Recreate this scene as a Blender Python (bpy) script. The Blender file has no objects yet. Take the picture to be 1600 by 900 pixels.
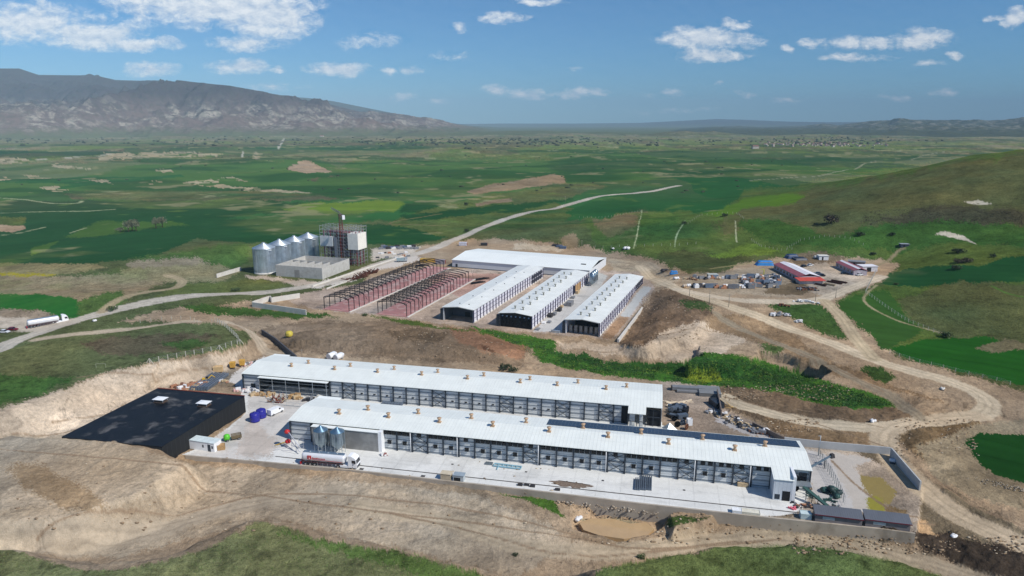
import bpy, math, random
import numpy as np
from mathutils import Vector, Matrix
random.seed(7)
R = math.radians
sc = bpy.context.scene
C = sc.collection
# ------------------------------------------------------------------ camera
F = 1067.0; PT = R(13.6); H = 90.0
cp, sp = math.cos(PT), math.sin(PT)
cam = bpy.data.cameras.new("camera"); camo = bpy.data.objects.new("camera", cam); C.objects.link(camo)
cam.sensor_width = 36; cam.lens = F / 1600 * 36; cam.clip_start = 0.5; cam.clip_end = 90000
camo.location = (0, 0, H); camo.rotation_euler = (R(90) - PT, 0, 0)
sc.camera = camo
# ------------------------------------------------------------------ light
SUN_AZ, SUN_EL = R(-33), R(45)          # azimuth from +X
SKY = 0.085; SUNS = 4.3; EXPO = 0.02
sd_ = Vector((math.cos(SUN_AZ) * math.cos(SUN_EL), math.sin(SUN_AZ) * math.cos(SUN_EL), math.sin(SUN_EL)))
sl = bpy.data.lights.new("sun", 'SUN'); sl.energy = SUNS; sl.angle = R(0.5); sl.color = (1, .95, .875)
so = bpy.data.objects.new("sun", sl); C.objects.link(so)
so.rotation_euler = sd_.to_track_quat('Z', 'Y').to_euler()
so.location = (100, -100, 200)
sc.view_settings.view_transform = 'Standard'; sc.view_settings.look = 'None'
sc.view_settings.exposure = EXPO; sc.view_settings.gamma = 1
sc.cycles.use_denoising = True; sc.cycles.max_bounces = 5; sc.cycles.volume_bounces = 0
sc.cycles.diffuse_bounces = 2; sc.cycles.glossy_bounces = 2
sc.cycles.sample_clamp_indirect = 4

class NT:
    def __init__(s, tree): s.t = tree
    def n(s, kind, **kw):
        nd = s.t.nodes.new(kind)
        for k, v in kw.items():
            if k.startswith('_'): setattr(nd, k[1:], v)
        return nd
    def l(s, a, b): s.t.links.new(a, b)
    def val(s, sock, v):
        if isinstance(v, bpy.types.NodeSocket): s.l(v, sock)
        else: sock.default_value = v
    def math(s, op, a, b=0.0, c=None, clamp=False):
        nd = s.t.nodes.new('ShaderNodeMath'); nd.operation = op; nd.use_clamp = clamp
        s.val(nd.inputs[0], a); s.val(nd.inputs[1], b)
        if c is not None: s.val(nd.inputs[2], c)
        return nd.outputs[0]
    def vm(s, op, a, b=(0, 0, 0), out=0):
        nd = s.t.nodes.new('ShaderNodeVectorMath'); nd.operation = op
        s.val(nd.inputs[0], a); s.val(nd.inputs[1], b)
        return nd.outputs[out]
    def noise(s, vec, scale, detail=4, rough=.55, dist=0.0):
        nd = s.t.nodes.new('ShaderNodeTexNoise'); s.l(vec, nd.inputs['Vector'])
        nd.inputs['Scale'].default_value = scale; nd.inputs['Detail'].default_value = detail
        nd.inputs['Roughness'].default_value = rough; nd.inputs['Distortion'].default_value = dist
        return nd.outputs[0]
    def ramp(s, f, lo, hi, a=0.0, b=1.0):
        nd = s.t.nodes.new('ShaderNodeMapRange'); s.l(f, nd.inputs[0])
        for i, v in zip((1, 2, 3, 4), (lo, hi, a, b)): s.val(nd.inputs[i], v)
        nd.interpolation_type = 'SMOOTHSTEP'
        return nd.outputs[0]
    def mix(s, f, a, b, blend='MIX'):
        nd = s.t.nodes.new('ShaderNodeMix'); nd.data_type = 'RGBA'; nd.blend_type = blend
        s.val(nd.inputs[0], f)
        for sk, v in ((nd.inputs[6], a), (nd.inputs[7], b)):
            if isinstance(v, bpy.types.NodeSocket): s.l(v, sk)
            else: sk.default_value = tuple(v)[:3] + (1,)
        return nd.outputs[2]

def lin(c):
    return tuple(((x / 255) / 12.92 if x / 255 <= .04045 else ((x / 255 + .055) / 1.055) ** 2.4) for x in c)

# ------------------------------------------------------------------ world
def pdir(px, py):
    u = (px - 800) / F; v = (py - 450) / F
    return (u, cp - v * sp, -(v * cp + sp))
W = bpy.data.worlds.new("World"); sc.world = W; W.use_nodes = True
wt = W.node_tree; wt.nodes.clear(); N = NT(wt)
sky = wt.nodes.new('ShaderNodeTexSky'); sky.sky_type = 'NISHITA'; sky.sun_disc = False
sky.sun_elevation = SUN_EL; sky.sun_rotation = R(90) - SUN_AZ
sky.altitude = 1200; sky.air_density = 1.0; sky.dust_density = 0.35; sky.ozone_density = 2.2
tc = wt.nodes.new('ShaderNodeTexCoord')
sep = wt.nodes.new('ShaderNodeSeparateXYZ'); N.l(tc.outputs['Generated'], sep.inputs[0])
yy = N.math('MAXIMUM', sep.outputs[1], 0.02)
cb = wt.nodes.new('ShaderNodeCombineXYZ')
N.l(N.math('DIVIDE', sep.outputs[0], yy), cb.inputs[0]); N.l(N.math('DIVIDE', sep.outputs[2], yy), cb.inputs[1])
P0 = cb.outputs[0]
wn = wt.nodes.new('ShaderNodeTexNoise'); N.l(P0, wn.inputs['Vector']); wn.inputs['Scale'].default_value = 14
wn.inputs['Detail'].default_value = 5; wn.inputs['Roughness'].default_value = .6
warp = N.vm('SUBTRACT', wn.outputs[1], (.5, .5, .5))
P = N.vm('ADD', P0, N.vm('MULTIPLY', warp, (.055, .028, 0)))
clouds = [(330, 4, 190, 50, 1.15), (425, 26, 80, 44, 1.15), (385, 66, 70, 18, .75), (50, 36, 130, 38, .95), (140, 54, 110, 30, 1.05), (225, 73, 70, 15, 1), (-120, 60, 120, 40, .8),
 (240, 110, 62, 13, .7), (372, 103, 60, 15, .95), (437, 107, 18, 8, .7), (525, 107, 58, 14, .95), (605, 113, 18, 7, .6), (642, 110, 26, 8, .65),
 (634, 152, 30, 9, .55), (690, 158, 20, 6, .35), (785, 28, 48, 10, .7), (715, 42, 16, 12, .6), (840, 2, 60, 7, .6), (585, 64, 60, 16, .32),
 (773, 140, 24, 10, .75), (820, 147, 40, 11, .7), (905, 146, 60, 10, .6), (1108, 60, 98, 22, 1), (1112, 88, 62, 14, .8), (1150, 34, 30, 11, .8), (1234, 78, 12, 8, .7),
 (1265, 66, 20, 9, .75), (1348, 66, 92, 13, .75), (1440, 60, 68, 20, .85), (1340, 88, 68, 8, .5), (1497, 86, 18, 8, .65), (1588, 30, 26, 22, .9), (1552, 31, 34, 6, .5),
 (1400, 153, 34, 7, .45), (1480, 146, 26, 8, .45), (895, 110, 14, 5, .45), (1165, 150, 22, 7, .4), (1230, 158, 30, 6, .3), (1045, 145, 45, 7, .3), (1125, 132, 10, 5, .5),
 (430, 135, 60, 7, .3), (1450, 98, 30, 6, .4), (1050, 172, 90, 6, .2), (700, 90, 40, 10, .2), (1700, 60, 60, 25, .8)]
m = None
for (cx, cy, a, b, s) in clouds:
    d = pdir(cx, cy); c = (d[0] / d[1], d[2] / d[1], 0); d2 = pdir(cx + a, cy); d3 = pdir(cx, cy - b)
    ax = abs(d2[0] / d2[1] - c[0]); by = abs(d3[2] / d3[1] - c[1])
    q = N.vm('MULTIPLY', N.vm('SUBTRACT', P, c), (1 / ax, 1 / by, 0))
    ln = N.vm('LENGTH', q, out=1)
    e = N.math('MULTIPLY_ADD', ln, -s, s * 1.0)
    m = e if m is None else N.math('MAXIMUM', m, e)
st = N.vm('MULTIPLY', P0, (1, 1.9, 1))
n1 = N.noise(st, 38, 9, .70, .3)
n2 = N.noise(st, 9, 3, .5)
dens = N.math('ADD', m, N.math('MULTIPLY', N.math('SUBTRACT', n1, .5), 1.9))
dens = N.math('ADD', dens, N.math('MULTIPLY', N.math('SUBTRACT', n2, .5), .5))
dens = N.math('MULTIPLY', dens, N.ramp(m, -.05, .12))
cov = N.ramp(dens, -.10, .72)
up = N.vm('ADD', st, (.004, .012, 0))
n1b = N.noise(up, 38, 9, .70, .3)
lit = N.math('ADD', N.math('MULTIPLY', N.math('SUBTRACT', n1, n1b), 2.4), .62, clamp=True)
ccol = N.mix(lit, (5.4, 6.8, 8.8), (11.6, 11.8, 12.0))
skc = N.mix(1.0, sky.outputs[0], (.38, .80, 1.14), 'MULTIPLY')
fin = N.mix(N.math('MULTIPLY', cov, .93), skc, ccol)
bg = wt.nodes.new('ShaderNodeBackground'); N.l(fin, bg.inputs[0]); bg.inputs[1].default_value = SKY
wo = wt.nodes.new('ShaderNodeOutputWorld'); N.l(bg.outputs[0], wo.inputs[0])

# ------------------------------------------------------------------ numpy noise
_rng = np.random.RandomState(3); _T = _rng.rand(256, 256)
def vn(x, y, s=0):
    x = x + s * 17.31; y = y + s * 9.77
    xi = np.floor(x).astype(int); yi = np.floor(y).astype(int); fx = x - xi; fy = y - yi
    fx = fx * fx * (3 - 2 * fx); fy = fy * fy * (3 - 2 * fy)
    a = _T[xi & 255, yi & 255]; b = _T[(xi + 1) & 255, yi & 255]; c = _T[xi & 255, (yi + 1) & 255]; d = _T[(xi + 1) & 255, (yi + 1) & 255]
    return (a * (1 - fx) + b * fx) * (1 - fy) + (c * (1 - fx) + d * fx) * fy
def fbm(x, y, lam, o=4, s=0, g=.5):
    t = 0; A = 1; n = 0; f = 1 / lam
    for i in range(o):
        t = t + A * vn(x * f, y * f, s + i * 3); n += A; A *= g; f *= 2.03
    return t / n
def ridged(x, y, lam, o=5, s=0):
    t = 0; A = 1; n = 0; f = 1 / lam
    for i in range(o):
        t = t + A * (1 - np.abs(2 * vn(x * f, y * f, s + i * 3) - 1)); n += A; A *= .5; f *= 2.1
    return t / n
def ss(a, b, x):
    t = np.clip((x - a) / (b - a), 0, 1); return t * t * (3 - 2 * t)
def G(px, py, z=0.0):
    u = (px - 800) / F; v = (py - 450) / F; d = v * cp + sp; t = (H - z) / d
    return (u * t, (cp - v * sp) * t)
def pip(px, py, pts):
    ins = np.zeros(px.shape, bool); j = len(pts) - 1
    for i in range(len(pts)):
        xi, yi = pts[i]; xj, yj = pts[j]
        if yi != yj:
            c = ((yi > py) != (yj > py)) & (px < (xj - xi) * (py - yi) / (yj - yi) + xi)
            ins ^= c
        j = i
    return ins
def segd(x, y, pts, closed=False):
    best = np.full(x.shape, 1e9); n = len(pts)
    for i in range(n if closed else n - 1):
        x0, y0 = pts[i][:2]; x1, y1 = pts[(i + 1) % n][:2]; dx, dy = x1 - x0, y1 - y0
        t = np.clip(((x - x0) * dx + (y - y0) * dy) / (dx * dx + dy * dy + 1e-9), 0, 1)
        best = np.minimum(best, np.hypot(x - x0 - t * dx, y - y0 - t * dy))
    return best
def sdpoly(x, y, pts):
    d = segd(x, y, pts, True); return np.where(pip(x, y, pts), -d, d)

# ------------------------------------------------------------------ terrain
AX = R(-12); UX, UY = math.cos(AX), math.sin(AX)
OB = (-64.8, 183.6); OA = (-93.0, 221.6)
def Bw(u, v, O=OB): return (O[0] + u * UX - v * UY, O[1] + u * UY + v * UX)
def PX(z, *p): return [G(a, b, z) for a, b in p]
PLAT = [  # (polygon, height, falloff)
 (PX(7, (-420, 560), (0, 552), (70, 531), (180, 520), (290, 507), (345, 503), (372, 517), (378, 536), (300, 551), (232, 566), (150, 586), (90, 612), (0, 642), (-420, 780)), 7, 15),
 (PX(5.2, (-300, 690), (100, 685), (158, 683), (190, 697), (236, 702), (262, 716), (284, 727), (230, 765), (120, 800), (0, 815), (-300, 830)), 5.3, 7),
 (PX(5, (-300, 858), (30, 862), (120, 888), (220, 886), (300, 866), (390, 818), (480, 832), (600, 858), (700, 880), (770, 905), (770, 1100), (-300, 1100)), 5, 9),
 (PX(3, (940, 892), (1060, 872), (1120, 860), (1250, 852), (1330, 862), (1400, 877), (1480, 905), (1500, 1100), (900, 1100)), 3, 8),
 (PX(3, (470, 520), (560, 512), (650, 512), (740, 522), (790, 545), (700, 560), (560, 545), (480, 535)), 3.2, 12),
 (PX(4, (1046, 452), (1090, 462), (1110, 490), (1080, 520), (1010, 540), (985, 530), (1015, 490)), 4, 6),
]
PLAT += [(PX(-4, (902, 816), (925, 806), (965, 806), (1000, 812), (1036, 808), (1040, 820), (1014, 838), (975, 844), (935, 838), (908, 828)), -4.6, 1.6),
 (PX(0, (1186, 549), (1225, 556), (1262, 566), (1292, 580), (1272, 590), (1225, 584), (1190, 566)), -3.4, 1.3),
 (PX(2, (1097, 543), (1182, 556), (1150, 572), (1080, 571)), 2.6, 1.5),
 (PX(-1, (1050, 806), (1115, 803), (1110, 812), (1070, 822), (1052, 828)), -.8, 1.8)]
FLAT = [  # level pads
 (PX(0, (255, 716), (290, 711), (420, 722), (560, 735), (700, 751), (860, 769), (1000, 786), (1200, 808), (1380, 826), (1430, 833), (1440, 757), (1392, 702), (1232, 684), (1130, 640), (1122, 606), (1034, 592), (620, 560), (430, 544), (330, 596), (240, 606)), 0.0, .7),
 (PX(0, (380, 478), (400, 492), (500, 492), (590, 494), (690, 508), (850, 528), (945, 538), (975, 535), (1036, 447), (1010, 420), (945, 395), (740, 378), (560, 430), (420, 455)), 0.0, 12),
 (PX(0, (330, 432), (420, 441), (540, 443), (720, 385), (650, 378), (480, 382), (385, 402)), 0.0, 8),
 (PX(6.5, (1075, 436), (1200, 410), (1385, 408), (1380, 434), (1310, 462), (1100, 468), (1060, 450)), 6.5, 38),
]
WEXT = [G(a_, b_, .25) for a_, b_ in ((290, 711), (420, 722), (560, 735), (700, 751), (860, 769), (1000, 786), (1200, 808), (1380, 826), (1430, 833))]
def rhill(x, y):
    c_, s_ = math.cos(-.64), math.sin(-.64); a = (x - 507.8) * c_ + (y - 638.5) * s_; b = -(x - 507.8) * s_ + (y - 638.5) * c_
    return 67.2 * np.exp(-(a / 141.1) ** 2 / 2 - (b / 233.2) ** 2 / 2) * ss(174.25, 636.5, np.hypot(x, y))
def hfun(x, y):
    x = np.asarray(x, float); y = np.asarray(y, float); r = np.hypot(x, y)
    h = rhill(x, y)
    h = h + 9 * (ridged(x, y, 130, 3, 5) - .55) * ss(4, 30, h)
    A = ss(430, 1500, r)
    h = h + A * 26 * (fbm(x, y, 520, 4, 1) - .5) + A * 9 * (fbm(x, y, 150, 3, 2) - .5)
    h = h + 5 * (fbm(x, y, 70, 3, 8) - .5) * ss(250, 420, r)
    # low ridges at the left, behind the silos
    for cx, cy, a, b, hh in ((-190, 470, 60, 40, 5), (-260, 420, 70, 36, 4), (-330, 330, 90, 30, 5), (-205, 345, 60, 18, 3), (60, 560, 90, 45, 6), (160, 560, 70, 60, 5), (120, 475, 30, 18, 3), (330, 330, 90, 60, 6)):
        h = h + hh * np.exp(-(((x - cx) / a) ** 2 + ((y - cy) / b) ** 2))
    # exterior of the front wall falls away to the right
    ext = np.interp(x, [-110, -88, -64, -39, -16, 9, 30, 58, 88, 115], [0, 2.0, 1.0, 1.1, 1.6, 3.0, 3.4, 4.4, 3.9, 1.0])
    h = h - ext * ss(190, 135, y + .2 * x) * ss(92, 122, y + .21 * x)
    h = h + 1.6 * (fbm(x, y, 22, 3, 12) - .5) * (r < 330)
    # gully with tall weeds
    gl = segd(x, y, [G(850, 552, -2), G(960, 570, -2), G(1100, 585, -2), G(1230, 600, -2), G(1380, 630, -1)])
    h = h - 2.2 * ss(13, 3, gl)
    for pts, hh, fo in PLAT:
        xs = [p[0] for p in pts]; ys = [p[1] for p in pts]
        m = (x > min(xs) - fo) & (x < max(xs) + fo) & (y > min(ys) - fo) & (y < max(ys) + fo)
        if m.any():
            d = sdpoly(x[m], y[m], pts) + 5 * (fbm(x[m], y[m], 9, 3, 21) - .5)
            k = ss(fo, 0, d); h[m] = h[m] * (1 - k) + (hh + .9 * (fbm(x[m], y[m], 30, 2, 4) - .5)) * k
    for pts, hh, fo in FLAT:
        xs = [p[0] for p in pts]; ys = [p[1] for p in pts]
        m = (x > min(xs) - fo) & (x < max(xs) + fo) & (y > min(ys) - fo) & (y < max(ys) + fo)
        if m.any():
            d = sdpoly(x[m], y[m], pts)
            if fo < 1: fo = np.where(y[m] + .21 * x[m] > 192, 7.0, fo)
            k = ss(fo, fo * 0 + .2, d); h[m] = h[m] * (1 - k) + hh * k
    # pond hollow, cut faces
    for cpx, a, b, dep in ((G(1262, 572, 0), 4, 3, 1.5), (G(1238, 566, 0), 13, 3.2, 2.5), (G(1083, 563, 0), 3.5, 3, 2.5)):
        h = h - dep * ss(1.25, .85, np.sqrt(((x - cpx[0]) * UX + (y - cpx[1]) * UY) ** 2 / a ** 2 + (-(x - cpx[0]) * UY + (y - cpx[1]) * UX) ** 2 / b ** 2))
    return h
def hz(x, y): return float(hfun(np.array([float(x)]), np.array([float(y)]))[0])
def TB(pts):                      # the same for many points at once
    K = 60 * 1.02 ** np.arange(232); D = np.array([pdir(*p) for p in pts]); X = D[:, :1] * K; Y = D[:, 1:2] * K; Z = H + D[:, 2:] * K
    Hh = hfun(X.ravel(), Y.ravel()).reshape(X.shape); below = Z < Hh; below[:, -1] = True; i = np.maximum(below.argmax(1), 1); a = np.arange(len(pts))
    t0 = K[i - 1].copy(); t1 = K[i].copy()
    for _ in range(6):
        tm = (t0 + t1) / 2; b = H + D[:, 2] * tm < hfun(D[:, 0] * tm, D[:, 1] * tm); t1 = np.where(b, tm, t1); t0 = np.where(b, t0, tm)
    x = D[:, 0] * t1; y = D[:, 1] * t1; return list(zip(x.tolist(), y.tolist(), hfun(x, y).tolist()))
def T(px, py):
    d = pdir(px, py); t = 60 * (1.004 ** np.arange(1150)); x = d[0] * t; y = d[1] * t; z = H + d[2] * t
    h = hfun(x, y); k = np.where(z < h)[0]
    i = k[0] if len(k) else len(t) - 1
    f = (z[i - 1] - h[i - 1]) / max(1e-6, (z[i - 1] - h[i - 1]) - (z[i] - h[i]))
    tt = t[i - 1] + (t[i] - t[i - 1]) * min(1, max(0, f))
    return (d[0] * tt, d[1] * tt, hz(d[0] * tt, d[1] * tt))
HAZE_ON = True
# ------------------------------------------------------------------ ground colours
# (colour sRGB, class: 0 bare/plain 1 dirt 2 grass 3 crop 4 concrete, roughness m, wobble px, points in the picture)
D1 = (190, 172, 150); D2 = (160, 140, 116); D3 = (134, 115, 94); DG = (156, 144, 126)
CR = (42, 88, 46); CR2 = (50, 98, 52); CR3 = (34, 74, 40); OL = (84, 92, 58); OLB = (92, 88, 66); YG = (104, 130, 48); GR = (72, 96, 48)
TAN = (158, 148, 120); CON = (196, 196, 194)
GP = [
 (OL, 2, .1, 3, [(-9000, 100), (9000, 100), (9000, 236), (3600, 1500), (-2000, 1500)]),
 # plain, left
 (CR2, 3, 0, 3, [(-900, 258), (3600, 236), (3600, 300), (900, 345), (-900, 345)]),
 (OLB, 2, 0, 3, [(-900, 222), (400, 222), (640, 218), (640, 234), (300, 240), (-900, 245)]),
 ((96, 118, 62), 3, 0, 2, [(60, 222), (230, 222), (290, 226), (160, 233), (20, 230)]),
 (CR3, 3, 0, 2, [(-900, 238), (150, 236), (210, 240), (60, 249), (-900, 250)]),
 (CR2, 3, 0, 2, [(200, 232), (480, 228), (700, 230), (640, 240), (330, 243), (190, 243)]),
 (TAN, 1, 0, 1, [(160, 240), (210, 238), (300, 238), (350, 241), (300, 245), (215, 247), (150, 251)]),
 (TAN, 1, 0, 1, [(0, 246), (40, 248), (52, 253), (10, 256), (-60, 254)]),
 (TAN, 1, 0, 1, [(80, 255), (92, 256), (160, 266), (100, 262), (82, 260)]),
 (TAN, 1, 0, 1, [(210, 240), (235, 238), (290, 240), (345, 241), (330, 245), (250, 244)]),
 (TAN, 1, 0, 1, [(237, 264), (262, 263), (272, 268), (245, 269)]),
 (TAN, 1, 0, 1, [(-60, 275), (10, 276), (18, 281), (-60, 285)]),
 (TAN, 1, 0, 1, [(36, 274), (70, 276), (95, 280), (50, 278)]),
 (TAN, 1, 0, 1, [(62, 293), (90, 290), (108, 297), (90, 301)]),
 (TAN, 1, 0, 1, [(138, 282), (165, 281), (182, 288), (160, 286)]),
 (TAN, 1, 0, 1, [(225, 283), (245, 282), (256, 286), (235, 288)]),
 (TAN, 1, 0, 1, [(280, 285), (330, 279), (345, 278), (338, 284), (360, 292), (430, 295), (490, 301), (400, 300), (325, 291)]),
 (TAN, 1, 0, 1, [(340, 277), (362, 277), (390, 284), (352, 281)]),
 (TAN, 1, 0, 1, [(395, 238), (412, 240), (405, 249), (396, 246)]),
 (D2, 1, 0, 1, [(446, 265), (470, 252), (480, 251), (495, 258), (520, 268), (480, 270)]),
 (OLB, 1, 0, 1, [(482, 280), (520, 273), (548, 275), (535, 281), (490, 283)]),
 (TAN, 1, 0, 1, [(552, 273), (580, 271), (592, 274), (570, 275)]),
 (OLB, 2, 0, 1, [(380, 310), (400, 305), (450, 305), (440, 315), (390, 320)]),
 (OLB, 2, 0, 2, [(100, 300), (300, 296), (520, 305), (600, 300), (500, 312), (300, 314), (120, 312)]),
 (CR, 3, 0, 2, [(500, 275), (640, 262), (760, 270), (780, 285), (700, 308), (520, 308), (490, 300)]),
 (CR3, 3, 0, 2, [(660, 292), (770, 282), (740, 292), (700, 297)]),
 (CR3, 3, 0, 2, [(-900, 314), (120, 314), (400, 312), (500, 318), (470, 330), (300, 346), (120, 342), (-900, 338)]),
 (YG, 3, 0, 2, [(440, 326), (480, 316), (620, 312), (632, 318), (610, 330), (480, 333)]),
 (CR3, 3, 0, 2, [(632, 318), (700, 312), (712, 322), (680, 330), (620, 332)]),
 ((84, 96, 52), 2, 0, 2, [(605, 345), (680, 322), (800, 298), (905, 330), (880, 345), (740, 362), (700, 372), (610, 352)]),
 (CR3, 3, 0, 2, [(620, 336), (760, 322), (880, 305), (895, 312), (800, 330), (640, 345)]),
 ((140, 122, 96), 1, 0, 1, [(728, 300), (760, 290), (800, 282), (860, 273), (912, 278), (900, 286), (830, 292), (740, 304)]),
 ((140, 122, 96), 1, 0, 1, [(742, 318), (800, 308), (800, 314), (745, 322)]),
 (CR, 3, 0, 2, [(860, 240), (1160, 232), (1330, 236), (1500, 238), (1400, 262), (1290, 280), (1180, 305), (1090, 335), (905, 342), (880, 332), (960, 305), (1055, 288), (900, 300), (860, 260)]),
 (CR2, 3, 0, 2, [(905, 240), (1100, 236), (1280, 240), (1100, 252), (920, 252)]),
 (CR3, 3, 0, 1, [(1020, 256), (1200, 246), (1250, 248), (1100, 262)]),
 (OL, 2, 0, 2, [(790, 300), (880, 286), (950, 290), (880, 312), (800, 318)]),
 (CR3, 3, 0, 2, [(-900, 340), (200, 338), (470, 345), (620, 352), (700, 370), (640, 382), (520, 382), (380, 380), (300, 372), (240, 400), (150, 413), (-900, 412)]),
 (CR3, 3, 0, 2, [(-900, 372), (130, 352), (160, 345), (110, 368), (60, 398), (-900, 404)]),
 (YG, 3, 0, 2, [(104, 370), (160, 346), (260, 346), (292, 350), (240, 356), (200, 362), (150, 372)]),
 ((96, 104, 52), 2, 0, 2, [(-900, 336), (45, 340), (34, 356), (-900, 356)]),
 (D2, 1, 0, 1, [(-20, 352), (38, 353), (42, 358), (20, 363), (-20, 362)]),
 (YG, 3, 0, 1, [(50, 388), (75, 380), (95, 376), (70, 392), (50, 400)]),
 # left foreground hills
 ((150, 142, 44), 3, 0, 1, [(-900, 422), (60, 424), (92, 430), (20, 436), (-900, 440)]),
 ((128, 120, 86), 2, .1, 2, [(-900, 412), (140, 412), (170, 420), (100, 428), (-900, 422)]),
 ((136, 124, 98), 2, .1, 3, [(-900, 440), (60, 432), (180, 430), (265, 435), (240, 452), (190, 465), (140, 470), (80, 462), (-900, 470)]),
 ((38, 96, 36), 3, .05, 2, [(-900, 470), (60, 460), (118, 465), (132, 478), (125, 498), (110, 500), (60, 484), (-900, 480)]),
 ((140, 128, 112), 1, .2, 3, [(-900, 482), (60, 485), (95, 495), (50, 505), (-900, 504)]),
 (GR, 2, .2, 3, [(125, 470), (190, 455), (200, 470), (170, 492), (130, 500)]),
 ((146, 136, 114), 1, .3, 3, [(200, 412), (260, 398), (300, 394), (335, 402), (330, 412), (290, 420), (210, 420)]),
 (GR, 2, .2, 4, [(210, 405), (330, 380), (390, 382), (390, 412), (335, 425), (300, 400), (240, 405)]),
 ((132, 124, 94), 2, .2, 3, [(190, 420), (330, 410), (370, 425), (340, 438), (260, 440), (190, 432)]),
 ((96, 104, 58), 2, .2, 2, [(280, 444), (400, 436), (450, 446), (420, 458), (330, 460), (240, 470), (260, 452)]),
 # dirt of the works
 (D2, 1, .5, 3, [(-900, 660), (90, 608), (160, 582), (240, 565), (380, 538), (400, 520), (250, 500), (180, 506), (270, 480), (400, 470), (520, 452), (560, 440), (600, 410), (640, 385), (700, 376), (800, 372), (860, 382), (950, 392), (1030, 408), (1070, 430), (1190, 412), (1200, 405), (1290, 395), (1330, 400), (1400, 412), (1375, 440), (1310, 468), (1400, 560), (1540, 595), (1600, 612), (1800, 640), (1800, 1500), (-900, 1500)]),
 (D1, 1, .5, 4, [(-900, 680), (70, 620), (170, 585), (290, 560), (375, 545), (330, 590), (250, 612), (110, 680), (0, 690), (-900, 720)]),
 ((174, 158, 136), 1, .5, 4, [(-900, 690), (120, 682), (180, 690), (300, 725), (560, 750), (760, 775), (900, 850), (800, 900), (480, 820), (390, 812), (200, 870), (-900, 840)]),
 ((150, 130, 104), 1, .3, 6, [(10, 735), (60, 728), (130, 760), (180, 790), (120, 800), (50, 775)]),
 ((168, 151, 128), 1, .4, 4, [(-900, 770), (140, 800), (300, 770), (420, 780), (300, 830), (150, 850), (-900, 830)]),
 ((178, 160, 136), 1, .4, 3, [(560, 760), (760, 785), (900, 850), (1100, 840), (1230, 836), (1120, 856), (960, 866), (760, 850), (600, 800)]),
 ((130, 112, 92), 1, .6, 3, [(400, 520), (470, 500), (600, 500), (760, 515), (820, 545), (810, 570), (600, 560), (440, 545)]),
 ((104, 88, 70), 1, .9, 3, [(600, 520), (650, 510), (700, 522), (680, 535), (620, 532)]),
 ((146, 112, 88), 1, .5, 3, [(700, 510), (780, 520), (822, 535), (810, 560), (760, 550), (720, 535)]),
 ((104, 76, 58), 1, .4, 2, [(750, 535), (770, 545), (782, 553), (760, 548)]),
 (D1, 1, .4, 3, [(860, 535), (1000, 540), (1040, 500), (1150, 505), (1170, 540), (1100, 560), (1060, 568), (880, 545)]),
 ((122, 102, 82), 1, 1.0, 3, [(1020, 460), (1060, 450), (1100, 470), (1110, 495), (1040, 520), (1000, 545), (970, 540)]),
 ((140, 118, 92), 1, .7, 3, [(1100, 490), (1200, 500), (1280, 550), (1380, 600), (1500, 640), (1350, 600), (1200, 545), (1100, 510)]),
 ((118, 100, 80), 1, .8, 3, [(1120, 600), (1240, 610), (1400, 640), (1500, 660), (1380, 670), (1200, 665), (1130, 640)]),
 ((148, 122, 92), 1, .6, 3, [(1190, 650), (1300, 660), (1390, 680), (1390, 700), (1270, 690), (1200, 676)]),
 ((116, 98, 74), 1, 1.0, 3, [(1400, 668), (1530, 640), (1530, 680), (1480, 720), (1440, 720), (1400, 690)]),
 ((146, 134, 112), 1, .5, 3, [(1430, 700), (1520, 665), (1600, 655), (1600, 800), (1500, 770), (1450, 740)]),
 ((124, 112, 92), 1, .6, 4, [(1400, 740), (1470, 760), (1600, 830), (1700, 900), (1560, 860), (1440, 830)]),
 ((78, 68, 58), 1, 1.2, 4, [(1350, 830), (1440, 826), (1520, 848), (1600, 850), (1700, 900), (1600, 960), (1490, 880), (1420, 850)]),
 ((98, 88, 74), 1, .8, 3, [(1180, 826), (1300, 836), (1400, 845), (1360, 862), (1240, 848)]),
 # yards
 ((220, 220, 216), 4, 0, 0, [(284, 711), (290, 711), (420, 722), (560, 735), (700, 751), (860, 769), (1000, 786), (1200, 808), (1262, 800), (1262, 780), (1270, 740), (1240, 690), (1060, 672), (1034, 664), (1034, 620), (700, 600), (540, 598), (430, 552), (380, 580), (376, 612), (384, 645), (330, 690)]),
 ((204, 200, 194), 4, .03, 2, [(384, 645), (384, 612), (340, 590), (430, 552), (380, 580), (376, 612), (520, 622), (455, 655), (455, 695), (400, 719), (290, 711)]),
 ((150, 138, 122), 1, .3, 2, [(290, 606), (330, 585), (370, 572), (352, 592), (318, 610)]),
 ((198, 188, 178), 4, .03, 6, [(384, 650), (400, 660), (440, 690), (430, 716), (340, 708), (360, 690)]),
 ((168, 152, 136), 1, .08, 2, [(1034, 596), (1120, 606), (1130, 640), (1232, 686), (1060, 676), (1034, 660)]),
 ((176, 172, 170), 4, .04, 2, [(1110, 630), (1130, 650), (1230, 688), (1170, 682), (1120, 660)]),
 ((176, 162, 146), 1, .1, 2, [(1240, 690), (1390, 702), (1438, 756), (1432, 834), (1380, 826), (1240, 812), (1276, 760)]),
 ((190, 186, 182), 4, .05, 2, [(1262, 700), (1300, 712), (1330, 740), (1362, 800), (1290, 795), (1270, 770)]),
 ((186, 178, 168), 4, .05, 2, [(1296, 705), (1360, 718), (1330, 730), (1372, 796), (1330, 796), (1310, 740)]),
 ((112, 102, 84), 2, .1, 2, [(1330, 706), (1386, 704), (1410, 745), (1372, 724)]),
 ((142, 126, 80), 0, .02, 2, [(1340, 742), (1378, 748), (1400, 770), (1388, 790), (1366, 780), (1346, 765)]),
 ((142, 136, 62), 0, .02, 2, [(1350, 776), (1376, 778), (1384, 798), (1368, 802), (1354, 796)]),
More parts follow.
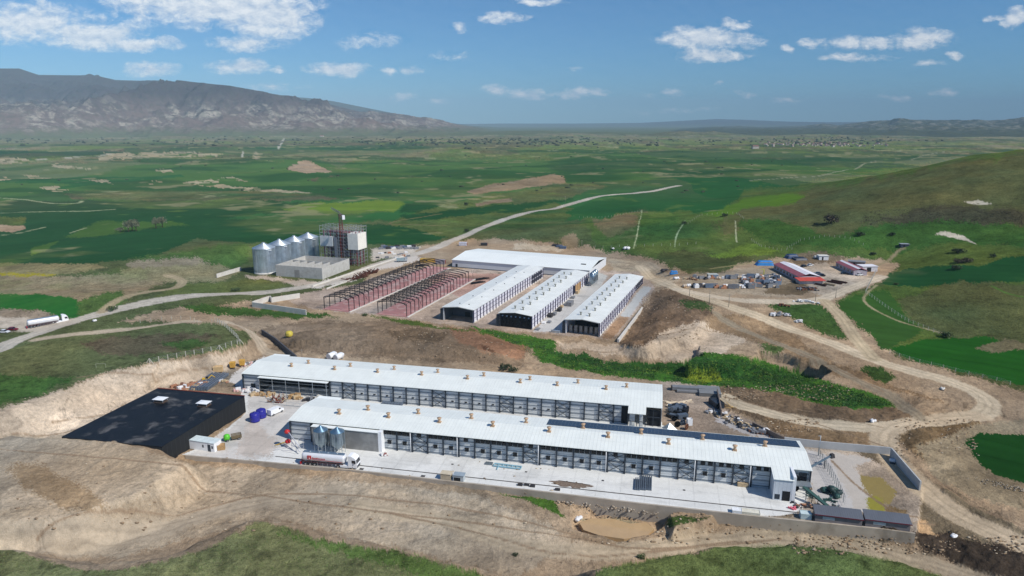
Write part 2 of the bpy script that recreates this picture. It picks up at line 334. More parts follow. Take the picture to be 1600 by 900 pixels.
 ((150, 128, 96), 1, .5, 2, [(1384, 790), (1420, 800), (1410, 815), (1380, 806)]),
 ((190, 160, 124), 1, .1, 2, [(1430, 815), (1446, 812), (1466, 838), (1430, 834)]),
 # middle yard
 ((176, 160, 146), 1, .08, 2, [(480, 480), (590, 492), (690, 505), (880, 525), (960, 530), (1026, 450), (1000, 425), (900, 420), (720, 420), (640, 420), (560, 440), (440, 465)]),
 ((176, 146, 134), 1, .05, 1, [(660, 425), (780, 428), (800, 436), (740, 470), (680, 450)]),
 ((196, 194, 190), 4, 0, 1, [(830, 518), (884, 520), (950, 430), (925, 424), (915, 440)]),
 ((160, 132, 106), 1, .1, 1, [(938, 528), (956, 530), (984, 496), (968, 494)]),
 ((182, 184, 182), 4, 0, 1, [(968, 494), (984, 496), (1018, 450), (1006, 447)]),
 ((200, 192, 182), 4, .03, 2, [(480, 447), (560, 420), (640, 396), (660, 404), (600, 420), (500, 450)]),
 ((190, 178, 162), 1, .08, 2, [(580, 388), (660, 384), (640, 396), (580, 408)]),
 ((180, 166, 150), 1, .15, 2, [(380, 430), (440, 434), (504, 440), (480, 448), (440, 440), (390, 436)]),
 ((186, 172, 150), 1, .1, 2, [(800, 378), (880, 388), (870, 394), (800, 388)]),
 ((134, 118, 92), 1, .6, 2, [(870, 372), (895, 364), (905, 376), (900, 390), (880, 388)]),
 ((176, 160, 136), 1, .1, 2, [(950, 405), (1020, 412), (1060, 440), (1030, 450), (1000, 425), (960, 425)]),
 # greens inside the works
 ((62, 92, 40), 2, .35, 3, [(270, 478), (310, 474), (400, 484), (500, 488), (530, 494), (440, 497), (370, 494), (310, 488)]),
 ((78, 96, 44), 2, .3, 2, [(570, 492), (640, 500), (700, 512), (780, 520), (850, 532), (860, 545), (800, 530), (740, 518), (640, 508)]),
 ((66, 106, 40), 2, .3, 2, [(735, 510), (800, 520), (865, 534), (862, 550), (900, 560), (1000, 572), (1070, 568), (1080, 560), (1100, 548), (1180, 562), (1280, 590), (1380, 622), (1410, 636), (1330, 640), (1200, 612), (1120, 603), (1030, 597), (900, 580), (840, 566), (826, 545)]),
 ((48, 84, 36), 2, .3, 3, [(860, 548), (960, 566), (1060, 570), (1090, 555), (1190, 572), (1300, 604), (1390, 634), (1330, 637), (1200, 606), (1090, 585), (980, 582), (870, 566)]),
 ((128, 140, 44), 2, .4, 3, [(1050, 588), (1080, 576), (1120, 582), (1130, 594), (1080, 598)]),
 ((62, 88, 44), 2, .35, 3, [(1195, 478), (1240, 470), (1290, 476), (1310, 500), (1335, 532), (1290, 520), (1240, 500)]),
 ((60, 84, 42), 2, .3, 3, [(1340, 575), (1370, 572), (1400, 592), (1380, 600), (1350, 590)]),
 ((70, 88, 50), 2, .3, 3, [(1055, 472), (1100, 470), (1110, 482), (1070, 484)]),
 ((84, 100, 56), 2, .3, 3, [(1186, 538), (1230, 542), (1210, 552), (1190, 550)]),
 # right side
 ((80, 98, 48), 2, .15, 4, [(1180, 300), (1270, 285), (1400, 262), (1600, 230), (2600, 170), (2600, 640), (1600, 602), (1420, 560), (1370, 540), (1310, 470), (1385, 440), (1400, 412), (1290, 392), (1190, 404), (1070, 428), (1030, 405), (930, 390), (905, 350), (980, 330), (1100, 335)]),
 ((72, 78, 46), 2, .15, 4, [(1030, 398), (1080, 394), (1160, 396), (1188, 412), (1100, 428), (1060, 428), (1030, 410)]),
 ((88, 90, 56), 2, .3, 8, [(1100, 345), (1200, 315), (1260, 298), (1400, 272), (1600, 240), (2600, 180), (2600, 360), (1600, 352), (1480, 352), (1380, 352), (1320, 372), (1220, 372), (1120, 365)]),
 ((76, 74, 54), 2, .8, 5, [(1350, 347), (1400, 335), (1440, 325), (1530, 325), (1620, 332), (2600, 330), (2600, 365), (1600, 352), (1480, 350), (1400, 350)]),
 ((62, 92, 42), 2, .1, 4, [(1150, 352), (1210, 345), (1300, 368), (1380, 350), (1470, 347), (1600, 354), (2600, 365), (2600, 400), (1600, 385), (1500, 380), (1400, 395), (1330, 385), (1200, 384)]),
 ((96, 118, 48), 2, .1, 3, [(1100, 398), (1180, 385), (1220, 392), (1180, 404), (1120, 402)]),
 ((112, 102, 74), 2, .1, 3, [(920, 345), (1000, 330), (1050, 340), (1000, 352), (960, 370), (935, 365)]),
 ((70, 96, 44), 2, .1, 3, [(1000, 335), (1060, 335), (1050, 385), (990, 385)]),
 ((86, 118, 40), 3, 0, 3, [(1090, 335), (1130, 322), (1230, 302), (1258, 308), (1220, 322), (1140, 335)]),
 (CR3, 3, .05, 2, [(1370, 444), (1388, 425), (1440, 418), (1540, 414), (1570, 402), (1620, 398), (2400, 400), (2400, 460), (1600, 440), (1520, 442), (1440, 450)]),
 ((54, 86, 38), 3, .05, 3, [(1310, 470), (1380, 452), (1440, 520), (1390, 545), (1370, 545)]),
 ((84, 90, 56), 2, .2, 3, [(1400, 470), (1500, 440), (1600, 445), (2400, 480), (2400, 560), (1600, 540), (1480, 530), (1420, 500)]),
 ((36, 84, 28), 3, .05, 2, [(1388, 546), (1440, 532), (1540, 526), (1562, 532), (1545, 548), (1620, 545), (2400, 560), (2400, 640), (1600, 603), (1500, 580), (1430, 566)]),
 ((112, 106, 80), 2, .2, 2, [(1520, 545), (1566, 532), (1570, 528), (1600, 535), (1600, 545), (1550, 552)]),
 ((28, 66, 26), 3, .05, 2, [(1505, 692), (1530, 676), (1600, 680), (1700, 690), (1700, 780), (1600, 756), (1550, 740), (1522, 715)]),
 ((196, 186, 166), 1, .3, 1, [(1458, 366), (1480, 362), (1500, 368), (1528, 382), (1505, 376), (1470, 368)]),
 ((186, 178, 158), 1, .3, 1, [(1504, 316), (1530, 313), (1554, 318), (1520, 320)]),
 # farm yard
 ((180, 166, 148), 1, .05, 2, [(1250, 418), (1290, 408), (1340, 428), (1380, 432), (1330, 448), (1290, 462), (1270, 456), (1262, 440)]),
 ((158, 144, 124), 1, .1, 3, [(1060, 436), (1100, 425), (1200, 422), (1235, 445), (1265, 455), (1240, 465), (1120, 463), (1068, 450)]),
 ((112, 98, 78), 1, .4, 2, [(1200, 448), (1240, 440), (1275, 452), (1250, 462), (1190, 460)]),
 ((116, 100, 80), 2, .2, 3, [(1220, 400), (1290, 392), (1330, 402), (1280, 412), (1240, 415)]),
 # foreground grass
 ((122, 124, 84), 2, .35, 3, [(-900, 845), (0, 850), (60, 876), (130, 892), (220, 888), (300, 866), (360, 832), (392, 814), (440, 822), (500, 840), (600, 858), (700, 880), (770, 902), (790, 1500), (-900, 1500)]),
 ((98, 120, 62), 2, .35, 6, [(420, 830), (560, 850), (700, 882), (765, 902), (700, 920), (600, 880)]),
 ((98, 112, 66), 2, .35, 3, [(930, 890), (1000, 880), (1060, 866), (1120, 857), (1200, 849), (1290, 854), (1360, 864), (1440, 886), (1490, 910), (1520, 1500), (900, 1500)]),
 ((74, 104, 42), 2, .3, 2, [(780, 770), (860, 782), (882, 810), (860, 802), (815, 780)]),
 ((70, 88, 46), 2, .3, 2, [(1040, 812), (1060, 806), (1110, 808), (1060, 820), (1040, 828)]),
 # left grass hill
 ((96, 104, 68), 2, .2, 3, [(-900, 600), (0, 550), (62, 528), (150, 515), (250, 506), (330, 503), (368, 515), (378, 537), (300, 552), (235, 567), (150, 588), (90, 612), (0, 642), (-900, 760)]),
 ((66, 98, 46), 2, .2, 4, [(-900, 690), (0, 590), (60, 590), (120, 590), (60, 620), (0, 636), (-900, 750)]),
 ((98, 88, 68), 2, .2, 4, [(130, 535), (260, 520), (330, 520), (300, 545), (180, 560)]),
 ((66, 90, 46), 2, .2, 3, [(255, 535), (300, 528), (320, 535), (280, 548)]),
 ((150, 140, 116), 1, .02, 1, [(905, 812), (960, 810), (1010, 820), (1012, 832), (960, 836), (915, 826)]),
]
ROADS = [  # picture points, half width m, colour, softness
 ([(-150, 610), (-60, 576), (0, 545), (60, 520), (150, 492), (240, 471), (330, 460), (430, 455), (520, 439), (600, 410), (660, 394), (700, 378), (740, 362), (790, 342), (850, 328), (950, 305), (1062, 290)], 4.2, (186, 178, 166), .8),
 ([(-100, 500), (20, 505), (60, 512), (100, 505)], 6, (190, 180, 166), 2),
 ([(60, 530), (230, 512), (300, 503), (355, 502), (385, 515), (408, 540), (440, 556)], 2.6, (184, 168, 146), 1.0),
 ([(160, 487), (190, 466), (262, 452), (285, 440), (262, 430)], 2.2, (164, 150, 122), .8),
 ([(1000, 416), (1030, 438), (1060, 452), (1120, 472), (1200, 500), (1280, 530), (1360, 560), (1440, 584), (1510, 606), (1545, 630), (1525, 650), (1440, 660), (1330, 666), (1180, 640), (1130, 620)], 3.2, (198, 182, 156), .8),
 ([(1060, 452), (1130, 466), (1200, 471), (1280, 468), (1330, 450), (1378, 432)], 3.0, (200, 186, 164), .8),
 ([(1288, 470), (1318, 500), (1338, 530), (1365, 560)], 2.6, (180, 164, 136), .8),
 ([(1530, 650), (1440, 658), (1392, 670), (1382, 695), (1415, 740), (1490, 800), (1620, 860)], 3.4, (190, 172, 146), 1.0),
 ([(1120, 490), (1250, 550), (1330, 590), (1400, 625), (1440, 655)], 1.8, (146, 134, 114), .8),
 ([(1170, 283), (1240, 277), (1290, 273), (1330, 265), (1360, 254), (1400, 252)], 1.4, (140, 142, 118), 1.4),
 ([(1425, 249), (1460, 240), (1480, 237)], 2, (140, 142, 118), 1.6),
 ([(435, 232), (444, 215)], 4, (180, 176, 160), 2), ([(378, 246), (380, 237)], 2, (180, 176, 160), 1.5),
 ([(60, 249), (110, 246), (175, 240)], 5, (168, 166, 150), 3),
 ([(-20, 308), (40, 312), (115, 318), (128, 314)], 1.6, (150, 156, 122), 1),
 ([(-20, 333), (60, 331), (130, 330), (178, 327)], 1.6, (150, 156, 122), 1),
 ([(5, 367), (40, 362), (70, 355)], 1.0, (150, 156, 122), .8), ([(110, 364), (122, 360), (134, 356)], .8, (150, 156, 122), .8),
 ([(696, 352), (610, 350), (640, 342), (690, 334)], 1.0, (120, 112, 78), 1),
 ([(990, 388), (998, 352), (1003, 328)], .2, (170, 178, 140), .5), ([(1054, 386), (1058, 366), (1070, 345)], .2, (160, 178, 140), .5), ([(1151, 378), (1149, 345)], .2, (180, 184, 150), .5),
 ([(560, 792), (700, 815), (800, 850), (940, 864), (1060, 852), (1200, 840), (1330, 850), (1450, 880), (1600, 930)], 2.4, (178, 162, 138), 1.2),
 ([(-50, 840), (60, 850), (200, 840), (380, 790), (520, 770)], 2.5, (170, 156, 136), 2.0),
 ([(950, 405), (1010, 412), (1040, 432)], 2.5, (176, 160, 136), 1), ([(1110, 420), (1160, 413), (1200, 408)], .8, (150, 140, 100), .6),
 ([(1370, 445), (1350, 470), (1400, 500), (1480, 522)], .5, (150, 140, 110), .5), ([(1550, 447), (1580, 460), (1640, 470)], .5, (78, 110, 50), .5),
 ([(-20, 700), (120, 712), (300, 745), (520, 790), (760, 820), (960, 850)], .16, (138, 118, 96), .4),
 ([(60, 840), (220, 800), (420, 772), (620, 782), (820, 815), (980, 856), (1150, 846)], .16, (138, 118, 96), .4),
 ([(300, 600), (220, 640), (130, 668), (20, 678)], .16, (138, 118, 96), .4),
 ([(350, 580), (270, 610), (190, 640), (80, 660)], .16, (138, 118, 96), .4),
 ([(440, 545), (560, 552), (700, 560), (800, 572)], .16, (138, 118, 96), .4),
 ([(500, 520), (640, 530), (760, 550), (860, 570)], .16, (138, 118, 96), .4),
 ([(1130, 620), (1240, 650), (1330, 680), (1390, 700)], .16, (138, 118, 96), .4),
 ([(1140, 612), (1250, 640), (1380, 668)], .16, (138, 118, 96), .4),
 ([(900, 545), (980, 540), (1100, 515), (1160, 512)], .16, (138, 118, 96), .4),
 ([(1450, 740), (1520, 790), (1620, 830)], .16, (138, 118, 96), .4),
 ([(1300, 720), (1340, 760), (1400, 800), (1460, 820)], .16, (138, 118, 96), .4),
 ([(600, 800), (760, 836), (900, 868), (1060, 858), (1220, 842)], .16, (138, 118, 96), .4),
 ([(1150, 500), (1260, 556), (1380, 612)], .16, (138, 118, 96), .4),
 ([(120, 590), (240, 590), (330, 575)], .16, (138, 118, 96), .4),
 ([(1358, 420), (1398, 398), (1412, 388)], .8, (140, 128, 100), .8),
]
def build_ground():
    a1 = np.linspace(R(-43), R(43), 1250); al = np.linspace(R(-75), R(-43), 90)[:-1]; ar = np.linspace(R(43), R(75), 90)[1:]
    az = np.concatenate([al, a1, ar])
    dep = np.concatenate([np.linspace(R(56), R(33), 150)[:-1], np.linspace(R(33), R(5.5), 610)[:-1], np.linspace(R(5.5), R(.9), 110)])
    rr = H / np.tan(dep)
    # extra rows on the right-hand hill
    rr = np.unique(np.concatenate([rr, np.linspace(400, 1000, 150)]))
    RM, AM = np.meshgrid(rr, az, indexing='ij')
    nr, na = RM.shape
    x = (RM * np.sin(AM)).ravel(); y = (RM * np.cos(AM)).ravel(); r = RM.ravel()
    z = hfun(x, y)
    # colour field: look the regions up with a wobble of the world position
    zz = y * cp - (z - H) * sp; yv = -y * sp - (z - H) * cp
    zz = np.maximum(zz, 5)
    px = 800 + F * x / zz; py = 450 + F * yv / zz
    wl = np.clip(r / 22, 5, 60)
    k1 = (fbm(x / wl, y / wl, 1.0, 3, 31) - .5); k2 = (fbm(x / wl, y / wl, 1.0, 3, 41) - .5)
    col = np.zeros((len(x), 3)); msk = np.zeros((len(x), 3)); rgh = np.zeros(len(x))
    J = np.random.RandomState(5); j1 = J.normal(0, 1, len(x)); j2 = J.normal(0, 1, len(x))
    k3 = fbm(x / wl, y / wl, .22, 3, 35) - .5; k4 = fbm(x / wl, y / wl, .22, 3, 45) - .5
    for (c, cl, rg, wob, pts) in GP:
        qx = px + (k1 * 9 + k3 * 4 + j1 * .8) * wob; qy = py + (k2 * 3.6 + k4 * 2.4 + j2 * .42) * wob
        xs = [p[0] for p in pts]; ys = [p[1] for p in pts]
        idx = np.where((qx > min(xs)) & (qx < max(xs)) & (qy > min(ys)) & (qy < max(ys)))[0]
        if not len(idx): continue
        ii = idx[pip(qx[idx], qy[idx], pts)]
        if c == TAN: ii = ii[fbm(x[ii] * .7, y[ii], 26, 4, 121, .65) > .42]
        col[ii] = lin(c); rgh[ii] = rg
        mm = [0, 0, 0]
        if cl in (1, 2, 3): mm[cl - 1] = 1
        msk[ii] = mm
    # far default: patchwork of fields
    f = ss(700, 1100, r)
    n = fbm(x, y * 1.0, 260, 2, 51); n2 = fbm(x, y, 600, 3, 55); n3 = fbm(x, y, 90, 3, 57)
    pat = np.array([lin(CR2), lin(CR3), lin(OLB), lin((100, 118, 58)), lin((142, 130, 104)), lin(CR)])
    idx = (np.floor(vn(np.floor(x / 210 + 1.6 * n2), np.floor(y / 320 + 2.0 * n), 2) * 6)).astype(int) % 6
    far = pat[idx]
    w = (.35 + .35 * ss(1500, 3500, r)) * f
    isg = (msk[:, 0] < .5)
    w = w * isg
    col = col * (1 - w[:, None]) + far * w[:, None]
    # streaks of drier and darker growth over the plain
    pl = ss(330, 620, r) * isg * ss(16, 5, rhill(x, y))
    q1 = fbm(x * .6, y, 95, 5, 101, .62); q2 = fbm(x * .5, y, 210, 4, 103, .6); q3 = fbm(x, y, 40, 4, 105, .6)
    for qq, lo, hi, cc_, am in ((q1, .53, .68, (92, 106, 60), .6), (q2, .54, .64, CR3, .7), (q1 * .5 + q3 * .5, .60, .66, (142, 138, 104), .6), (q2 * .4 + q3 * .6, .40, .33, (96, 118, 58), .5)):
        w = ss(lo, hi, qq) if hi > lo else ss(-lo, -hi, -qq)
        w = w * pl * am
        col = col * (1 - w[:, None]) + np.array(lin(cc_))[None] * w[:, None]
    # very far: brownish grey scrub
    w = ss(2600, 4600, r) * (.35 + .6 * ss(.4, .6, n3))
    col = col * (1 - w[:, None]) + np.array(lin((112, 110, 84)))[None] * w[:, None]
    # roads
    for pts, hw, c, soft in ROADS:
        wp = [T(*p) for p in pts]
        fine = []
        for i in range(len(wp) - 1):           # Catmull-Rom
            p0 = wp[max(0, i - 1)]; p1 = wp[i]; p2 = wp[i + 1]; p3 = wp[min(len(wp) - 1, i + 2)]
            for k in range(5):
                t = k / 5
                fine.append(tuple(.5 * (2 * p1[q] + (p2[q] - p0[q]) * t + (2 * p0[q] - 5 * p1[q] + 4 * p2[q] - p3[q]) * t * t + (3 * p1[q] - p0[q] - 3 * p2[q] + p3[q]) * t ** 3) for q in (0, 1)))
        fine.append(wp[-1][:2])
        xs = [p[0] for p in fine]; ys = [p[1] for p in fine]; mg = hw + soft + 2
        ii = np.where((x > min(xs) - mg) & (x < max(xs) + mg) & (y > min(ys) - mg) & (y < max(ys) + mg))[0]
        if not len(ii): continue
        d = segd(x[ii], y[ii], fine) + soft * 1.2 * (fbm(x[ii], y[ii], 5, 3, 61) - .5)
        k = ss(hw + soft, hw - soft * .3, d + soft * .25 * j1[ii]) * .92
        rut = np.exp(-((d - min(hw * .45, 1.1)) / .35) ** 2)          # darker wheel ruts
        cc = np.array(lin(c))[None] * (1 - .16 * rut * ss(.5, 2, hw))[:, None] * (1 + .10 * (d < hw * .2))[:, None]
        col[ii] = col[ii] * (1 - k[:, None]) + cc * k[:, None]
        msk[ii] = msk[ii] * (1 - k[:, None]) + np.array([.5, 0, 0])[None] * k[:, None]
        rgh[ii] = rgh[ii] * (1 - .85 * k)
    # medium-scale mottling of the surfaces themselves
    dm = msk[:, 0]; gm = msk[:, 1]; cm = msk[:, 2]
    a = fbm(x, y, 26, 5, 71, .6) - .5; b = fbm(x, y, 7, 4, 75, .6) - .5; cst = fbm(x * .35 + y * .2, y * 1.5, 12, 4, 77, .6) - .5
    v = 1 + dm * (a * .75 + b * .42 + cst * .45) + gm * (a * .6 + b * .75) + cm * (a * .35 + b * .12)
    v = v + (1 - dm - gm - cm) * (a * .12 + b * .10 + cst * .06)
    v = v + gm * .14
    col = col * np.clip(v, .35, 1.9)[:, None]
    # concrete: expansion joints, stains and tyre marks
    cn = (1 - dm - gm - cm) * (r < 480) * (np.abs(z) < .12) * (px < 1300) * (py > 430)
    bu = (x - OB[0]) * UX + (y - OB[1]) * UY; bv = -(x - OB[0]) * UY + (y - OB[1]) * UX
    jt = np.maximum(np.abs(np.mod(bu, 6.0) - 3) > 2.86, np.abs(np.mod(bv, 5.2) - 2.6) > 2.47) * 1.0
    stn = ss(.54, .68, fbm(x, y, 9, 5, 131, .62)); tyr = ss(.62, .70, fbm(bu * .12, bv, 1.6, 3, 133))
    col *= (1 - cn * (.11 * jt + .13 * stn + .07 * tyr))[:, None]
    # warm / grey shift in dirt, yellow / dark clumps in grass
    s = fbm(x, y, 34, 3, 81) - .5
    col[:, 0] *= 1 + dm * s * .22 + gm * s * .45; col[:, 2] *= 1 - dm * s * .25 - gm * s * .2
    s = np.clip((fbm(x, y, 3.2, 3, 83, .6) - .60) * 6, 0, 1) * gm * ss(700, 150, r)
    col *= (1 - .42 * s)[:, None]
    # cracks, wet patches and dried crust in the bare earth
    ck = (1 - np.abs(2 * vn(x / 11 + 1.2 * k3, y / 9 + 1.2 * k4, 7) - 1)); ckm = ss(.5, .62, fbm(x, y, 38, 2, 111))
    col *= (1 - .38 * ss(.955, .99, ck) * ckm * dm * (r < 420))[:, None]
    ck2 = (1 - np.abs(2 * vn(x / 4.3 + 2 * k3, y / 3.7, 9) - 1))
    col *= (1 - .20 * ss(.90, .98, ck2) * ss(.56, .66, fbm(x, y, 19, 2, 113)) * dm * (r < 420))[:, None]
    wet = ss(.60, .64, fbm(x, y, 17, 4, 115, .55)) * dm * (r < 450); col *= (1 - .24 * wet)[:, None]
    pal = ss(.61, .66, fbm(x, y, 12, 5, 117, .6)) * dm * (r < 450); col *= (1 + .22 * pal)[:, None]
    # stubble / drill lines in the crops and contour banding on far slopes
    ang = fbm(x, y, 500, 1, 85) * 3
    u_ = x * np.cos(ang) + y * np.sin(ang); ln = (np.sin(u_ / 1.3) * .05 + np.sin(u_ / 4.1) * .04 - .16 * (np.abs(np.mod(u_, 14) - 7) < .35)) * cm * ss(900, 500, r)
    col *= (1 + ln)[:, None]
    # relief of the rough ground
    ro = rgh * ss(430, 240, r)
    z = z + ro * (2.0 * (ridged(x, y, 9, 4, 91) - .58) * ss(.2, .8, rgh + a) + 1.0 * (fbm(x, y, 2.2, 3, 93) - .5) + .8 * (fbm(x, y, 5, 3, 95) - .5) * dm)
    co = np.stack([x, y, z], 1)
    me = bpy.data.meshes.new("ground")
    i = np.arange(nr - 1)[:, None] * na + np.arange(na - 1)[None, :]
    q = np.stack([i, i + 1, i + na + 1, i + na], -1).reshape(-1, 4)[:, ::-1]
    me.vertices.add(len(co)); me.vertices.foreach_set('co', co.ravel())
    me.loops.add(q.size); me.loops.foreach_set('vertex_index', q.ravel().astype(np.int32))
    me.polygons.add(len(q)); me.polygons.foreach_set('loop_start', np.arange(0, q.size, 4, dtype=np.int32))
    me.update(calc_edges=True)
    me.polygons.foreach_set('use_smooth', np.ones(len(q), bool))
    A = me.color_attributes.new("Col", 'FLOAT_COLOR', 'POINT'); A.data.foreach_set('color', np.concatenate([col, np.ones((len(x), 1))], 1).ravel())
    B = me.color_attributes.new("Msk", 'FLOAT_COLOR', 'POINT'); B.data.foreach_set('color', np.concatenate([msk, np.ones((len(x), 1))], 1).ravel())
    o = bpy.data.objects.new("ground", me); C.objects.link(o); o['kind'] = 'structure'
    m = bpy.data.materials.new("ground"); m.use_nodes = True; t = m.node_tree; N = NT(t)
    bs = t.nodes['Principled BSDF']; bs.inputs['Roughness'].default_value = 1; bs.inputs['Specular IOR Level'].default_value = 0.0
    ca = t.nodes.new('ShaderNodeVertexColor'); ca.layer_name = 'Col'; cm_ = t.nodes.new('ShaderNodeVertexColor'); cm_.layer_name = 'Msk'
    tcn = t.nodes.new('ShaderNodeTexCoord'); O = tcn.outputs['Object']
    sp3 = t.nodes.new('ShaderNodeSeparateColor'); N.l(cm_.outputs[0], sp3.inputs[0])
    rough = N.math('MAXIMUM', N.math('ADD', N.math('MULTIPLY', sp3.outputs[0], 1.0), N.math('MULTIPLY', sp3.outputs[1], 1.5)), .22)
    na_ = N.noise(O, .9, 6, .68); nb = N.noise(O, .22, 5, .6, .6); nc = N.noise(O, 4.0, 3, .7)
    d = N.math('ADD', N.math('MULTIPLY', N.math('SUBTRACT', na_, .5), 1.25), N.math('MULTIPLY', N.math('SUBTRACT', nb, .5), .7))
    d = N.math('ADD', d, N.math('MULTIPLY', N.math('SUBTRACT', nc, .5), 1.1))
    fac = N.math('MULTIPLY_ADD', N.math('MULTIPLY', d, rough), 1.0, 1.0)
    fac = N.math('MAXIMUM', fac, .3)
    cbn = t.nodes.new('ShaderNodeCombineXYZ')
    for k in range(3): N.l(fac, cbn.inputs[k])
    cc = N.mix(1.0, ca.outputs[0], cbn.outputs[0], 'MULTIPLY')
    N.l(cc, bs.inputs['Base Color'])
    bp = t.nodes.new('ShaderNodeBump'); bp.inputs['Distance'].default_value = .5
    N.l(N.math('MULTIPLY', rough, 1.0), bp.inputs['Strength']); N.l(N.math('ADD', na_, N.math('MULTIPLY', nc, .35)), bp.inputs['Height'])
    N.l(bp.outputs[0], bs.inputs['Normal'])
    me.materials.append(m)
    return rr[-1]
RMAX = build_ground()

# ------------------------------------------------------------------ distant hills
def sil(pts, D):
    az = []; hh = []
    for px, py in pts:
        d = pdir(px, py); az.append(math.atan2(d[0], d[1])); hh.append(H + D * d[2] / math.hypot(d[0], d[1]))
    return np.array(az), np.array(hh)
def hill_mat(name, c1, c2, c3, lo, hi, sc_=1.0, green=.85):
    m = bpy.data.materials.new(name); m.use_nodes = True; t = m.node_tree; N = NT(t)
    bs = t.nodes['Principled BSDF']; bs.inputs['Roughness'].default_value = 1; bs.inputs['Specular IOR Level'].default_value = 0
    O = t.nodes.new('ShaderNodeTexCoord').outputs['Object']
    s = t.nodes.new('ShaderNodeSeparateXYZ'); N.l(O, s.inputs[0])
    n1 = N.noise(O, .0022 * sc_, 6, .62, .4); n2 = N.noise(O, .011 * sc_, 8, .74)
    hgt = N.ramp(N.math('ADD', s.outputs[2], N.math('MULTIPLY', N.math('SUBTRACT', n1, .5), (hi - lo) * 1.6)), lo, hi)
    base = N.mix(hgt, lin(c1), lin(c2))
    mid = N.math('MULTIPLY', N.ramp(n2, .46, .60), N.ramp(n1, .38, .54))
    band = N.math('MULTIPLY', N.ramp(s.outputs[2], lo * .3 + 5, lo * .9 + 15), N.math('SUBTRACT', 1.0, N.ramp(s.outputs[2], hi * .45, hi * 1.0)))
    c = N.mix(N.math('MULTIPLY', mid, band), base, lin(c3))
    c = N.mix(N.ramp(N.noise(O, .03 * sc_, 3, .6), .45, .62, 0, .35), c, lin((58, 66, 46)))
    c = N.mix(N.ramp(N.math('ADD', s.outputs[2], N.math('MULTIPLY', N.math('SUBTRACT', n2, .5), 160.0)), 5, 75, green, 0), c, lin((88, 98, 64)))
    N.l(c, bs.inputs['Base Color'])
    return m
def range_mesh(name, pts, D, depth_f, depth_b, mat, rug, lam, az_pad=0.0, nr=90, na=520, base=-30, seed=0, pw=1.0):
    A, Hh = sil(pts, D)
    a = np.linspace(A[0], A[-1], na); hs = np.interp(a, A, Hh)
    r = np.concatenate([np.linspace(D - depth_f, D, nr), np.linspace(D, D + depth_b, 24)[1:]])
    RM, AM = np.meshgrid(r, a, indexing='ij'); HS = np.broadcast_to(hs[None], RM.shape)
    x = RM * np.sin(AM); y = RM * np.cos(AM)
    t = np.where(RM < D, (RM - (D - depth_f)) / depth_f, 1 - (RM - D) / depth_b * .9)
    prof = np.clip(t, 0, 1) ** pw
    e = ridged(x, y, lam, 6, seed) - .6 ; e2 = ridged(x, y, lam * .28, 5, seed + 5) - .6
    z = base + (HS - base) * prof
    am = np.sin(np.clip(t, 0, 1) * math.pi) ** .8
    z = z + am * np.clip(HS - base, 0, 400) * rug * (e + .6 * e2)
    z = np.where(RM >= D, z, np.minimum(z, HS * (.35 + .65 * t) + 200 * (1 - t)))
    # keep crest at its height
    me = bpy.data.meshes.new(name); co = np.stack([x, y, z], -1).reshape(-1, 3); n0, n1 = RM.shape
    i = np.arange(n0 - 1)[:, None] * n1 + np.arange(n1 - 1)[None, :]
    q = np.stack([i, i + 1, i + n1 + 1, i + n1], -1).reshape(-1, 4)[:, ::-1]
    me.vertices.add(len(co)); me.vertices.foreach_set('co', co.ravel())
    me.loops.add(q.size); me.loops.foreach_set('vertex_index', q.ravel().astype(np.int32))
    me.polygons.add(len(q)); me.polygons.foreach_set('loop_start', np.arange(0, q.size, 4, dtype=np.int32))
    me.update(calc_edges=True); me.polygons.foreach_set('use_smooth', np.ones(len(q), bool))
    me.materials.append(mat); o = bpy.data.objects.new(name, me); C.objects.link(o); o['kind'] = 'structure'
    return o
mLeft = hill_mat("mountain", (108, 92, 84), (64, 56, 58), (158, 150, 136), 60, 330)
range_mesh("mountains", [(-700, 90), (-300, 112), (-100, 100), (0, 107), (30, 107), (60, 117), (150, 118), (180, 125), (250, 127), (300, 134), (350, 140), (400, 150), (440, 158), (480, 158), (520, 164), (560, 174), (600, 180), (640, 184), (700, 193), (760, 202), (820, 212)], 8600, 3700, 3000, mLeft, 1.35, 1500, seed=2, na=900, nr=220, pw=.9)
mBack = hill_mat("mountain_dark", (70, 74, 62), (52, 58, 50), (90, 90, 76), 60, 900)
range_mesh("mountain_ridge", [(300, 160), (380, 153), (450, 151), (480, 153), (520, 158), (570, 168), (620, 178), (690, 190), (740, 197), (800, 200)], 12500, 3500, 3000, mBack, .2, 1800, seed=4)
mR = hill_mat("far_hill", (70, 78, 62), (48, 56, 48), (134, 132, 118), 40, 330, 1.3, .15)
range_mesh("far_hills", [(940, 208), (1000, 204), (1050, 202), (1100, 199), (1150, 197), (1200, 199), (1255, 197), (1285, 193), (1310, 196), (1360, 189), (1390, 188), (1405, 185), (1425, 188), (1500, 188), (1550, 189), (1600, 186), (1700, 184), (1900, 188), (2300, 190)], 11500, 6300, 4000, mR, .8, 1100, seed=6, na=900, nr=200, pw=.75)
mP = hill_mat("pale_hill", (60, 66, 56), (44, 50, 46), (84, 84, 74), 40, 260, .5)
range_mesh("middle_hills", [(1000, 212), (1060, 203), (1130, 200), (1200, 201), (1260, 200), (1330, 199), (1400, 202), (1480, 200), (1600, 203), (1750, 202), (1900, 208)], 8200, 2900, 2500, mR, .9, 700, seed=16, na=700, nr=110, pw=.8)
range_mesh("horizon_hills", [(640, 196), (700, 194), (780, 193), (900, 193), (1000, 192), (1060, 189), (1120, 186), (1160, 187), (1230, 190), (1300, 191), (1500, 190), (2300, 188)], 21000, 5000, 4000, mP, .3, 2500, seed=8)
mL = hill_mat("low_hill", (120, 98, 78), (120, 104, 82), (176, 160, 132), 0, 60, 2.5)
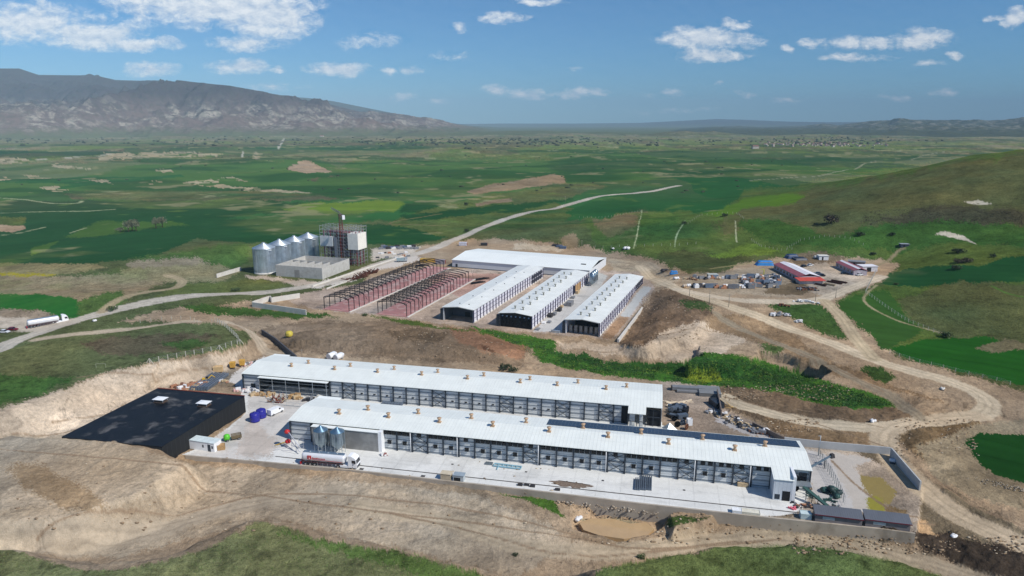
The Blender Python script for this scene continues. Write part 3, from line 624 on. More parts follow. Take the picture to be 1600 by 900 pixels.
range_mesh("low_hills", [(980, 216), (1010, 211), (1040, 206), (1070, 205), (1090, 207), (1115, 205), (1150, 210), (1190, 213), (1230, 217)], 5600, 900, 900, mL, .9, 420, seed=9, base=-14)
mL2 = hill_mat("low_hill_olive", (92, 92, 66), (84, 84, 62), (140, 130, 104), 0, 60, 2.5)
range_mesh("olive_hills", [(640, 212), (700, 207), (780, 205), (850, 204), (900, 207), (950, 206), (1000, 209), (1060, 213), (1100, 216)], 6200, 1500, 1200, mL2, .7, 500, seed=11, base=-16)
# plain beyond the detailed ground, out past the horizon
def far_plain():
    me = bpy.data.meshes.new("far_plain"); rs = [RMAX - 3, 6500, 8000, 12000, 20000, 27500]; na = 80
    vs = []; fs = []
    for r in rs:
        for k in range(na + 1):
            a = R(-80) + R(160) * k / na; z = hz(r * math.sin(a), r * math.cos(a)) - .6 if r < 5900 else -4
            vs.append((r * math.sin(a), r * math.cos(a), z))
    for i in range(len(rs) - 1):
        for k in range(na):
            q = i * (na + 1) + k; fs.append((q, q + na + 1, q + na + 2, q + 1))
    me.from_pydata(vs, [], fs); me.materials.append(hill_mat("far_plain", (96, 104, 74), (96, 104, 74), (120, 116, 92), 0, 50)); me.update()
    o = bpy.data.objects.new("plain", me); C.objects.link(o); o['kind'] = 'structure'
far_plain()
# ------------------------------------------------------------------ haze
HAZE = 6.0e-5
def haze():
    me = bpy.data.meshes.new("haze"); x0, x1, y0, y1, z0, z1 = -27800, 27800, -2500, 27800, -80, 950
    v = [(x, y, z) for x in (x0, x1) for y in (y0, y1) for z in (z0, z1)]
    me.from_pydata(v, [], [(0, 1, 3, 2), (4, 6, 7, 5), (0, 4, 5, 1), (2, 3, 7, 6), (0, 2, 6, 4), (1, 5, 7, 3)]); me.update()
    o = bpy.data.objects.new("haze", me); C.objects.link(o); o['kind'] = 'stuff'; o['label'] = 'thin blue haze filling the air over the plain'; o['category'] = 'haze'
    m = bpy.data.materials.new("haze"); m.use_nodes = True; t = m.node_tree; t.nodes.clear()
    ou = t.nodes.new('ShaderNodeOutputMaterial'); pv = t.nodes.new('ShaderNodeVolumePrincipled')
    pv.inputs['Color'].default_value = (.60, .84, 1, 1); pv.inputs['Density'].default_value = HAZE; pv.inputs['Anisotropy'].default_value = -.4
    t.links.new(pv.outputs[0], ou.inputs['Volume']); me.materials.append(m)
if HAZE_ON: haze()
# ------------------------------------------------------------------ materials for objects
MT = {}
def mat(name, c, rough=.6, metal=0.0, var=.12, scale=.6, spec=.4, stain=None, bump=0.0):
    if name in MT: return MT[name]
    m = bpy.data.materials.new(name); m.use_nodes = True; t = m.node_tree; N = NT(t); bs = t.nodes['Principled BSDF']
    bs.inputs['Roughness'].default_value = rough; bs.inputs['Metallic'].default_value = metal; bs.inputs['Specular IOR Level'].default_value = spec
    O = t.nodes.new('ShaderNodeTexCoord').outputs['Object']
    n = N.noise(O, scale, 5, .6)
    cl = lin(c)
    col = N.mix(N.ramp(n, .3, .7), [x * (1 - var) for x in cl], [min(1, x * (1 + var)) for x in cl])
    if stain:
        col = N.mix(N.ramp(N.noise(O, stain[1], 6, .62, .5), stain[2], stain[3], 0, stain[4] if len(stain) > 4 else 1), col, lin(stain[0]))
    N.l(col, bs.inputs['Base Color'])
    if bump:
        b = t.nodes.new('ShaderNodeBump'); b.inputs['Strength'].default_value = bump; b.inputs['Distance'].default_value = .05
        N.l(N.noise(O, scale * 6, 4), b.inputs['Height']); N.l(b.outputs[0], bs.inputs['Normal'])
    MT[name] = m; return m
def ribbed(name, c, period, axis=0, amp=.12, rough=.45, metal=0.0, c2=None, dirt=.06, depth=.05, width=.82):
    """sheet metal with ribs running across one object axis"""
    if name in MT: return MT[name]
    m = bpy.data.materials.new(name); m.use_nodes = True; t = m.node_tree; N = NT(t); bs = t.nodes['Principled BSDF']
    bs.inputs['Roughness'].default_value = rough; bs.inputs['Metallic'].default_value = metal
    O = t.nodes.new('ShaderNodeTexCoord').outputs['Object']
    s = t.nodes.new('ShaderNodeSeparateXYZ'); N.l(O, s.inputs[0])
    ph = N.math('FRACT', N.math('DIVIDE', s.outputs[axis], period))
    tri = N.math('ABSOLUTE', N.math('SUBTRACT', ph, .5))          # 0 centre .5 edge
    line = N.ramp(tri, width * .5, .5)
    cl = lin(c)
    n = N.noise(O, .25, 5, .6)
    col = N.mix(N.ramp(n, .3, .7), [x * (1 - dirt) for x in cl], [min(1, x * (1 + dirt)) for x in cl])
    if name.startswith('roof'): col = N.mix(N.ramp(N.noise(N.vm('MULTIPLY', O, (1, .09, 1)), 1.1, 4, .7), .5, .8, 0, .22), col, [x * .62 for x in cl]); col = N.mix(N.ramp(N.math('ABSOLUTE', N.math('SUBTRACT', N.math('FRACT', N.math('DIVIDE', s.outputs[1], 4.1)), .5)), .475, .5, 0, .3), col, [x * .6 for x in cl])
    # each sheet a touch different
    pid = N.math('FLOOR', N.math('DIVIDE', s.outputs[axis], period)); wn = t.nodes.new('ShaderNodeTexWhiteNoise'); wn.noise_dimensions = '1D'; N.l(pid, wn.inputs['W'])
    col = N.mix(N.math('MULTIPLY', wn.outputs[0], .10), col, [x * .7 for x in cl])
    col = N.mix(N.math('MULTIPLY', line, amp * 4), col, lin(c2) if c2 else [x * .55 for x in cl])
    N.l(col, bs.inputs['Base Color'])
    b = t.nodes.new('ShaderNodeBump'); b.inputs['Strength'].default_value = .6; b.inputs['Distance'].default_value = depth
    N.l(line, b.inputs['Height']); N.l(b.outputs[0], bs.inputs['Normal'])
    MT[name] = m; return m

class MB:
    def __init__(s): s.v = []; s.f = []; s.sm = []
    def add(s, vs, fs, smooth=False):
        o = len(s.v); s.v += [tuple(v) for v in vs]; s.f += [tuple(o + i for i in f) for f in fs]; s.sm += [smooth] * len(fs); return s
    def box(s, x0, y0, z0, x1, y1, z1):
        if x0 > x1: x0, x1 = x1, x0
        if y0 > y1: y0, y1 = y1, y0
        if z0 > z1: z0, z1 = z1, z0
        v = [(x, y, z) for z in (z0, z1) for y in (y0, y1) for x in (x0, x1)]
        return s.add(v, [(0, 2, 3, 1), (4, 5, 7, 6), (0, 1, 5, 4), (2, 6, 7, 3), (0, 4, 6, 2), (1, 3, 7, 5)])
    def cbox(s, cx, cy, z0, lx, ly, lz, rz=0.0, top=1.0):
        c, n = math.cos(rz), math.sin(rz); v = []
        for z, k in ((z0, 1.0), (z0 + lz, top)):
            for sy in (-.5, .5):
                for sx in (-.5, .5):
                    x, y = sx * lx * k, sy * ly * k; v.append((cx + x * c - y * n, cy + x * n + y * c, z))
        return s.add(v, [(0, 2, 3, 1), (4, 5, 7, 6), (0, 1, 5, 4), (2, 6, 7, 3), (0, 4, 6, 2), (1, 3, 7, 5)])
    def bar(s, a, b, w, h=None):
        a = Vector(a); b = Vector(b); h = h or w; d = (b - a).normalized()
        up = Vector((0, 0, 1)) if abs(d.z) < .95 else Vector((1, 0, 0))
        sx = d.cross(up).normalized() * w / 2; sy = sx.cross(d).normalized() * h / 2
        v = [p + i * sx + j * sy for p in (a, b) for i, j in ((-1, -1), (1, -1), (1, 1), (-1, 1))]
        return s.add(v, [(0, 3, 2, 1), (4, 5, 6, 7), (0, 1, 5, 4), (1, 2, 6, 5), (2, 3, 7, 6), (3, 0, 4, 7)])
    def tube(s, a, b, r, r2=None, n=12, caps=True):
        a = Vector(a); b = Vector(b); r2 = r if r2 is None else r2; d = (b - a).normalized()
        up = Vector((0, 0, 1)) if abs(d.z) < .95 else Vector((1, 0, 0))
        sx = d.cross(up).normalized(); sy = sx.cross(d).normalized()
        v = [p + (math.cos(2 * math.pi * k / n) * sx + math.sin(2 * math.pi * k / n) * sy) * rr for p, rr in ((a, r), (b, max(r2, 1e-3))) for k in range(n)]
        o = len(s.v); s.add(v, [(k, (k + 1) % n, n + (k + 1) % n, n + k) for k in range(n)], True)
        if caps:
            s.f += [tuple(o + k for k in range(n))[::-1], tuple(o + n + k for k in range(n))]; s.sm += [False, False]
        return s
    def lathe(s, cx, cy, prof, n=24, ang=None):
        v = []; k = len(prof)
        for i in range(n):
            a = 2 * math.pi * i / n
            v += [(cx + r * math.cos(a), cy + r * math.sin(a), z) for r, z in prof]
        f = [(i * k + j, ((i + 1) % n) * k + j, ((i + 1) % n) * k + j + 1, i * k + j + 1) for i in range(n) for j in range(k - 1)]
        return s.add(v, f, True)
    def prism(s, pts, z0, z1):
        n = len(pts); v = [(x, y, z0) for x, y in pts] + [(x, y, z1) for x, y in pts]
        a = sum(pts[i][0] * pts[(i + 1) % n][1] - pts[(i + 1) % n][0] * pts[i][1] for i in range(n))
        fs = [(k, (k + 1) % n, n + (k + 1) % n, n + k) for k in range(n)] + [tuple(range(n))[::-1], tuple(range(n, 2 * n))]
        if a < 0: fs = [f[::-1] for f in fs]
        return s.add(v, fs)
    def blob(s, cx, cy, cz, rx, ry, rz, seed=0, n=8, m=5, jit=.18, smooth=True):
        rnd = random.Random(seed); v = [(cx, cy, cz + rz)]
        for j in range(1, m):
            t = math.pi * j / m
            for i in range(n):
                a = 2 * math.pi * (i + .5 * (j % 2)) / n; k = 1 + rnd.uniform(-jit, jit)
                v.append((cx + rx * k * math.sin(t) * math.cos(a), cy + ry * k * math.sin(t) * math.sin(a), cz + rz * k * math.cos(t)))
        v.append((cx, cy, cz - rz)); f = [(0, 1 + i, 1 + (i + 1) % n) for i in range(n)]
        for j in range(m - 2):
            for i in range(n):
                a, b = 1 + j * n + i, 1 + j * n + (i + 1) % n; f.append((a, a + n, b + n, b))
        l = len(v) - 1; f += [(l, 1 + (m - 2) * n + (i + 1) % n, 1 + (m - 2) * n + i) for i in range(n)]
        return s.add(v, f, smooth)
    def mesh(s, name, m):
        me = bpy.data.meshes.new(name); me.from_pydata(s.v, [], s.f); me.polygons.foreach_set('use_smooth', s.sm); me.materials.append(m); me.update(); return me
    def part(s, name, m, parent=None, loc=(0, 0, 0), rz=0.0, label=None):
        o = bpy.data.objects.new(name, s.mesh(name, m)); C.objects.link(o); o.location = loc; o.rotation_euler = (0, 0, rz)
        if parent: o.parent = parent
        if label: o['label'] = label
        return o
def tag(o, label, cat, group=None, kind=None):
    if label: o['label'] = label
    if cat: o['category'] = cat
    if group: o['group'] = group
    if kind: o['kind'] = kind
    return o
def thing(name, label, cat, loc=(0, 0, 0), rz=0.0, group=None):
    o = bpy.data.objects.new(name, None); C.objects.link(o); o.location = loc; o.rotation_euler = (0, 0, rz); o.empty_display_size = .5
    return tag(o, label, cat, group)
def dup(src, loc, rz=0.0, label=None, scale=None, parent=None):
    r = src.copy(); C.objects.link(r); r.location = loc; r.rotation_euler = (0, 0, rz)
    if label: r['label'] = label
    if scale: r.scale = scale
    if parent: r.parent = parent
    for ch in src.children:
        c = ch.copy(); C.objects.link(c); c.parent = r
        for g in ch.children:
            d = g.copy(); C.objects.link(d); d.parent = c
    return r
def again(name, ob, parent, loc, rz=0.0):      # one more part that shares mesh data
    o = bpy.data.objects.new(name, ob.data); C.objects.link(o); o.parent = parent; o.location = loc; o.rotation_euler = (0, 0, rz); return o

mRoof = ribbed('roof_sheet', (236, 240, 234), 1.0, 0, .06, .42, dirt=.04)
mRoofC = ribbed('roof_sheet_grey', (236, 238, 232), 1.0, 0, .04, .4)
mRoofW = mat('roof_membrane', (240, 244, 240), .5, var=.03, scale=.08)
mWall = ribbed('wall_panel', (212, 216, 216), .55, 2, .16, .45, c2=(110, 122, 132), width=.7)
mWallC = ribbed('wall_panel_white', (222, 222, 232), 1.2, 2, .08, .5)
mDk = mat('dark_steel', (52, 60, 70), .5, .3, .15, 1)
mBlk = mat('black_plastic', (16, 17, 20), .6, 0, .2, 1)
mBlkSteel = mat('painted_frame_steel', (26, 25, 28), .5, .2, .15, 1)
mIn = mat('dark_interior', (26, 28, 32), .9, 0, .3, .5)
mFan = mat('cooler_wood_tone', (186, 156, 126), .7, 0, .12, 2)
mFan2 = mat('grey_chimney', (142, 142, 132), .7, 0, .12, 2)
mGalv = mat('galvanised', (186, 196, 204), .42, .6, .18, .35)
mSol = ribbed('solar_glass', (34, 46, 68), 1.0, 0, .12, .25, c2=(120, 130, 145), dirt=.2, width=.93)
mCon = mat('concrete', (186, 184, 178), .9, 0, .09, .5, stain=((150, 142, 130), .35, .5, .75, .5))
mConW = mat('concrete_wall', (172, 162, 148), .95, 0, .12, .25, stain=((120, 108, 92), .12, .52, .7, .6))
mConL = mat('light_concrete', (206, 202, 194), .9, 0, .07, .4, stain=((176, 166, 152), .2, .5, .75, .5))
mWhite = mat('white_paint', (236, 238, 240), .4, 0, .04, .5)
mRed = mat('red_paint', (190, 40, 40), .5, 0, .1, 1)
mGlass = mat('dark_glass', (22, 26, 34), .12, 0, .1, 1, spec=.8)
mTyre = mat('rubber', (28, 28, 30), .9, 0, .1, 3)
mChr = mat('rim_metal', (170, 172, 176), .35, .7, .1, 3)
mWood = mat('pallet_wood', (176, 142, 98), .85, 0, .18, 3)
mSlab = mat('red_slab', (176, 126, 122), .9, 0, .12, .3, stain=((200, 178, 170), .18, .48, .66, .8))

# ------------------------------------------------------------------ long barns
def gable(L0, L1, y0, y1, ze, zr, th=.12, yr=None):
    m = MB(); yr = (y0 + y1) / 2 if yr is None else yr
    for z in (0,):
        v = [(L0, y0, ze), (L1, y0, ze), (L1, yr, zr), (L0, yr, zr), (L1, y1, ze), (L0, y1, ze)]
        vb = [(a, b, c - th) for a, b, c in v]
        m.add(v + vb, [(0, 1, 2, 3), (3, 2, 4, 5), (6, 9, 8, 7), (9, 11, 10, 8), (0, 6, 7, 1), (5, 4, 10, 11), (0, 3, 9, 6), (3, 5, 11, 9), (1, 7, 8, 2), (2, 8, 10, 4)])
    return m
def chimney_mb():   # square base, waist and flared hood like the photograph's coolers
    m = MB(); m.cbox(0, 0, -.5, 1.3, 1.1, .75); m.lathe(0, 0, [(.0, .25), (.55, .25), (.42, .65), (.42, 1.0), (.7, 1.5), (.76, 1.54), (.76, 1.64), (.0, 1.66)], 12); return m
def panel_wall(P, x0, bays, bw, zt, braces, wm, boxes=False, y=0.0, boxes_mesh=None, hatch=None, colm=None, down_at=()):
    """wall with columns standing proud, rails and crossed braces"""
    L = bays * bw
    MB().box(x0, y + .32, 0, x0 + L, y + .5, zt).part('wall', wm, P)
    r = MB()
    for z in (.35, 1.9, 3.3, 4.6, zt - .35):
        r.box(x0, y + .2, z, x0 + L, y + .318, z + .11)
    r.part('girt', mat('girt_grey', (96, 106, 116), .5, .3), P)
    c0 = MB().box(-.13, -.12, 0, .13, .30, zt - .05).box(-.2, -.16, 0, .2, -.1, zt - .05).part('column', colm or mDk, P, (x0, y, 0))
    for k in range(1, bays + 1): again('column', c0, P, (x0 + k * bw, y, 0))
    b0 = None
    for k in braces:
        if b0 is None:
            m = MB()
            for z0, z1 in ((.3, 3.1), (3.2, zt - .4)):
                m.bar((.2, .02, z0), (bw - .2, .02, z1), .11); m.bar((.2, .05, z1), (bw - .2, .05, z0), .11)
            m.bar((.2, .03, 3.15), (bw - .2, .03, 3.15), .14)
            b0 = m.part('cross_brace', mDk, P, (x0 + k * bw, y, 0))
        else: again('cross_brace', b0, P, (x0 + k * bw, y, 0))

def barn_near(name, label, O, geo):
    P = thing(name, label, 'barn', (O[0], O[1], 0), AX)
    return P
ZE, ZR = 6.3, 7.45
# ---- front barn
Bn = thing('barn', 'front long white barn with fans under its eaves and solar panels on its back slope', 'barn', (OB[0], OB[1], 0), AX, 'long white barns')
gable(0, 142.4, -.45, 16.4, ZE, ZR).part('roof', mRoof, Bn)
MB().box(.05, 15.9, ZE - .3, 7.6, 18.6, ZE - .12).part('roof_extension', mRoofW, Bn)
MB().box(8, -2.1, ZE - .52, 28.5, -.46, ZE - .36).part('canopy_roof', mRoofW, Bn)
panel_wall(Bn, 28.6, 23, 4.53, 6.0, (2, 9, 14, 18, 21), mWall)
panel_wall(Bn, .3, 1, 6.6, 5.9, (), mWall)
MB().box(8.1, -1.9, 0, 28.3, -1.7, 5.75).part('corrugated_wall', ribbed('weathered_sheet', (142, 142, 140), .28, 0, .14, .6, dirt=.3), Bn)
MB().box(28.3, -1.9, 0, 29.3, .28, 6.1).part('end_pilaster', mWhite, Bn)
MB().box(.1, .5, 0, .35, 16, 6).box(.1, 15.8, 0, 142, 16.0, 6).box(141.9, .5, 0, 142.1, 15.8, 6.0).part('rear_wall', mWall, Bn)
bx = MB().box(-.55, -.55, 0, .55, .0, .95).box(-.45, -.62, .1, .45, -.56, .85)
w0 = None; h0 = None
for k in range(23):
    if k in (2, 9, 14, 18, 21): xs = (.45,)
    elif k in (5,): xs = (.45,)
    elif k >= 19: xs = (.35, .75)
    else: xs = (.2, .5, .8)
    for xx in xs:
        loc = (28.6 + (k + xx) * 4.53, .3, 4.85)
        if w0 is None: w0 = bx.part('wall_fan', mBlk, Bn, loc)
        else: again('wall_fan', w0, Bn, loc)
    if k not in (2, 9, 14, 17, 18, 21, 22):
        loc = (28.6 + (k + .5) * 4.53, .3, 1.95)
        if h0 is None: h0 = MB().box(-.5, -.5, 0, .5, 0, .85).box(-.6, -.55, .85, .6, .0, .95).part('air_hatch', mBlk, Bn, loc)
        else: again('air_hatch', h0, Bn, loc)
d0 = None
for k in (2, 5, 10, 14, 19, 22):
    m_ = None
    if d0 is None: d0 = MB().tube((0, 0, 0), (0, 0, 6), .1, n=8).part('downpipe', mWhite, Bn, (28.6 + k * 4.53 - .4, -.3, 0))
    else: again('downpipe', d0, Bn, (28.6 + k * 4.53 - .4, -.3, 0))
f0 = None
fansB = [(530, 640), (575, 636.5), (607, 645.5), (653, 641), (687, 654), (737, 649.5), (770, 660), (822, 655), (858, 668), (911, 662.5), (950, 676.5), (1001, 670), (1044, 688), (1097, 681.5), (1148, 698), (1195, 690)]
for i, (a, b) in enumerate([(530, 646), (575, 641.5), (607, 652), (653.5, 646.5), (686.5, 659.5), (736.5, 654), (770, 666), (822, 660), (858, 674.5), (911, 669), (950, 683), (1001.5, 678), (1044.5, 693), (1097.5, 687), (1148, 703), (1195, 698)]):
    x, y = G(a, b, ZE + .9); dx, dy = x - OB[0], y - OB[1]; u = dx * UX + dy * UY; v = -dx * UY + dy * UX
    zz_ = ZE + (ZR - ZE) * (1 - abs(v - 8) / 8.4)
    if f0 is None: f0 = chimney_mb().part('roof_fan', mFan, Bn, (u, v, zz_)); f0.scale = (.86, .86, .86)
    else: again('roof_fan', f0, Bn, (u, v, zz_)).scale = (.86, .86, .86)
# solar array on the back slope
def slope(u, v): return ZE + (ZR - ZE) * (1 - (v - 8) / 8.4)
m = MB()
for r_ in range(3):
    v0 = 10.4 + r_ * 1.85
    m.add([(74, v0, slope(0, v0) + .1), (141.4, v0, slope(0, v0) + .1), (141.4, v0 + 1.75, slope(0, v0 + 1.75) + .1), (74, v0 + 1.75, slope(0, v0 + 1.75) + .1),
           (74, v0, slope(0, v0) + .04), (141.4, v0, slope(0, v0) + .04), (141.4, v0 + 1.75, slope(0, v0 + 1.75) + .04), (74, v0 + 1.75, slope(0, v0 + 1.75) + .04)],
          [(0, 1, 2, 3), (7, 6, 5, 4), (0, 4, 5, 1), (2, 6, 7, 3), (1, 5, 6, 2), (0, 3, 7, 4)])
m.part('solar_array', mSol, Bn)
# end tower, right end gable with big fans
TW = MB(); TW.box(132.8, -5.2, 0, 137.2, .3, 5.6)
TW.part('tower_wall', ribbed('tower_sheet', (206, 212, 218), .9, 0, .07, .45), Bn)
MB().add([(132.6, -5.4, 5.62), (137.4, -5.4, 5.62), (137.4, .2, 6.42), (132.6, .2, 6.42), (132.6, -5.4, 5.5), (137.4, -5.4, 5.5), (137.4, .2, 6.30), (132.6, .2, 6.30)], [(0, 1, 2, 3), (7, 6, 5, 4), (0, 4, 5, 1), (2, 6, 7, 3), (1, 5, 6, 2), (0, 3, 7, 4)]).part('tower_roof', mRoof, Bn)
MB().box(134.9, -5.24, 0, 136.7, -5.2, 2.6).part('door_opening', mIn, Bn)
MB().box(133.2, -5.24, .3, 134.4, -5.2, 1.6).part('tower_window', mDk, Bn)
MB().box(137.2, -5.1, 0, 137.9, .3, 6.5).part('tower_flashing', mWhite, Bn)
panel_wall(Bn, 138.2, 1, 4.0, 6.0, (), mWall, y=.5)
MB().box(139.6, .35, 2.6, 141.4, .49, 5.0).part('window', mGlass, Bn)
fan0 = None
def fan_mb(r=1.05):
    m = MB(); n = 20
    m.tube((0, 0, 0), (.35, 0, 0), r, r * .96, n, False); m.tube((.06, 0, 0), (.1, 0, 0), r * .98, n=n); m.tube((.1, 0, 0), (.3, 0, 0), .2, n=8)
    for k in range(6):
        a = k * math.pi / 3; m.bar((.2, .15 * math.cos(a), .15 * math.sin(a)), (.24, r * .9 * math.cos(a), r * .9 * math.sin(a)), .4, .04)
    return m
for i in range(6):
    for j in range(2):
        loc = (142.12, 1.8 + i * 2.5, 1.6 + j * 2.6)
        if fan0 is None: fan0 = fan_mb().part('end_fan', mBlk, Bn, loc)
        else: again('end_fan', fan0, Bn, loc)
for loc in ((138.6, -.5, 1.4), (138.6, -.6, 3.8)): again('end_fan', fan0, Bn, loc, R(-90))

# ---- rear barn
An = thing('barn', 'rear long white barn without solar panels, with an open dark bay near its left', 'barn', (OA[0], OA[1], 0), AX, 'long white barns')
ZA, ZAR = 6.3, 7.6
gable(0, 141.6, -.45, 19.2, ZA, ZAR).part('roof', mRoof, An)
MB().box(.05, 18.7, ZA - .3, 6.4, 20.9, ZA - .12).part('roof_extension', mRoofW, An)
MB().box(7, -1.9, ZA - .5, 32.6, -.46, ZA - .34).part('canopy_roof', mRoofW, An)
MB().add([(131.5, -4.6, 5.6), (136.8, -4.6, 5.6), (136.8, -.3, 6.38), (131.5, -.3, 6.38), (131.5, -4.6, 5.48), (136.8, -4.6, 5.48), (136.8, -.3, 6.26), (131.5, -.3, 6.26)], [(0, 1, 2, 3), (7, 6, 5, 4), (0, 4, 5, 1), (2, 6, 7, 3), (1, 5, 6, 2), (0, 3, 7, 4)]).part('porch_roof', mRoof, An)
panel_wall(An, 32.7, 22, 4.49, 6.0, (1, 8, 13, 17, 20), mWall)
panel_wall(An, .2, 1, 6.4, 5.9, (), mWall)
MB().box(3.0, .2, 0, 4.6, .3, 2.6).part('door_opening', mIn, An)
# open bay with racks inside
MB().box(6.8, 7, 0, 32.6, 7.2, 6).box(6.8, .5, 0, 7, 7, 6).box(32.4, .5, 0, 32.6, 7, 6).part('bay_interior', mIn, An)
m = MB()
for k in range(6):
    x = 7.4 + k * 4.95
    m.bar((x, -1.7, 0), (x, -1.7, 5.9), .14)
for z in (1.4, 2.8, 3.2, 4.4): m.bar((7.2, -1.2 + z * .1, z), (32.4, -1.2 + z * .1, z), .1)
m.part('bay_rack', mGalv, An)
a0 = None
for k in range(22):
    if k in (1, 8, 13, 17, 20, 18, 19, 21): continue
    loc = (32.7 + (k + .5) * 4.49, .3, 2.3)
    if a0 is None: a0 = MB().add([(-.4, 0, .3), (.4, 0, .3), (.4, -.3, 0), (-.4, -.3, 0), (-.4, 0, .22), (.4, 0, .22)], [(3, 2, 1, 0), (0, 1, 5, 4), (3, 4, 5, 2), (2, 5, 1), (0, 4, 3)]).part('air_flap', mBlk, An, loc)
    else: again('air_flap', a0, An, loc)
MB().box(.1, .5, 0, .35, 19, 6).box(.1, 18.8, 0, 141.4, 19, 6).box(141.3, .5, 0, 141.5, 18.8, 6).part('rear_wall', mWall, An)
# right-hand end: two-storey openings
m = MB(); 
for x in (131.6, 134.2, 136.7, 139.0, 141.3):
    m.bar((x, -4.3 if x < 137 else -.2, 0), (x, -4.3 if x < 137 else -.2, 5.5), .2)
m.bar((131.6, -4.3, 3), (136.7, -4.3, 3), .2); m.bar((136.7, -.2, 3), (141.3, -.2, 3), .2)
m.part('end_frame', mDk, An)
MB().box(132, -3.6, .3, 133.6, -3.4, 5.0).part('infill_panel', mWall, An); MB().box(134.9, -3.6, .2, 136, -3.4, 5.2).part('infill_panel', mWall, An)
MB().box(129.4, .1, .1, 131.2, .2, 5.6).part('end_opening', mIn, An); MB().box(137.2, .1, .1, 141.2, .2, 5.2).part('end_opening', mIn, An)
g0 = None
for (a, b) in [(455.5, 573), (482, 569), (523, 578), (547.5, 573.5), (590, 582.5), (616, 578), (659, 587), (684, 582.5), (730.5, 593), (756, 588), (813, 599), (828, 594), (870.5, 603.5), (903, 599), (947, 609.5), (979, 605.5)]:
    x, y = G(a, b, ZA + .9); dx, dy = x - OA[0], y - OA[1]; u = dx * UX + dy * UY; v = -dx * UY + dy * UX
    zz_ = ZA + (ZAR - ZA) * (1 - abs(v - 9.4) / 9.8)
    if g0 is None: g0 = chimney_mb().part('roof_fan', mFan, An, (u, v, zz_)); g0.scale = (.8, .8, .75)
    else: o = again('roof_fan', g0, An, (u, v, zz_)); o.scale = (.8, .8, .75)

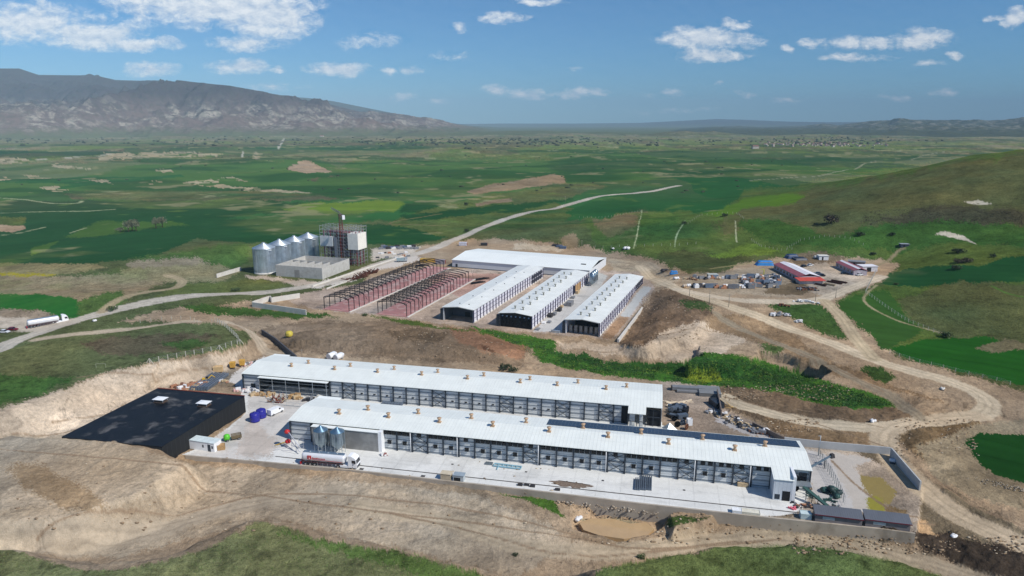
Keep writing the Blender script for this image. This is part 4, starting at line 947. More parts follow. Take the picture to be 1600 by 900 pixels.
# ---- three barns of the middle yard, seen from their gable ends
def barn_mid(label, O, rz, L, Wd, bays, kind, fans):
    P = thing('barn', label, 'barn', (O[0], O[1], 0), rz, 'gable-ended barns of the middle yard')
    ze, zr = 6.4, 7.3
    gable(-.4, L + .4, -.35, Wd + .35, ze, zr).part('roof', mRoofC, P)
    bw = L / bays
    MB().box(0, .25, 0, L, .4, ze - .1).part('wall', mWallC, P)
    MB().box(0, Wd - .4, 0, L, Wd - .25, ze - .1).part('rear_wall', mWallC, P)
    MB().box(-.15, -.1, 0, L + .2, .24, .5).part('plinth', mConL, P)
    c0 = MB().box(-.13, -.18, 0, .13, .24, ze - .15).part('column', mat('violet_steel', (66, 64, 92), .5, .2, .1, 1), P, (0, 0, 0))
    for k in range(1, bays + 1): again('column', c0, P, (k * bw, 0, 0))
    g = MB()
    for z in (2.2, 4.2): g.box(0, .12, z, L, .245, z + .1)
    g.part('girt', MT['violet_steel'], P)
    # open gable: frame, side returns, dark inside
    fr = MB(); fr.box(0, .1, 0, .3, .5, ze - .2); fr.box(0, Wd - .5, 0, .3, Wd - .1, ze - .2)
    fr.bar((.15, .2, ze - .3), (.15, Wd / 2, zr - .3), .3); fr.bar((.15, Wd / 2, zr - .3), (.15, Wd - .2, ze - .3), .3)
    fr.part('gable_frame', mWhite if kind != 1 else mBlk, P)
    MB().box(-.15, Wd + .3, 0, 1.6, Wd + 1.3, ze - 1.0).part('side_pier', mDk, P)
    if kind == 0:
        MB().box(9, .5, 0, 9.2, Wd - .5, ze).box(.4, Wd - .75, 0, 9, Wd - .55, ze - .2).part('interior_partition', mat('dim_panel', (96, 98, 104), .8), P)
        MB().box(8.85, 6, .0, 8.98, 8.5, 2.4).part('inner_door', mIn, P)
    elif kind == 1:
        MB().box(.5, .5, 0, .7, Wd - .5, ze - .1).add([(.5, .5, ze - .1), (.5, Wd - .5, ze - .1), (.5, Wd / 2, zr - .35)], [(0, 2, 1)]).part('gable_wall', mBlk, P)
        q = None
        for k in range(6):
            for z in (1.2, 3.2):
                if q is None: q = fan_mb(.8).part('end_fan', mBlk, P, (.45, 2 + k * 2.4, z)); q.rotation_euler = (0, 0, math.pi)
                else: again('end_fan', q, P, (.45, 2 + k * 2.4, z), math.pi)
        hd = None
        for k in range(7):
            loc = (.42, 1.6 + k * 2.1, 4.9)
            if hd is None: hd = MB().add([(0, -.4, .5), (0, .4, .5), (-.4, .3, 0), (-.4, -.3, 0), (0, 0, .1)], [(0, 3, 2, 1), (0, 4, 3), (1, 2, 4), (2, 3, 4)]).part('hood', mGalv, P, loc)
            else: again('hood', hd, P, loc)
    else:
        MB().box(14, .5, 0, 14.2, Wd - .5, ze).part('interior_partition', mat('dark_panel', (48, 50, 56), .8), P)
        q = None
        for k in range(6):
            loc = (3.0, 2.2 + k * 2.3, 0)
            if q is None:
                mm = MB(); mm.box(-.4, -.65, 0, .4, .65, 3.3)
                for z in (.5, 1.4, 2.3): mm.box(-.46, -.5, z, -.405, .5, z + .55)
                q = mm.part('cage_row_end', mat('cage_steel', (150, 156, 160), .4, .5), P, loc)
            else: again('cage_row_end', q, P, loc)
    # far section of the long wall: dark cooling pads
    if kind != 1:
        MB().box(L * .80, .0, .9, L * .985, .11, 2.9).box(L * .80, .0, 3.4, L * .985, .11, 5.4).part('cooling_pad', mat('dark_pad', (52, 54, 62), .8), P)
    else:
        MB().box(L * .72, -.1, .3, L * .83, .1, 4.6).part('wooden_screen', mWood, P)
        MB().box(L * .68, -.1, .3, L * .71, .12, 5.0).part('dark_opening', mIn, P)
    if fans:
        q = None
        for k in range(fans):
            for s_ in (0, 1):
                u = L * (.06 + .9 * (k + .5 * s_ * .3) / fans) ; v = Wd * (.40 if s_ == 0 else .68)
                z = ze + (zr - ze) * (1 - abs(v - Wd / 2) / (Wd / 2))
                if q is None: q = MB().cbox(0, 0, -.4, .7, .7, .6).lathe(0, 0, [(0, .3), (.3, .3), (.28, .8), (.62, 1.2), (.62, 1.3), (0, 1.32)], 10).part('roof_vent', mFan2, P, (u, v, z))
                else: again('roof_vent', q, P, (u, v, z))
    else:
        q = None
        for k in range(6):
            for s_ in (0, 1):
                u = L * (.06 + .9 * k / 6); v = Wd * (.32 if s_ == 0 else .62); z = ze + (zr - ze) * (1 - abs(v - Wd / 2) / (Wd / 2))
                if q is None: q = MB().cbox(0, 0, -.2, .5, .5, .45).part('roof_vent', mDk, P, (u, v, z))
                else: again('roof_vent', q, P, (u, v, z))
    return P
RC = R(69.1)
barn_mid('left of the three gable-ended barns, empty open near gable and plain roof', (-17.6, 302.6), RC, 101, 15.8, 26, 0, 0)
barn_mid('middle of the three gable-ended barns, with a black near gable and grey roof vents', (8.9, 292.4), RC, 98, 15.8, 25, 1, 9)
barn_mid('right of the three gable-ended barns, open near gable showing a row of cage ends', (37.8, 281.8), R(68.8), 98, 15.5, 25, 2, 9)
# white warehouse behind them
wf = G(706.7, 405.8, 4.8)
Wn = thing('warehouse', 'wide low white-roofed warehouse lying across behind the gable-ended barns', 'warehouse', (-38.4, 429.2, 0), R(-21.2))
LW, DW = 90.5, 42
MB().box(0, .2, 0, LW, .5, 4.7).box(0, .5, 0, .3, DW, 4.7).box(LW - .3, .5, 0, LW, DW, 4.7).box(.3, DW - .3, 0, LW - .3, DW, 4.7).part('wall', mat('warehouse_wall', (214, 218, 222), .5, 0, .04, .1), Wn)
gable(-.3, LW + .3, -.2, DW + .2, 4.85, 7.0, .15).part('roof', mRoofW, Wn)
MB().box(2.4, .12, 0, 3.8, .19, 2.3).part('door', mDk, Wn)
MB().box(-.02, .1, 0, LW, .17, .45).part('plinth', mat('dark_plinth', (70, 78, 92), .7), Wn)
MB().box(LW - 8, 10, 5.9, LW - 5, 10.8, 6.4).part('roof_hatch', mDk, Wn)

# ---- steel frames of two barns being built
def frames(label, O, rz, L, Wd, n, zc):
    P = thing('unfinished_barn', label, 'steel frame', (O[0], O[1], 0), rz, 'bare steel barn frames')
    f = MB(); h = 6.2; r = 7.2
    f.bar((0, 0, 0), (0, 0, h), .24, .3); f.bar((0, Wd, 0), (0, Wd, h), .24, .3)
    f.bar((0, 0, h), (0, Wd / 2, r), .28, .36); f.bar((0, Wd / 2, r), (0, Wd, h), .28, .36)
    f.bar((0, 0, h - .9), (0, 1.6, h + .15), .18); f.bar((0, Wd, h - .9), (0, Wd - 1.6, h + .15), .18)
    f0 = f.part('portal_frame', mBlkSteel, P, (0, 0, 0))
    for k in range(1, n): again('portal_frame', f0, P, (L * k / (n - 1), 0, 0))
    p = MB()
    for k in range(11):
        v = Wd * k / 10; z = h + (r - h) * (1 - abs(v - Wd / 2) / (Wd / 2)) + .12
        p.bar((0, v, z), (L * zc, v, z), .14)
    p.part('purlin', mBlkSteel, P)
    b = MB()
    for s_ in (0, Wd):
        for k in (3, 12, 19):
            x0, x1 = L * k / (n - 1), L * (k + 1) / (n - 1); b.bar((x0, s_, .3), (x1, s_, h - .3), .08); b.bar((x0, s_, h - .3), (x1, s_, .3), .08)
    b.part('bracing', mBlkSteel, P)
    s = MB().box(-1, -.6, .02, L + 8, Wd + .6, .22); s.part('red_slab', mSlab, P)
    MB().box(-1.2, -1.4, .02, L + 8, -.62, .34).part('kerb_beam', mConL, P)
    return P
frames('left bare dark steel barn frame on a reddish slab, the one nearer the silos', (-79.8, 322.6), R(69), 103, 14.4, 24, .78)
frames('right bare dark steel barn frame on a reddish slab, the one beside the roofed barns', (-50.2, 313.6), R(71), 77, 15.5, 19, .8)
# stray steel laid on the slab by the far end of the right frame
for i, (a, b, r_) in enumerate(((755, 437, 40), (748, 443, 35), (660, 416, 30))):
    x, y, z = T(a, b); P = thing('steel_stack', ['dark steel members laid beside the right bare frame, the farther pile', 'dark steel members laid beside the right bare frame, the nearer pile', 'dark steel members lying on the slab at the far end of the left frame'][i], 'steel beams', (x, y, z + .2), R(r_), 'loose steel beams')
    m = MB()
    for k in range(6): m.box(-5 + k * .3, k * .5, 0, 5 - k * .4, k * .5 + .25, .3 + .2 * (k % 2))
    m.part('beams', mBlkSteel, P)

# ------------------------------------------------------------------ silos, concrete pit, process tower, crane
mSilo = ribbed('silo_steel', (196, 208, 218), .9, 2, .05, .32, .75, dirt=.22, depth=.04)
def silo(label, x, y, r, he, hr, loc_parts=True, group=None):
    P = thing('grain_silo', label, 'silo', (x, y, 0), 0, group)
    MB().lathe(0, 0, [(r + .25, 0), (r + .25, .8), (r, .82)], 40).part('base_ring', mConL, P)
    MB().lathe(0, 0, [(r, .8), (r, he)], 40).part('body', mSilo, P)
    MB().lathe(0, 0, [(r + .3, he - .15), (r + .3, he), (.9, hr), (.9, hr + .5), (.0, hr + .6)], 40).part('roof', mGalv, P)
    s = MB()
    for k in range(28):
        a = 2 * math.pi * k / 28; s.bar(((r + .07) * math.cos(a), (r + .07) * math.sin(a), .9), ((r + .07) * math.cos(a), (r + .07) * math.sin(a), he - .2), .14)
    s.part('stiffener', mGalv, P)
    l = MB(); a = R(-60)
    for d in (-.3, .3): l.bar(((r + .5) * math.cos(a) + d, (r + .5) * math.sin(a), .5), ((r + .5) * math.cos(a) + d, (r + .5) * math.sin(a), he + .3), .08)
    for k in range(30): z = .8 + k * he / 31; l.bar(((r + .5) * math.cos(a) - .3, (r + .5) * math.sin(a), z), ((r + .5) * math.cos(a) + .3, (r + .5) * math.sin(a), z), .05)
    l.part('ladder', mGalv, P)
    MB().cbox((r + .2) * math.cos(R(-40)), (r + .2) * math.sin(R(-40)), he - 1.2, 1.6, 1.2, .5).part('roof_platform', mWhite, P)
    return P
for i, (lb) in enumerate(('nearest of the four tall steel silos in a row', 'second nearest of the four tall steel silos', 'third nearest of the four tall steel silos', 'farthest of the four tall steel silos, beside the scaffolded tower')):
    sl_ = silo(lb, -152.5 + 5.2 * i, 413.5 + 13.3 * i, 6.6, 15.6, 18.2, group='tall grain silos')
Pp = thing('concrete_store', 'roofless pale concrete store with inner partition walls in front of the silos', 'concrete building', (-112, 393.6, 0), R(72.7))
Lc, Wc, hc = 31, 32, 6.8
MB().box(0, 0, 0, Lc, .35, hc).box(0, .35, 0, .35, Wc, hc).box(Lc - .35, .35, 0, Lc, Wc, hc).box(.35, Wc - .35, 0, Lc - .35, Wc, hc).part('outer_wall', mCon, Pp)
m = MB()
for k in range(1, 6): m.box(.36, Wc * k / 6, 0, Lc * .55, Wc * k / 6 + .3, hc - .05)
m.box(Lc * .55, .36, 0, Lc * .55 + .3, Wc - .36, hc - .05)
m.part('partition_wall', mCon, Pp)
MB().box(.4, .4, .05, Lc - .4, Wc - .4, .2).part('floor_slab', mConL, Pp)
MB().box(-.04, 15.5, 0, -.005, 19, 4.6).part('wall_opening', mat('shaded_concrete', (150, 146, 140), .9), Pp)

Tp = thing('process_tower', 'scaffolded feed mill tower with two pale cladding boxes beside the silos', 'tower', (-98.7, 431.5, 0), R(71))
mSc = mat('scaffold_tube', (176, 180, 188), .45, .5, .1, 1); mMaroon = mat('maroon_steel', (128, 56, 58), .6, .1, .2, 1)
LT, WT, HT = 11, 28, 25.5
m = MB()
nx, ny, nz = 4, 9, 11
for i in range(nx):
    for j in range(ny):
        m.bar((LT * i / (nx - 1), WT * j / (ny - 1), 0), (LT * i / (nx - 1), WT * j / (ny - 1), HT - (1.6 if j in (3, 4, 5) else 0)), .17)
for k in range(1, nz + 1):
    z = (HT - .5) * k / nz
    for i in (0, nx - 1): m.bar((LT * i / (nx - 1), 0, z), (LT * i / (nx - 1), WT, z), .12)
    for j in range(0, ny): m.bar((0, WT * j / (ny - 1), z), (LT, WT * j / (ny - 1), z), .12)
for k in range(nz):
    for j in range(0, ny - 1, 2):
        z0, z1 = (HT - .5) * k / nz, (HT - .5) * (k + 1) / nz; a_, b_ = WT * j / (ny - 1), WT * (j + 1) / (ny - 1)
        m.bar((0, a_, z0), (0, b_, z1), .09)
m.part('scaffold', mSc, Tp)
m = MB()
for k in range(1, 9):
    m.box(1.5, 2 + (k % 3) * 3, 2.6 * k, LT - 1.5, WT - 2 - (k % 2) * 7, 2.6 * k + .22)
m.part('floor_deck', mat('rusty_deck', (124, 92, 90), .8, 0, .3, .6), Tp)
m = MB()
for x in (1.5, LT / 2, LT - 1.5):
    for j in range(6): m.bar((x, 2 + j * (WT - 4) / 5, 0), (x, 2 + j * (WT - 4) / 5, 22), .5)
m.part('steel_column', mMaroon, Tp)
m = MB()
for j in range(8):
    rn = random.Random(j); m.cbox(3 + rn.random() * 4, 3 + j * 2.8, 5.3 + 2.6 * (j % 3), 2.6, 2.2, 2.2 + rn.random()); m.lathe(4 + rn.random() * 3, 4 + j * 2.6, [(0, 10.5), (.3, 10.6), (1.2, 12.6), (1.2, 15.0), (0, 15.6)], 10)
m.part('machinery', mat('machine_grey', (112, 116, 124), .6, .3, .2, 1), Tp)
MB().box(-.25, -.25, 10.6, LT * .92, 7.2, 21.0).part('cladding_box', mat('cream_panel', (232, 228, 218), .7, 0, .06, .4), Tp)
MB().box(-.25, 18.5, 12.0, 3, WT + .2, 18.4).part('cladding_box', mat('pale_panel', (208, 210, 208), .7, 0, .1, .5), Tp)
MB().box(-.1, 15.5, 0, 2, 17.5, 18).part('stair_tower', mat('grey_stair', (132, 136, 144), .6, .3, .2, 1), Tp)
# tower crane
cx, cy = -113.2, 446.0
Kp = thing('tower_crane', 'reddish brown tower crane rising out of the scaffolded mill', 'crane', (cx + 3, cy - 9, 0), R(115))
mK = mat('crane_red', (120, 52, 46), .6, .1, .15, 1); mKb = mat('crane_brown', (92, 72, 58), .6, .1, .15, 1)
def lattice(m, z0, z1, w, step=1.5, t=.16):
    n = int((z1 - z0) / step)
    for sx in (-1, 1):
        for sy in (-1, 1): m.bar((sx * w, sy * w, z0), (sx * w, sy * w, z1), t * 1.4)
    for k in range(n):
        a, b = z0 + k * step, z0 + (k + 1) * step
        for s_ in (-1, 1):
            m.bar((-w, s_ * w, a), (w, s_ * w, b), t); m.bar((s_ * w, -w, b), (s_ * w, w, a), t); m.bar((-w, s_ * w, b), (w, s_ * w, b), t)
m = MB(); lattice(m, 0, 27, .9, 1.8, .2); m.part('mast', mK, Kp)
m = MB(); lattice(m, 27, 33, .9, 1.5, .22); m.cbox(0, 0, 31.6, 2.4, 2.4, 1.6); m.part('mast_head', mKb, Kp)
m = MB()
for s_ in (-.7, .7): m.bar((-10, s_, 33.2), (30, s_, 33.2), .14)
m.bar((2, 0, 34.4), (30, 0, 34.2), .14)
for k in range(18): x = 2 + k * 1.55; m.bar((x, -.7, 33.2), (x + .75, 0, 34.3), .08); m.bar((x + .75, 0, 34.3), (x + 1.5, .7, 33.2), .08)
m.part('jib', mat('crane_jib', (136, 140, 142), .5, .3), Kp)
MB().box(-10.2, -.8, 30.8, -8.4, .8, 33.4).part('counterweight', mWhite, Kp)
MB().box(.9, -1.6, 30.6, 2.6, -.3, 32.4).part('cab', mWhite, Kp)

# ------------------------------------------------------------------ black-covered tank
bl = [(-116.0, 209.5), (-85.1, 203.0), (-94.0, 168.1), (-124.6, 174.0)]
Kt = thing('covered_tank', 'huge black membrane-covered tank with dusty stains on top, left of the barns', 'tank', (-105, 189, 0))
loc_ = [(x + 105, y - 189) for x, y in bl]
MB().prism(loc_[::-1], 0, 5.4).part('side_cover', ribbed('black_membrane', (14, 14, 16), 1.6, 1, .12, .8, c2=(40, 40, 42), dirt=.3), Kt)
mTop = mat('black_roof', (14, 15, 21), .5, 0, .35, .5, stain=((126, 122, 118), .16, .52, .72, .55), bump=.8, spec=.2)
top = [(x * 1.004, y * 1.004) for x, y in loc_]
MB().prism(top[::-1], 5.42, 5.56).part('top_cover', mTop, Kt)
a, b = loc_[0], loc_[1]
MB().bar((a[0], a[1] + .1, 5.6), (b[0], b[1] + .1, 5.6), .3, .2).part('edge_trim', mat('rust_trim', (140, 62, 44), .7), Kt)
for i, (a, b, w) in enumerate(((251, 627.5, 5.2), (319, 633.5, 4.6))):
    x, y = G(a, b, 5.6); V = MB()
    for sx in (-1, 1):
        for sy in (-1, 1): V.bar((sx * 1.6, sy * 1.0, 5.5), (sx * 1.6, sy * 1.0, 6.7), .12)
    v = V.part('vent_frame', mGalv, Kt, (x + 105, y - 189, 0), AX)
    MB().add([(-1.9, -1.4, 6.7), (1.9, -1.4, 6.7), (1.9, 1.4, 6.7), (-1.9, 1.4, 6.7), (0, 0, 7.0), (-1.9, -1.4, 6.62), (1.9, -1.4, 6.62), (1.9, 1.4, 6.62), (-1.9, 1.4, 6.62)],
             [(0, 1, 4), (1, 2, 4), (2, 3, 4), (3, 0, 4), (5, 8, 7, 6), (0, 5, 6, 1), (1, 6, 7, 2), (2, 7, 8, 3), (3, 8, 5, 0)]).part('vent_hood', mWhite, v)
    MB().cbox(0, 0, 5.57, 3.4, 2.4, .3).part('vent_base', mat('brown_base', (84, 66, 54), .8), v)

# ------------------------------------------------------------------ walls
def wall_line(label, pts, h, t, m, name='retaining_wall', z0=-1.0, group=None, cap=None):
    """pts: world (x, y, zbase). upright wall of even thickness"""
    o = thing(name, label, 'wall', (pts[0][0], pts[0][1], 0), 0, group); X, Y = pts[0][:2]
    mb = MB()
    for i in range(len(pts) - 1):
        a, b = pts[i], pts[i + 1]; d = math.hypot(b[0] - a[0], b[1] - a[1]); nx, ny = -(b[1] - a[1]) / d * t / 2, (b[0] - a[0]) / d * t / 2
        ha = a[3] if len(a) > 3 else h; hb = b[3] if len(b) > 3 else h
        v = []
        for p, hh in ((a, ha), (b, hb)):
            for s_ in (-1, 1):
                for z in (p[2] + z0, p[2] + hh): v.append((p[0] - X + s_ * nx, p[1] - Y + s_ * ny, z))
        mb.add(v, [(0, 2, 3, 1), (4, 5, 7, 6), (0, 1, 5, 4), (2, 6, 7, 3), (1, 3, 7, 5), (0, 4, 6, 2)])
    mb.part('wall', m, o)
    return o
wall_line('long front retaining wall of stained concrete below the yard of the front barn', [(p[0], p[1], 0) for p in WEXT], .25, .5, mConW, z0=-5.5)
wl = mat('precast_wall', (178, 180, 180), .9, 0, .07, .4)
def gpt(px, py, h): x, y = G(px, py, h); return (x, y, 0)
wall_line('pale concrete boundary wall running behind the right end of the yard', [gpt(1226, 683, 2.2), gpt(1290, 690, 2.2), gpt(1392, 699, 2.2)], 2.2, .3, wl)
wall_line('tall concrete boundary wall with a shaded inner face, right edge of the yard', [gpt(1393, 699.5, 2.6), gpt(1439, 752, 2.6)], 2.6, .35, wl)
wall_line('low dark wall at the back of the yard between the rubble and the pale wall', [gpt(1176, 660, 1.6), gpt(1226, 683, 1.8)], 1.7, .3, mat('dark_wall', (112, 100, 92), .9))
wall_line('short dark wall standing beside the stacked grey panels', [gpt(1121, 607, 2.4), gpt(1127.5, 641, 2.4)], 2.4, .3, mat('brown_wall', (120, 108, 100), .9))
wall_line('dark sloping retaining wall behind the left end of the rear barn', [gpt(409, 515, 2.2), gpt(430, 528, 2.2), gpt(463, 556, 2.2)], 2.2, .5, mat('slate_wall', (74, 76, 82), .9))
wall_line('white retaining wall right of the right gable-ended barn', [gpt(966, 530, 1.5), gpt(985, 505, 1.5), gpt(1027, 449, 1.5)], 1.5, .8, mConL)
for lb, pts in (('low L-shaped white wall left of the bare steel frames', [(394, 472), (437, 478), (478, 484)]), ('upper stepped white wall left of the bare steel frames', [(394, 471), (422, 462), (424, 465), (468, 458)])):
    wall_line(lb, [gpt(a, b, 2.6) for a, b in pts], 2.6, .4, mConL, group=None)
wall_line('white wall left of the nearest tall silo', [gpt(338, 428, 2.4), gpt(376, 417, 2.4)], 2.4, .4, mConL)
wall_line('long pale kerb wall along the silo yard road', [gpt(488, 446, .8), gpt(560, 422, .8), gpt(640, 396, .8)], .8, .5, mConL)
wall_line('white kerb wall between the road and the bare frames', [gpt(510, 450, .8), gpt(570, 428, .8)], .8, .4, mConL)
# slabs in the pond, drain channel
def nth(n): return '%d%s' % (n, 'th' if 10 <= n % 100 <= 20 else {1: 'st', 2: 'nd', 3: 'rd'}.get(n % 10, 'th'))
def at(px, py, z=None):
    if z is None: return T(px, py)
    x, y = G(px, py, z); return (x, y, z)
def heading(a, b):                # direction on the ground between two picture points
    p, q = T(*a), T(*b); return math.atan2(q[1] - p[1], q[0] - p[0])
# ------------------------------------------------------------------ tanker lorries
def wheel(P, x, y, r=.5, w=.35, name='wheel'):
    s = 1 if y > 0 else -1
    o = MB().tube((0, -w / 2, 0), (0, w / 2, 0), r, n=18).part(name, mTyre, P, (x, y, r))
    MB().tube((0, s * w / 2, 0), (0, s * (w / 2 + .03), 0), r * .55, n=12).part('rim', mChr, o)
    return o
def lorry(label, loc, rz, logo=True, group=None):
    P = thing('tanker_lorry', label, 'lorry', loc, rz, group)
    # trailer: rear at x=0, cab front at x=16.2
    n = 24; prof = []
    v = []; secs = [(.4, .75), (.7, .98), (1.2, 1.0), (12.0, 1.0), (12.4, .96), (12.6, .7)]
    for x, k in secs:
        for i in range(n):
            a = 2 * math.pi * i / n; ca, sa = math.cos(a), math.sin(a)
            v.append((x, 1.22 * k * math.copysign(abs(ca) ** .75, ca), 2.45 + 1.15 * k * math.copysign(abs(sa) ** .8, sa)))
    f = [(j * n + i, j * n + (i + 1) % n, (j + 1) * n + (i + 1) % n, (j + 1) * n + i) for j in range(len(secs) - 1) for i in range(n)]
    f = [q[::-1] for q in f] + [tuple(range(n)), tuple(range((len(secs) - 1) * n, len(secs) * n))[::-1]]
    MB().add(v, f, True).part('tank', mat('tank_white', (226, 228, 232), .3, .1, .04, .5), P)
    MB().box(.6, -.42, 3.6, 12.3, -.3, 3.85).box(.6, .3, 3.6, 12.3, .42, 3.85).box(.6, -.3, 3.56, 12.3, .3, 3.64).part('walkway', mat('walk_blue_grey', (120, 140, 160), .5, .3), P)
    for x in (2.4, 5, 7.6, 10.2): MB().lathe(0, 0, [(.3, 0), (.3, .18), (.0, .2)], 12).part('hatch', mGalv, P, (x, 0, 3.62))
    MB().box(.2, -1.0, 1.05, 12.2, -.75, 1.3).box(.2, .75, 1.05, 12.2, 1.0, 1.3).box(.2, -.9, .95, .5, .9, 1.3).box(4.9, -1.2, .45, 9.2, -1.12, .55).box(4.9, -1.2, .9, 9.2, -1.12, 1.0).part('chassis', mat('chassis_grey', (90, 60, 60), .6, .2), P)
    for x in (5, 6.4, 7.8, 9.1): MB().bar((x, -1.16, .45), (x, -1.16, 1.2), .08).part('guard_post', mGalv, P)
    MB().box(-.15, -1.1, .3, .1, 1.1, 1.0).part('rear_bumper', mRed, P)
    MB().bar((.1, -.6, 1.0), (.5, -.5, 3.3), .12).bar((.1, .6, 1.0), (.5, .5, 3.3), .12).part('rear_ladder', mRed if logo else mGalv, P)
    for x in (1.5, 2.8, 4.1):
        for y in (-1.0, 1.0): wheel(P, x, y, .52)
    for x, nm in ((10.7, 0), (14.9, 1)):
        for y in (-1.02, 1.02): wheel(P, x, y, .52)
    MB().box(9.9, -.95, .75, 15.8, .95, 1.1).box(11.4, -1.15, .45, 13.9, -.7, 1.05).box(11.4, .7, .45, 13.9, 1.15, 1.05).part('tractor_frame', mWhite, P)
    w = 1.22
    def pr(pts, y0, y1): # side profile extruded across
        k = len(pts); vv = [(x, y0, z) for x, z in pts] + [(x, y1, z) for x, z in pts]
        return vv, [tuple(range(k)), tuple(range(k, 2 * k))[::-1]] + [(i, i + k, (i + 1) % k + k, (i + 1) % k) for i in range(k)]
    vv, ff = pr([(13.7, .6), (16.15, .6), (16.2, 1.5), (15.95, 2.9), (15.6, 3.35), (14.6, 3.85), (13.7, 3.9)], -w, w)
    MB().add(vv, ff).part('cab', mWhite, P)
    MB().add([(16.20, -1.12, 1.85), (16.20, 1.12, 1.85), (15.995, 1.12, 2.85), (15.995, -1.12, 2.85), (16.14, -1.12, 1.85), (16.14, 1.12, 1.85), (15.93, 1.12, 2.85), (15.93, -1.12, 2.85)], [(0, 1, 2, 3), (0, 4, 5, 1), (3, 2, 6, 7), (0, 3, 7, 4), (1, 5, 6, 2), (4, 7, 6, 5)]).part('windscreen', mGlass, P)
    for s_ in (-1, 1):
        MB().add([(14.75, s_ * 1.225, 1.95), (15.9, s_ * 1.225, 1.95), (15.75, s_ * 1.225, 2.75), (14.75, s_ * 1.225, 2.75), (14.75, s_ * 1.235, 1.95), (15.9, s_ * 1.235, 1.95), (15.75, s_ * 1.235, 2.75), (14.75, s_ * 1.235, 2.75)], [(4, 5, 6, 7), (0, 3, 2, 1), (0, 1, 5, 4), (1, 2, 6, 5), (2, 3, 7, 6), (3, 0, 4, 7)]).part('side_window', mGlass, P)
        MB().box(15.6, s_ * 1.3, 1.9, 15.75, s_ * 1.55, 2.8).part('mirror', mBlk, P)
    MB().box(16.16, -1.0, .62, 16.24, 1.0, 1.25).part('grille', mDk, P)
    if logo:
        MB().box(2.2, -1.30, 2.05, 3.3, -1.235, 3.15).part('red_emblem', mRed, P)
        MB().bar((2.75, -1.31, 2.3), (2.75, -1.31, 2.9), .18, .02).bar((2.55, -1.31, 2.3), (2.95, -1.31, 2.3), .02, .14).part('emblem_mark', mWhite, P)
        m = MB()
        for i in range(9): m.box(3.55 + i * .42, -1.262, 2.28, 3.85 + i * .42, -1.235, 2.55 + .12 * (i in (0, 3)))
        m.part('red_lettering', mRed, P)
        MB().add([(3.6, -1.24, 2.0), (12, -1.24, 1.85), (12, -1.24, 1.93), (3.6, -1.24, 2.1), (3.6, -1.21, 2.0), (12, -1.21, 1.85), (12, -1.21, 1.93), (3.6, -1.21, 2.1)], [(0, 1, 2, 3), (4, 7, 6, 5), (0, 4, 5, 1), (3, 2, 6, 7), (0, 3, 7, 4), (1, 5, 6, 2)]).part('red_stripe', mRed, P)
    return P
a = G(471, 726.5); b = G(565, 735)
lorry('white tanker lorry with a red emblem, parked by the front retaining wall', (a[0], a[1] + 1.0, 0), math.atan2(b[1] - a[1], b[0] - a[0]))
a = T(41, 514); b = T(79, 506)
lorry('plain white tanker lorry driving on the gravel road at the left edge', (a[0], a[1] + .5, a[2] + .1), math.atan2(b[1] - a[1], b[0] - a[0]), False)
# ------------------------------------------------------------------ cars
def car(label, px, py, rz, colr, group=None, z=None, dark=False):
    x, y, zz = T(px, py); P = thing('parked_car', label, 'car', (x, y, zz + .03), rz, group); L, w = 4.4, .88
    def pr(m, pts, y0, y1, y2=None):
        k = len(pts); vv = [(q[0], y0 * q[2], q[1]) for q in pts] + [(q[0], y1 * q[2], q[1]) for q in pts]
        m.add(vv, [tuple(range(k)), tuple(range(k, 2 * k))[::-1]] + [(i, i + k, (i + 1) % k + k, (i + 1) % k) for i in range(k)]); return m
    m = pr(MB(), [(-2.2, .3, 1), (2.15, .3, 1), (2.2, .62, .94), (1.25, .88, .96), (-2.1, .92, .96), (-2.2, .6, 1)], -w, w)
    m.part('body', colr, P)
    pr(MB(), [(-1.75, .89, .95), (1.0, .87, .95), (.35, 1.38, .78), (-1.2, 1.42, .78)], -w, w).part('window_band', mGlass, P)
    pr(MB(), [(-1.22, 1.40, .79), (.36, 1.37, .79), (.2, 1.46, .7), (-1.05, 1.49, .7)], -w, w).part('roof', colr, P)
    for xx in (-1.35, 1.4):
        for yy in (-.8, .8): wheel(P, xx, yy, .32, .2)
    return P
cW = mat('car_white', (226, 228, 230), .3, .1, .02); cR = mat('car_red', (120, 22, 40), .3, .1, .05); cK = mat('car_black', (34, 38, 46), .3, .2, .05); cG = mat('car_grey', (120, 130, 138), .3, .3, .05)
car('dark red parked car beside the white car at the left edge', 20, 516, R(-4), cR)
car('white parked car at the far left edge beside the red car', 7, 520, R(-2), cW)
car('black car in the middle of the farm yard, nearer of two there', 1283, 431.5, R(160), cK, 'cars in the farm yard')
car('grey car behind the black one in the middle of the farm yard', 1277, 428.5, R(160), cG, 'cars in the farm yard')
car('black car parked near the far side of the red-striped shed', 1256, 417, R(30), cK, 'cars in the farm yard')
car('white car parked near the far side of the red-striped shed', 1266, 415.5, R(30), cW, 'cars in the farm yard')
car('dark blue grey car parked along the long wall of the pink-roofed farm building', 1320, 428.5, R(-15), cK, 'cars in the farm yard')
car('white car parked at the front end of the pink-roofed farm building', 1343, 430.5, R(20), cW, 'cars in the farm yard')
P_ = T(431, 641)
V = thing('white_van', 'white pickup van half hidden behind the left end of the front barn', 'van', (G(431, 646)[0], G(431, 646)[1], 0), R(60))
MB().box(-2.6, -.95, .45, 2.5, .95, 1.2).box(-2.6, -.95, 1.2, .4, .95, 2.1).box(.41, -.9, 1.2, 1.5, .9, 1.9).part('body', mWhite, V)
MB().box(1.45, -.85, 1.22, 1.56, .85, 1.8).box(.6, -.92, 1.3, 1.3, -.905, 1.8).part('windscreen', mGlass, V)
for xx in (-1.7, 1.7):
    for yy in (-.9, .9): wheel(V, xx, yy, .36, .22)
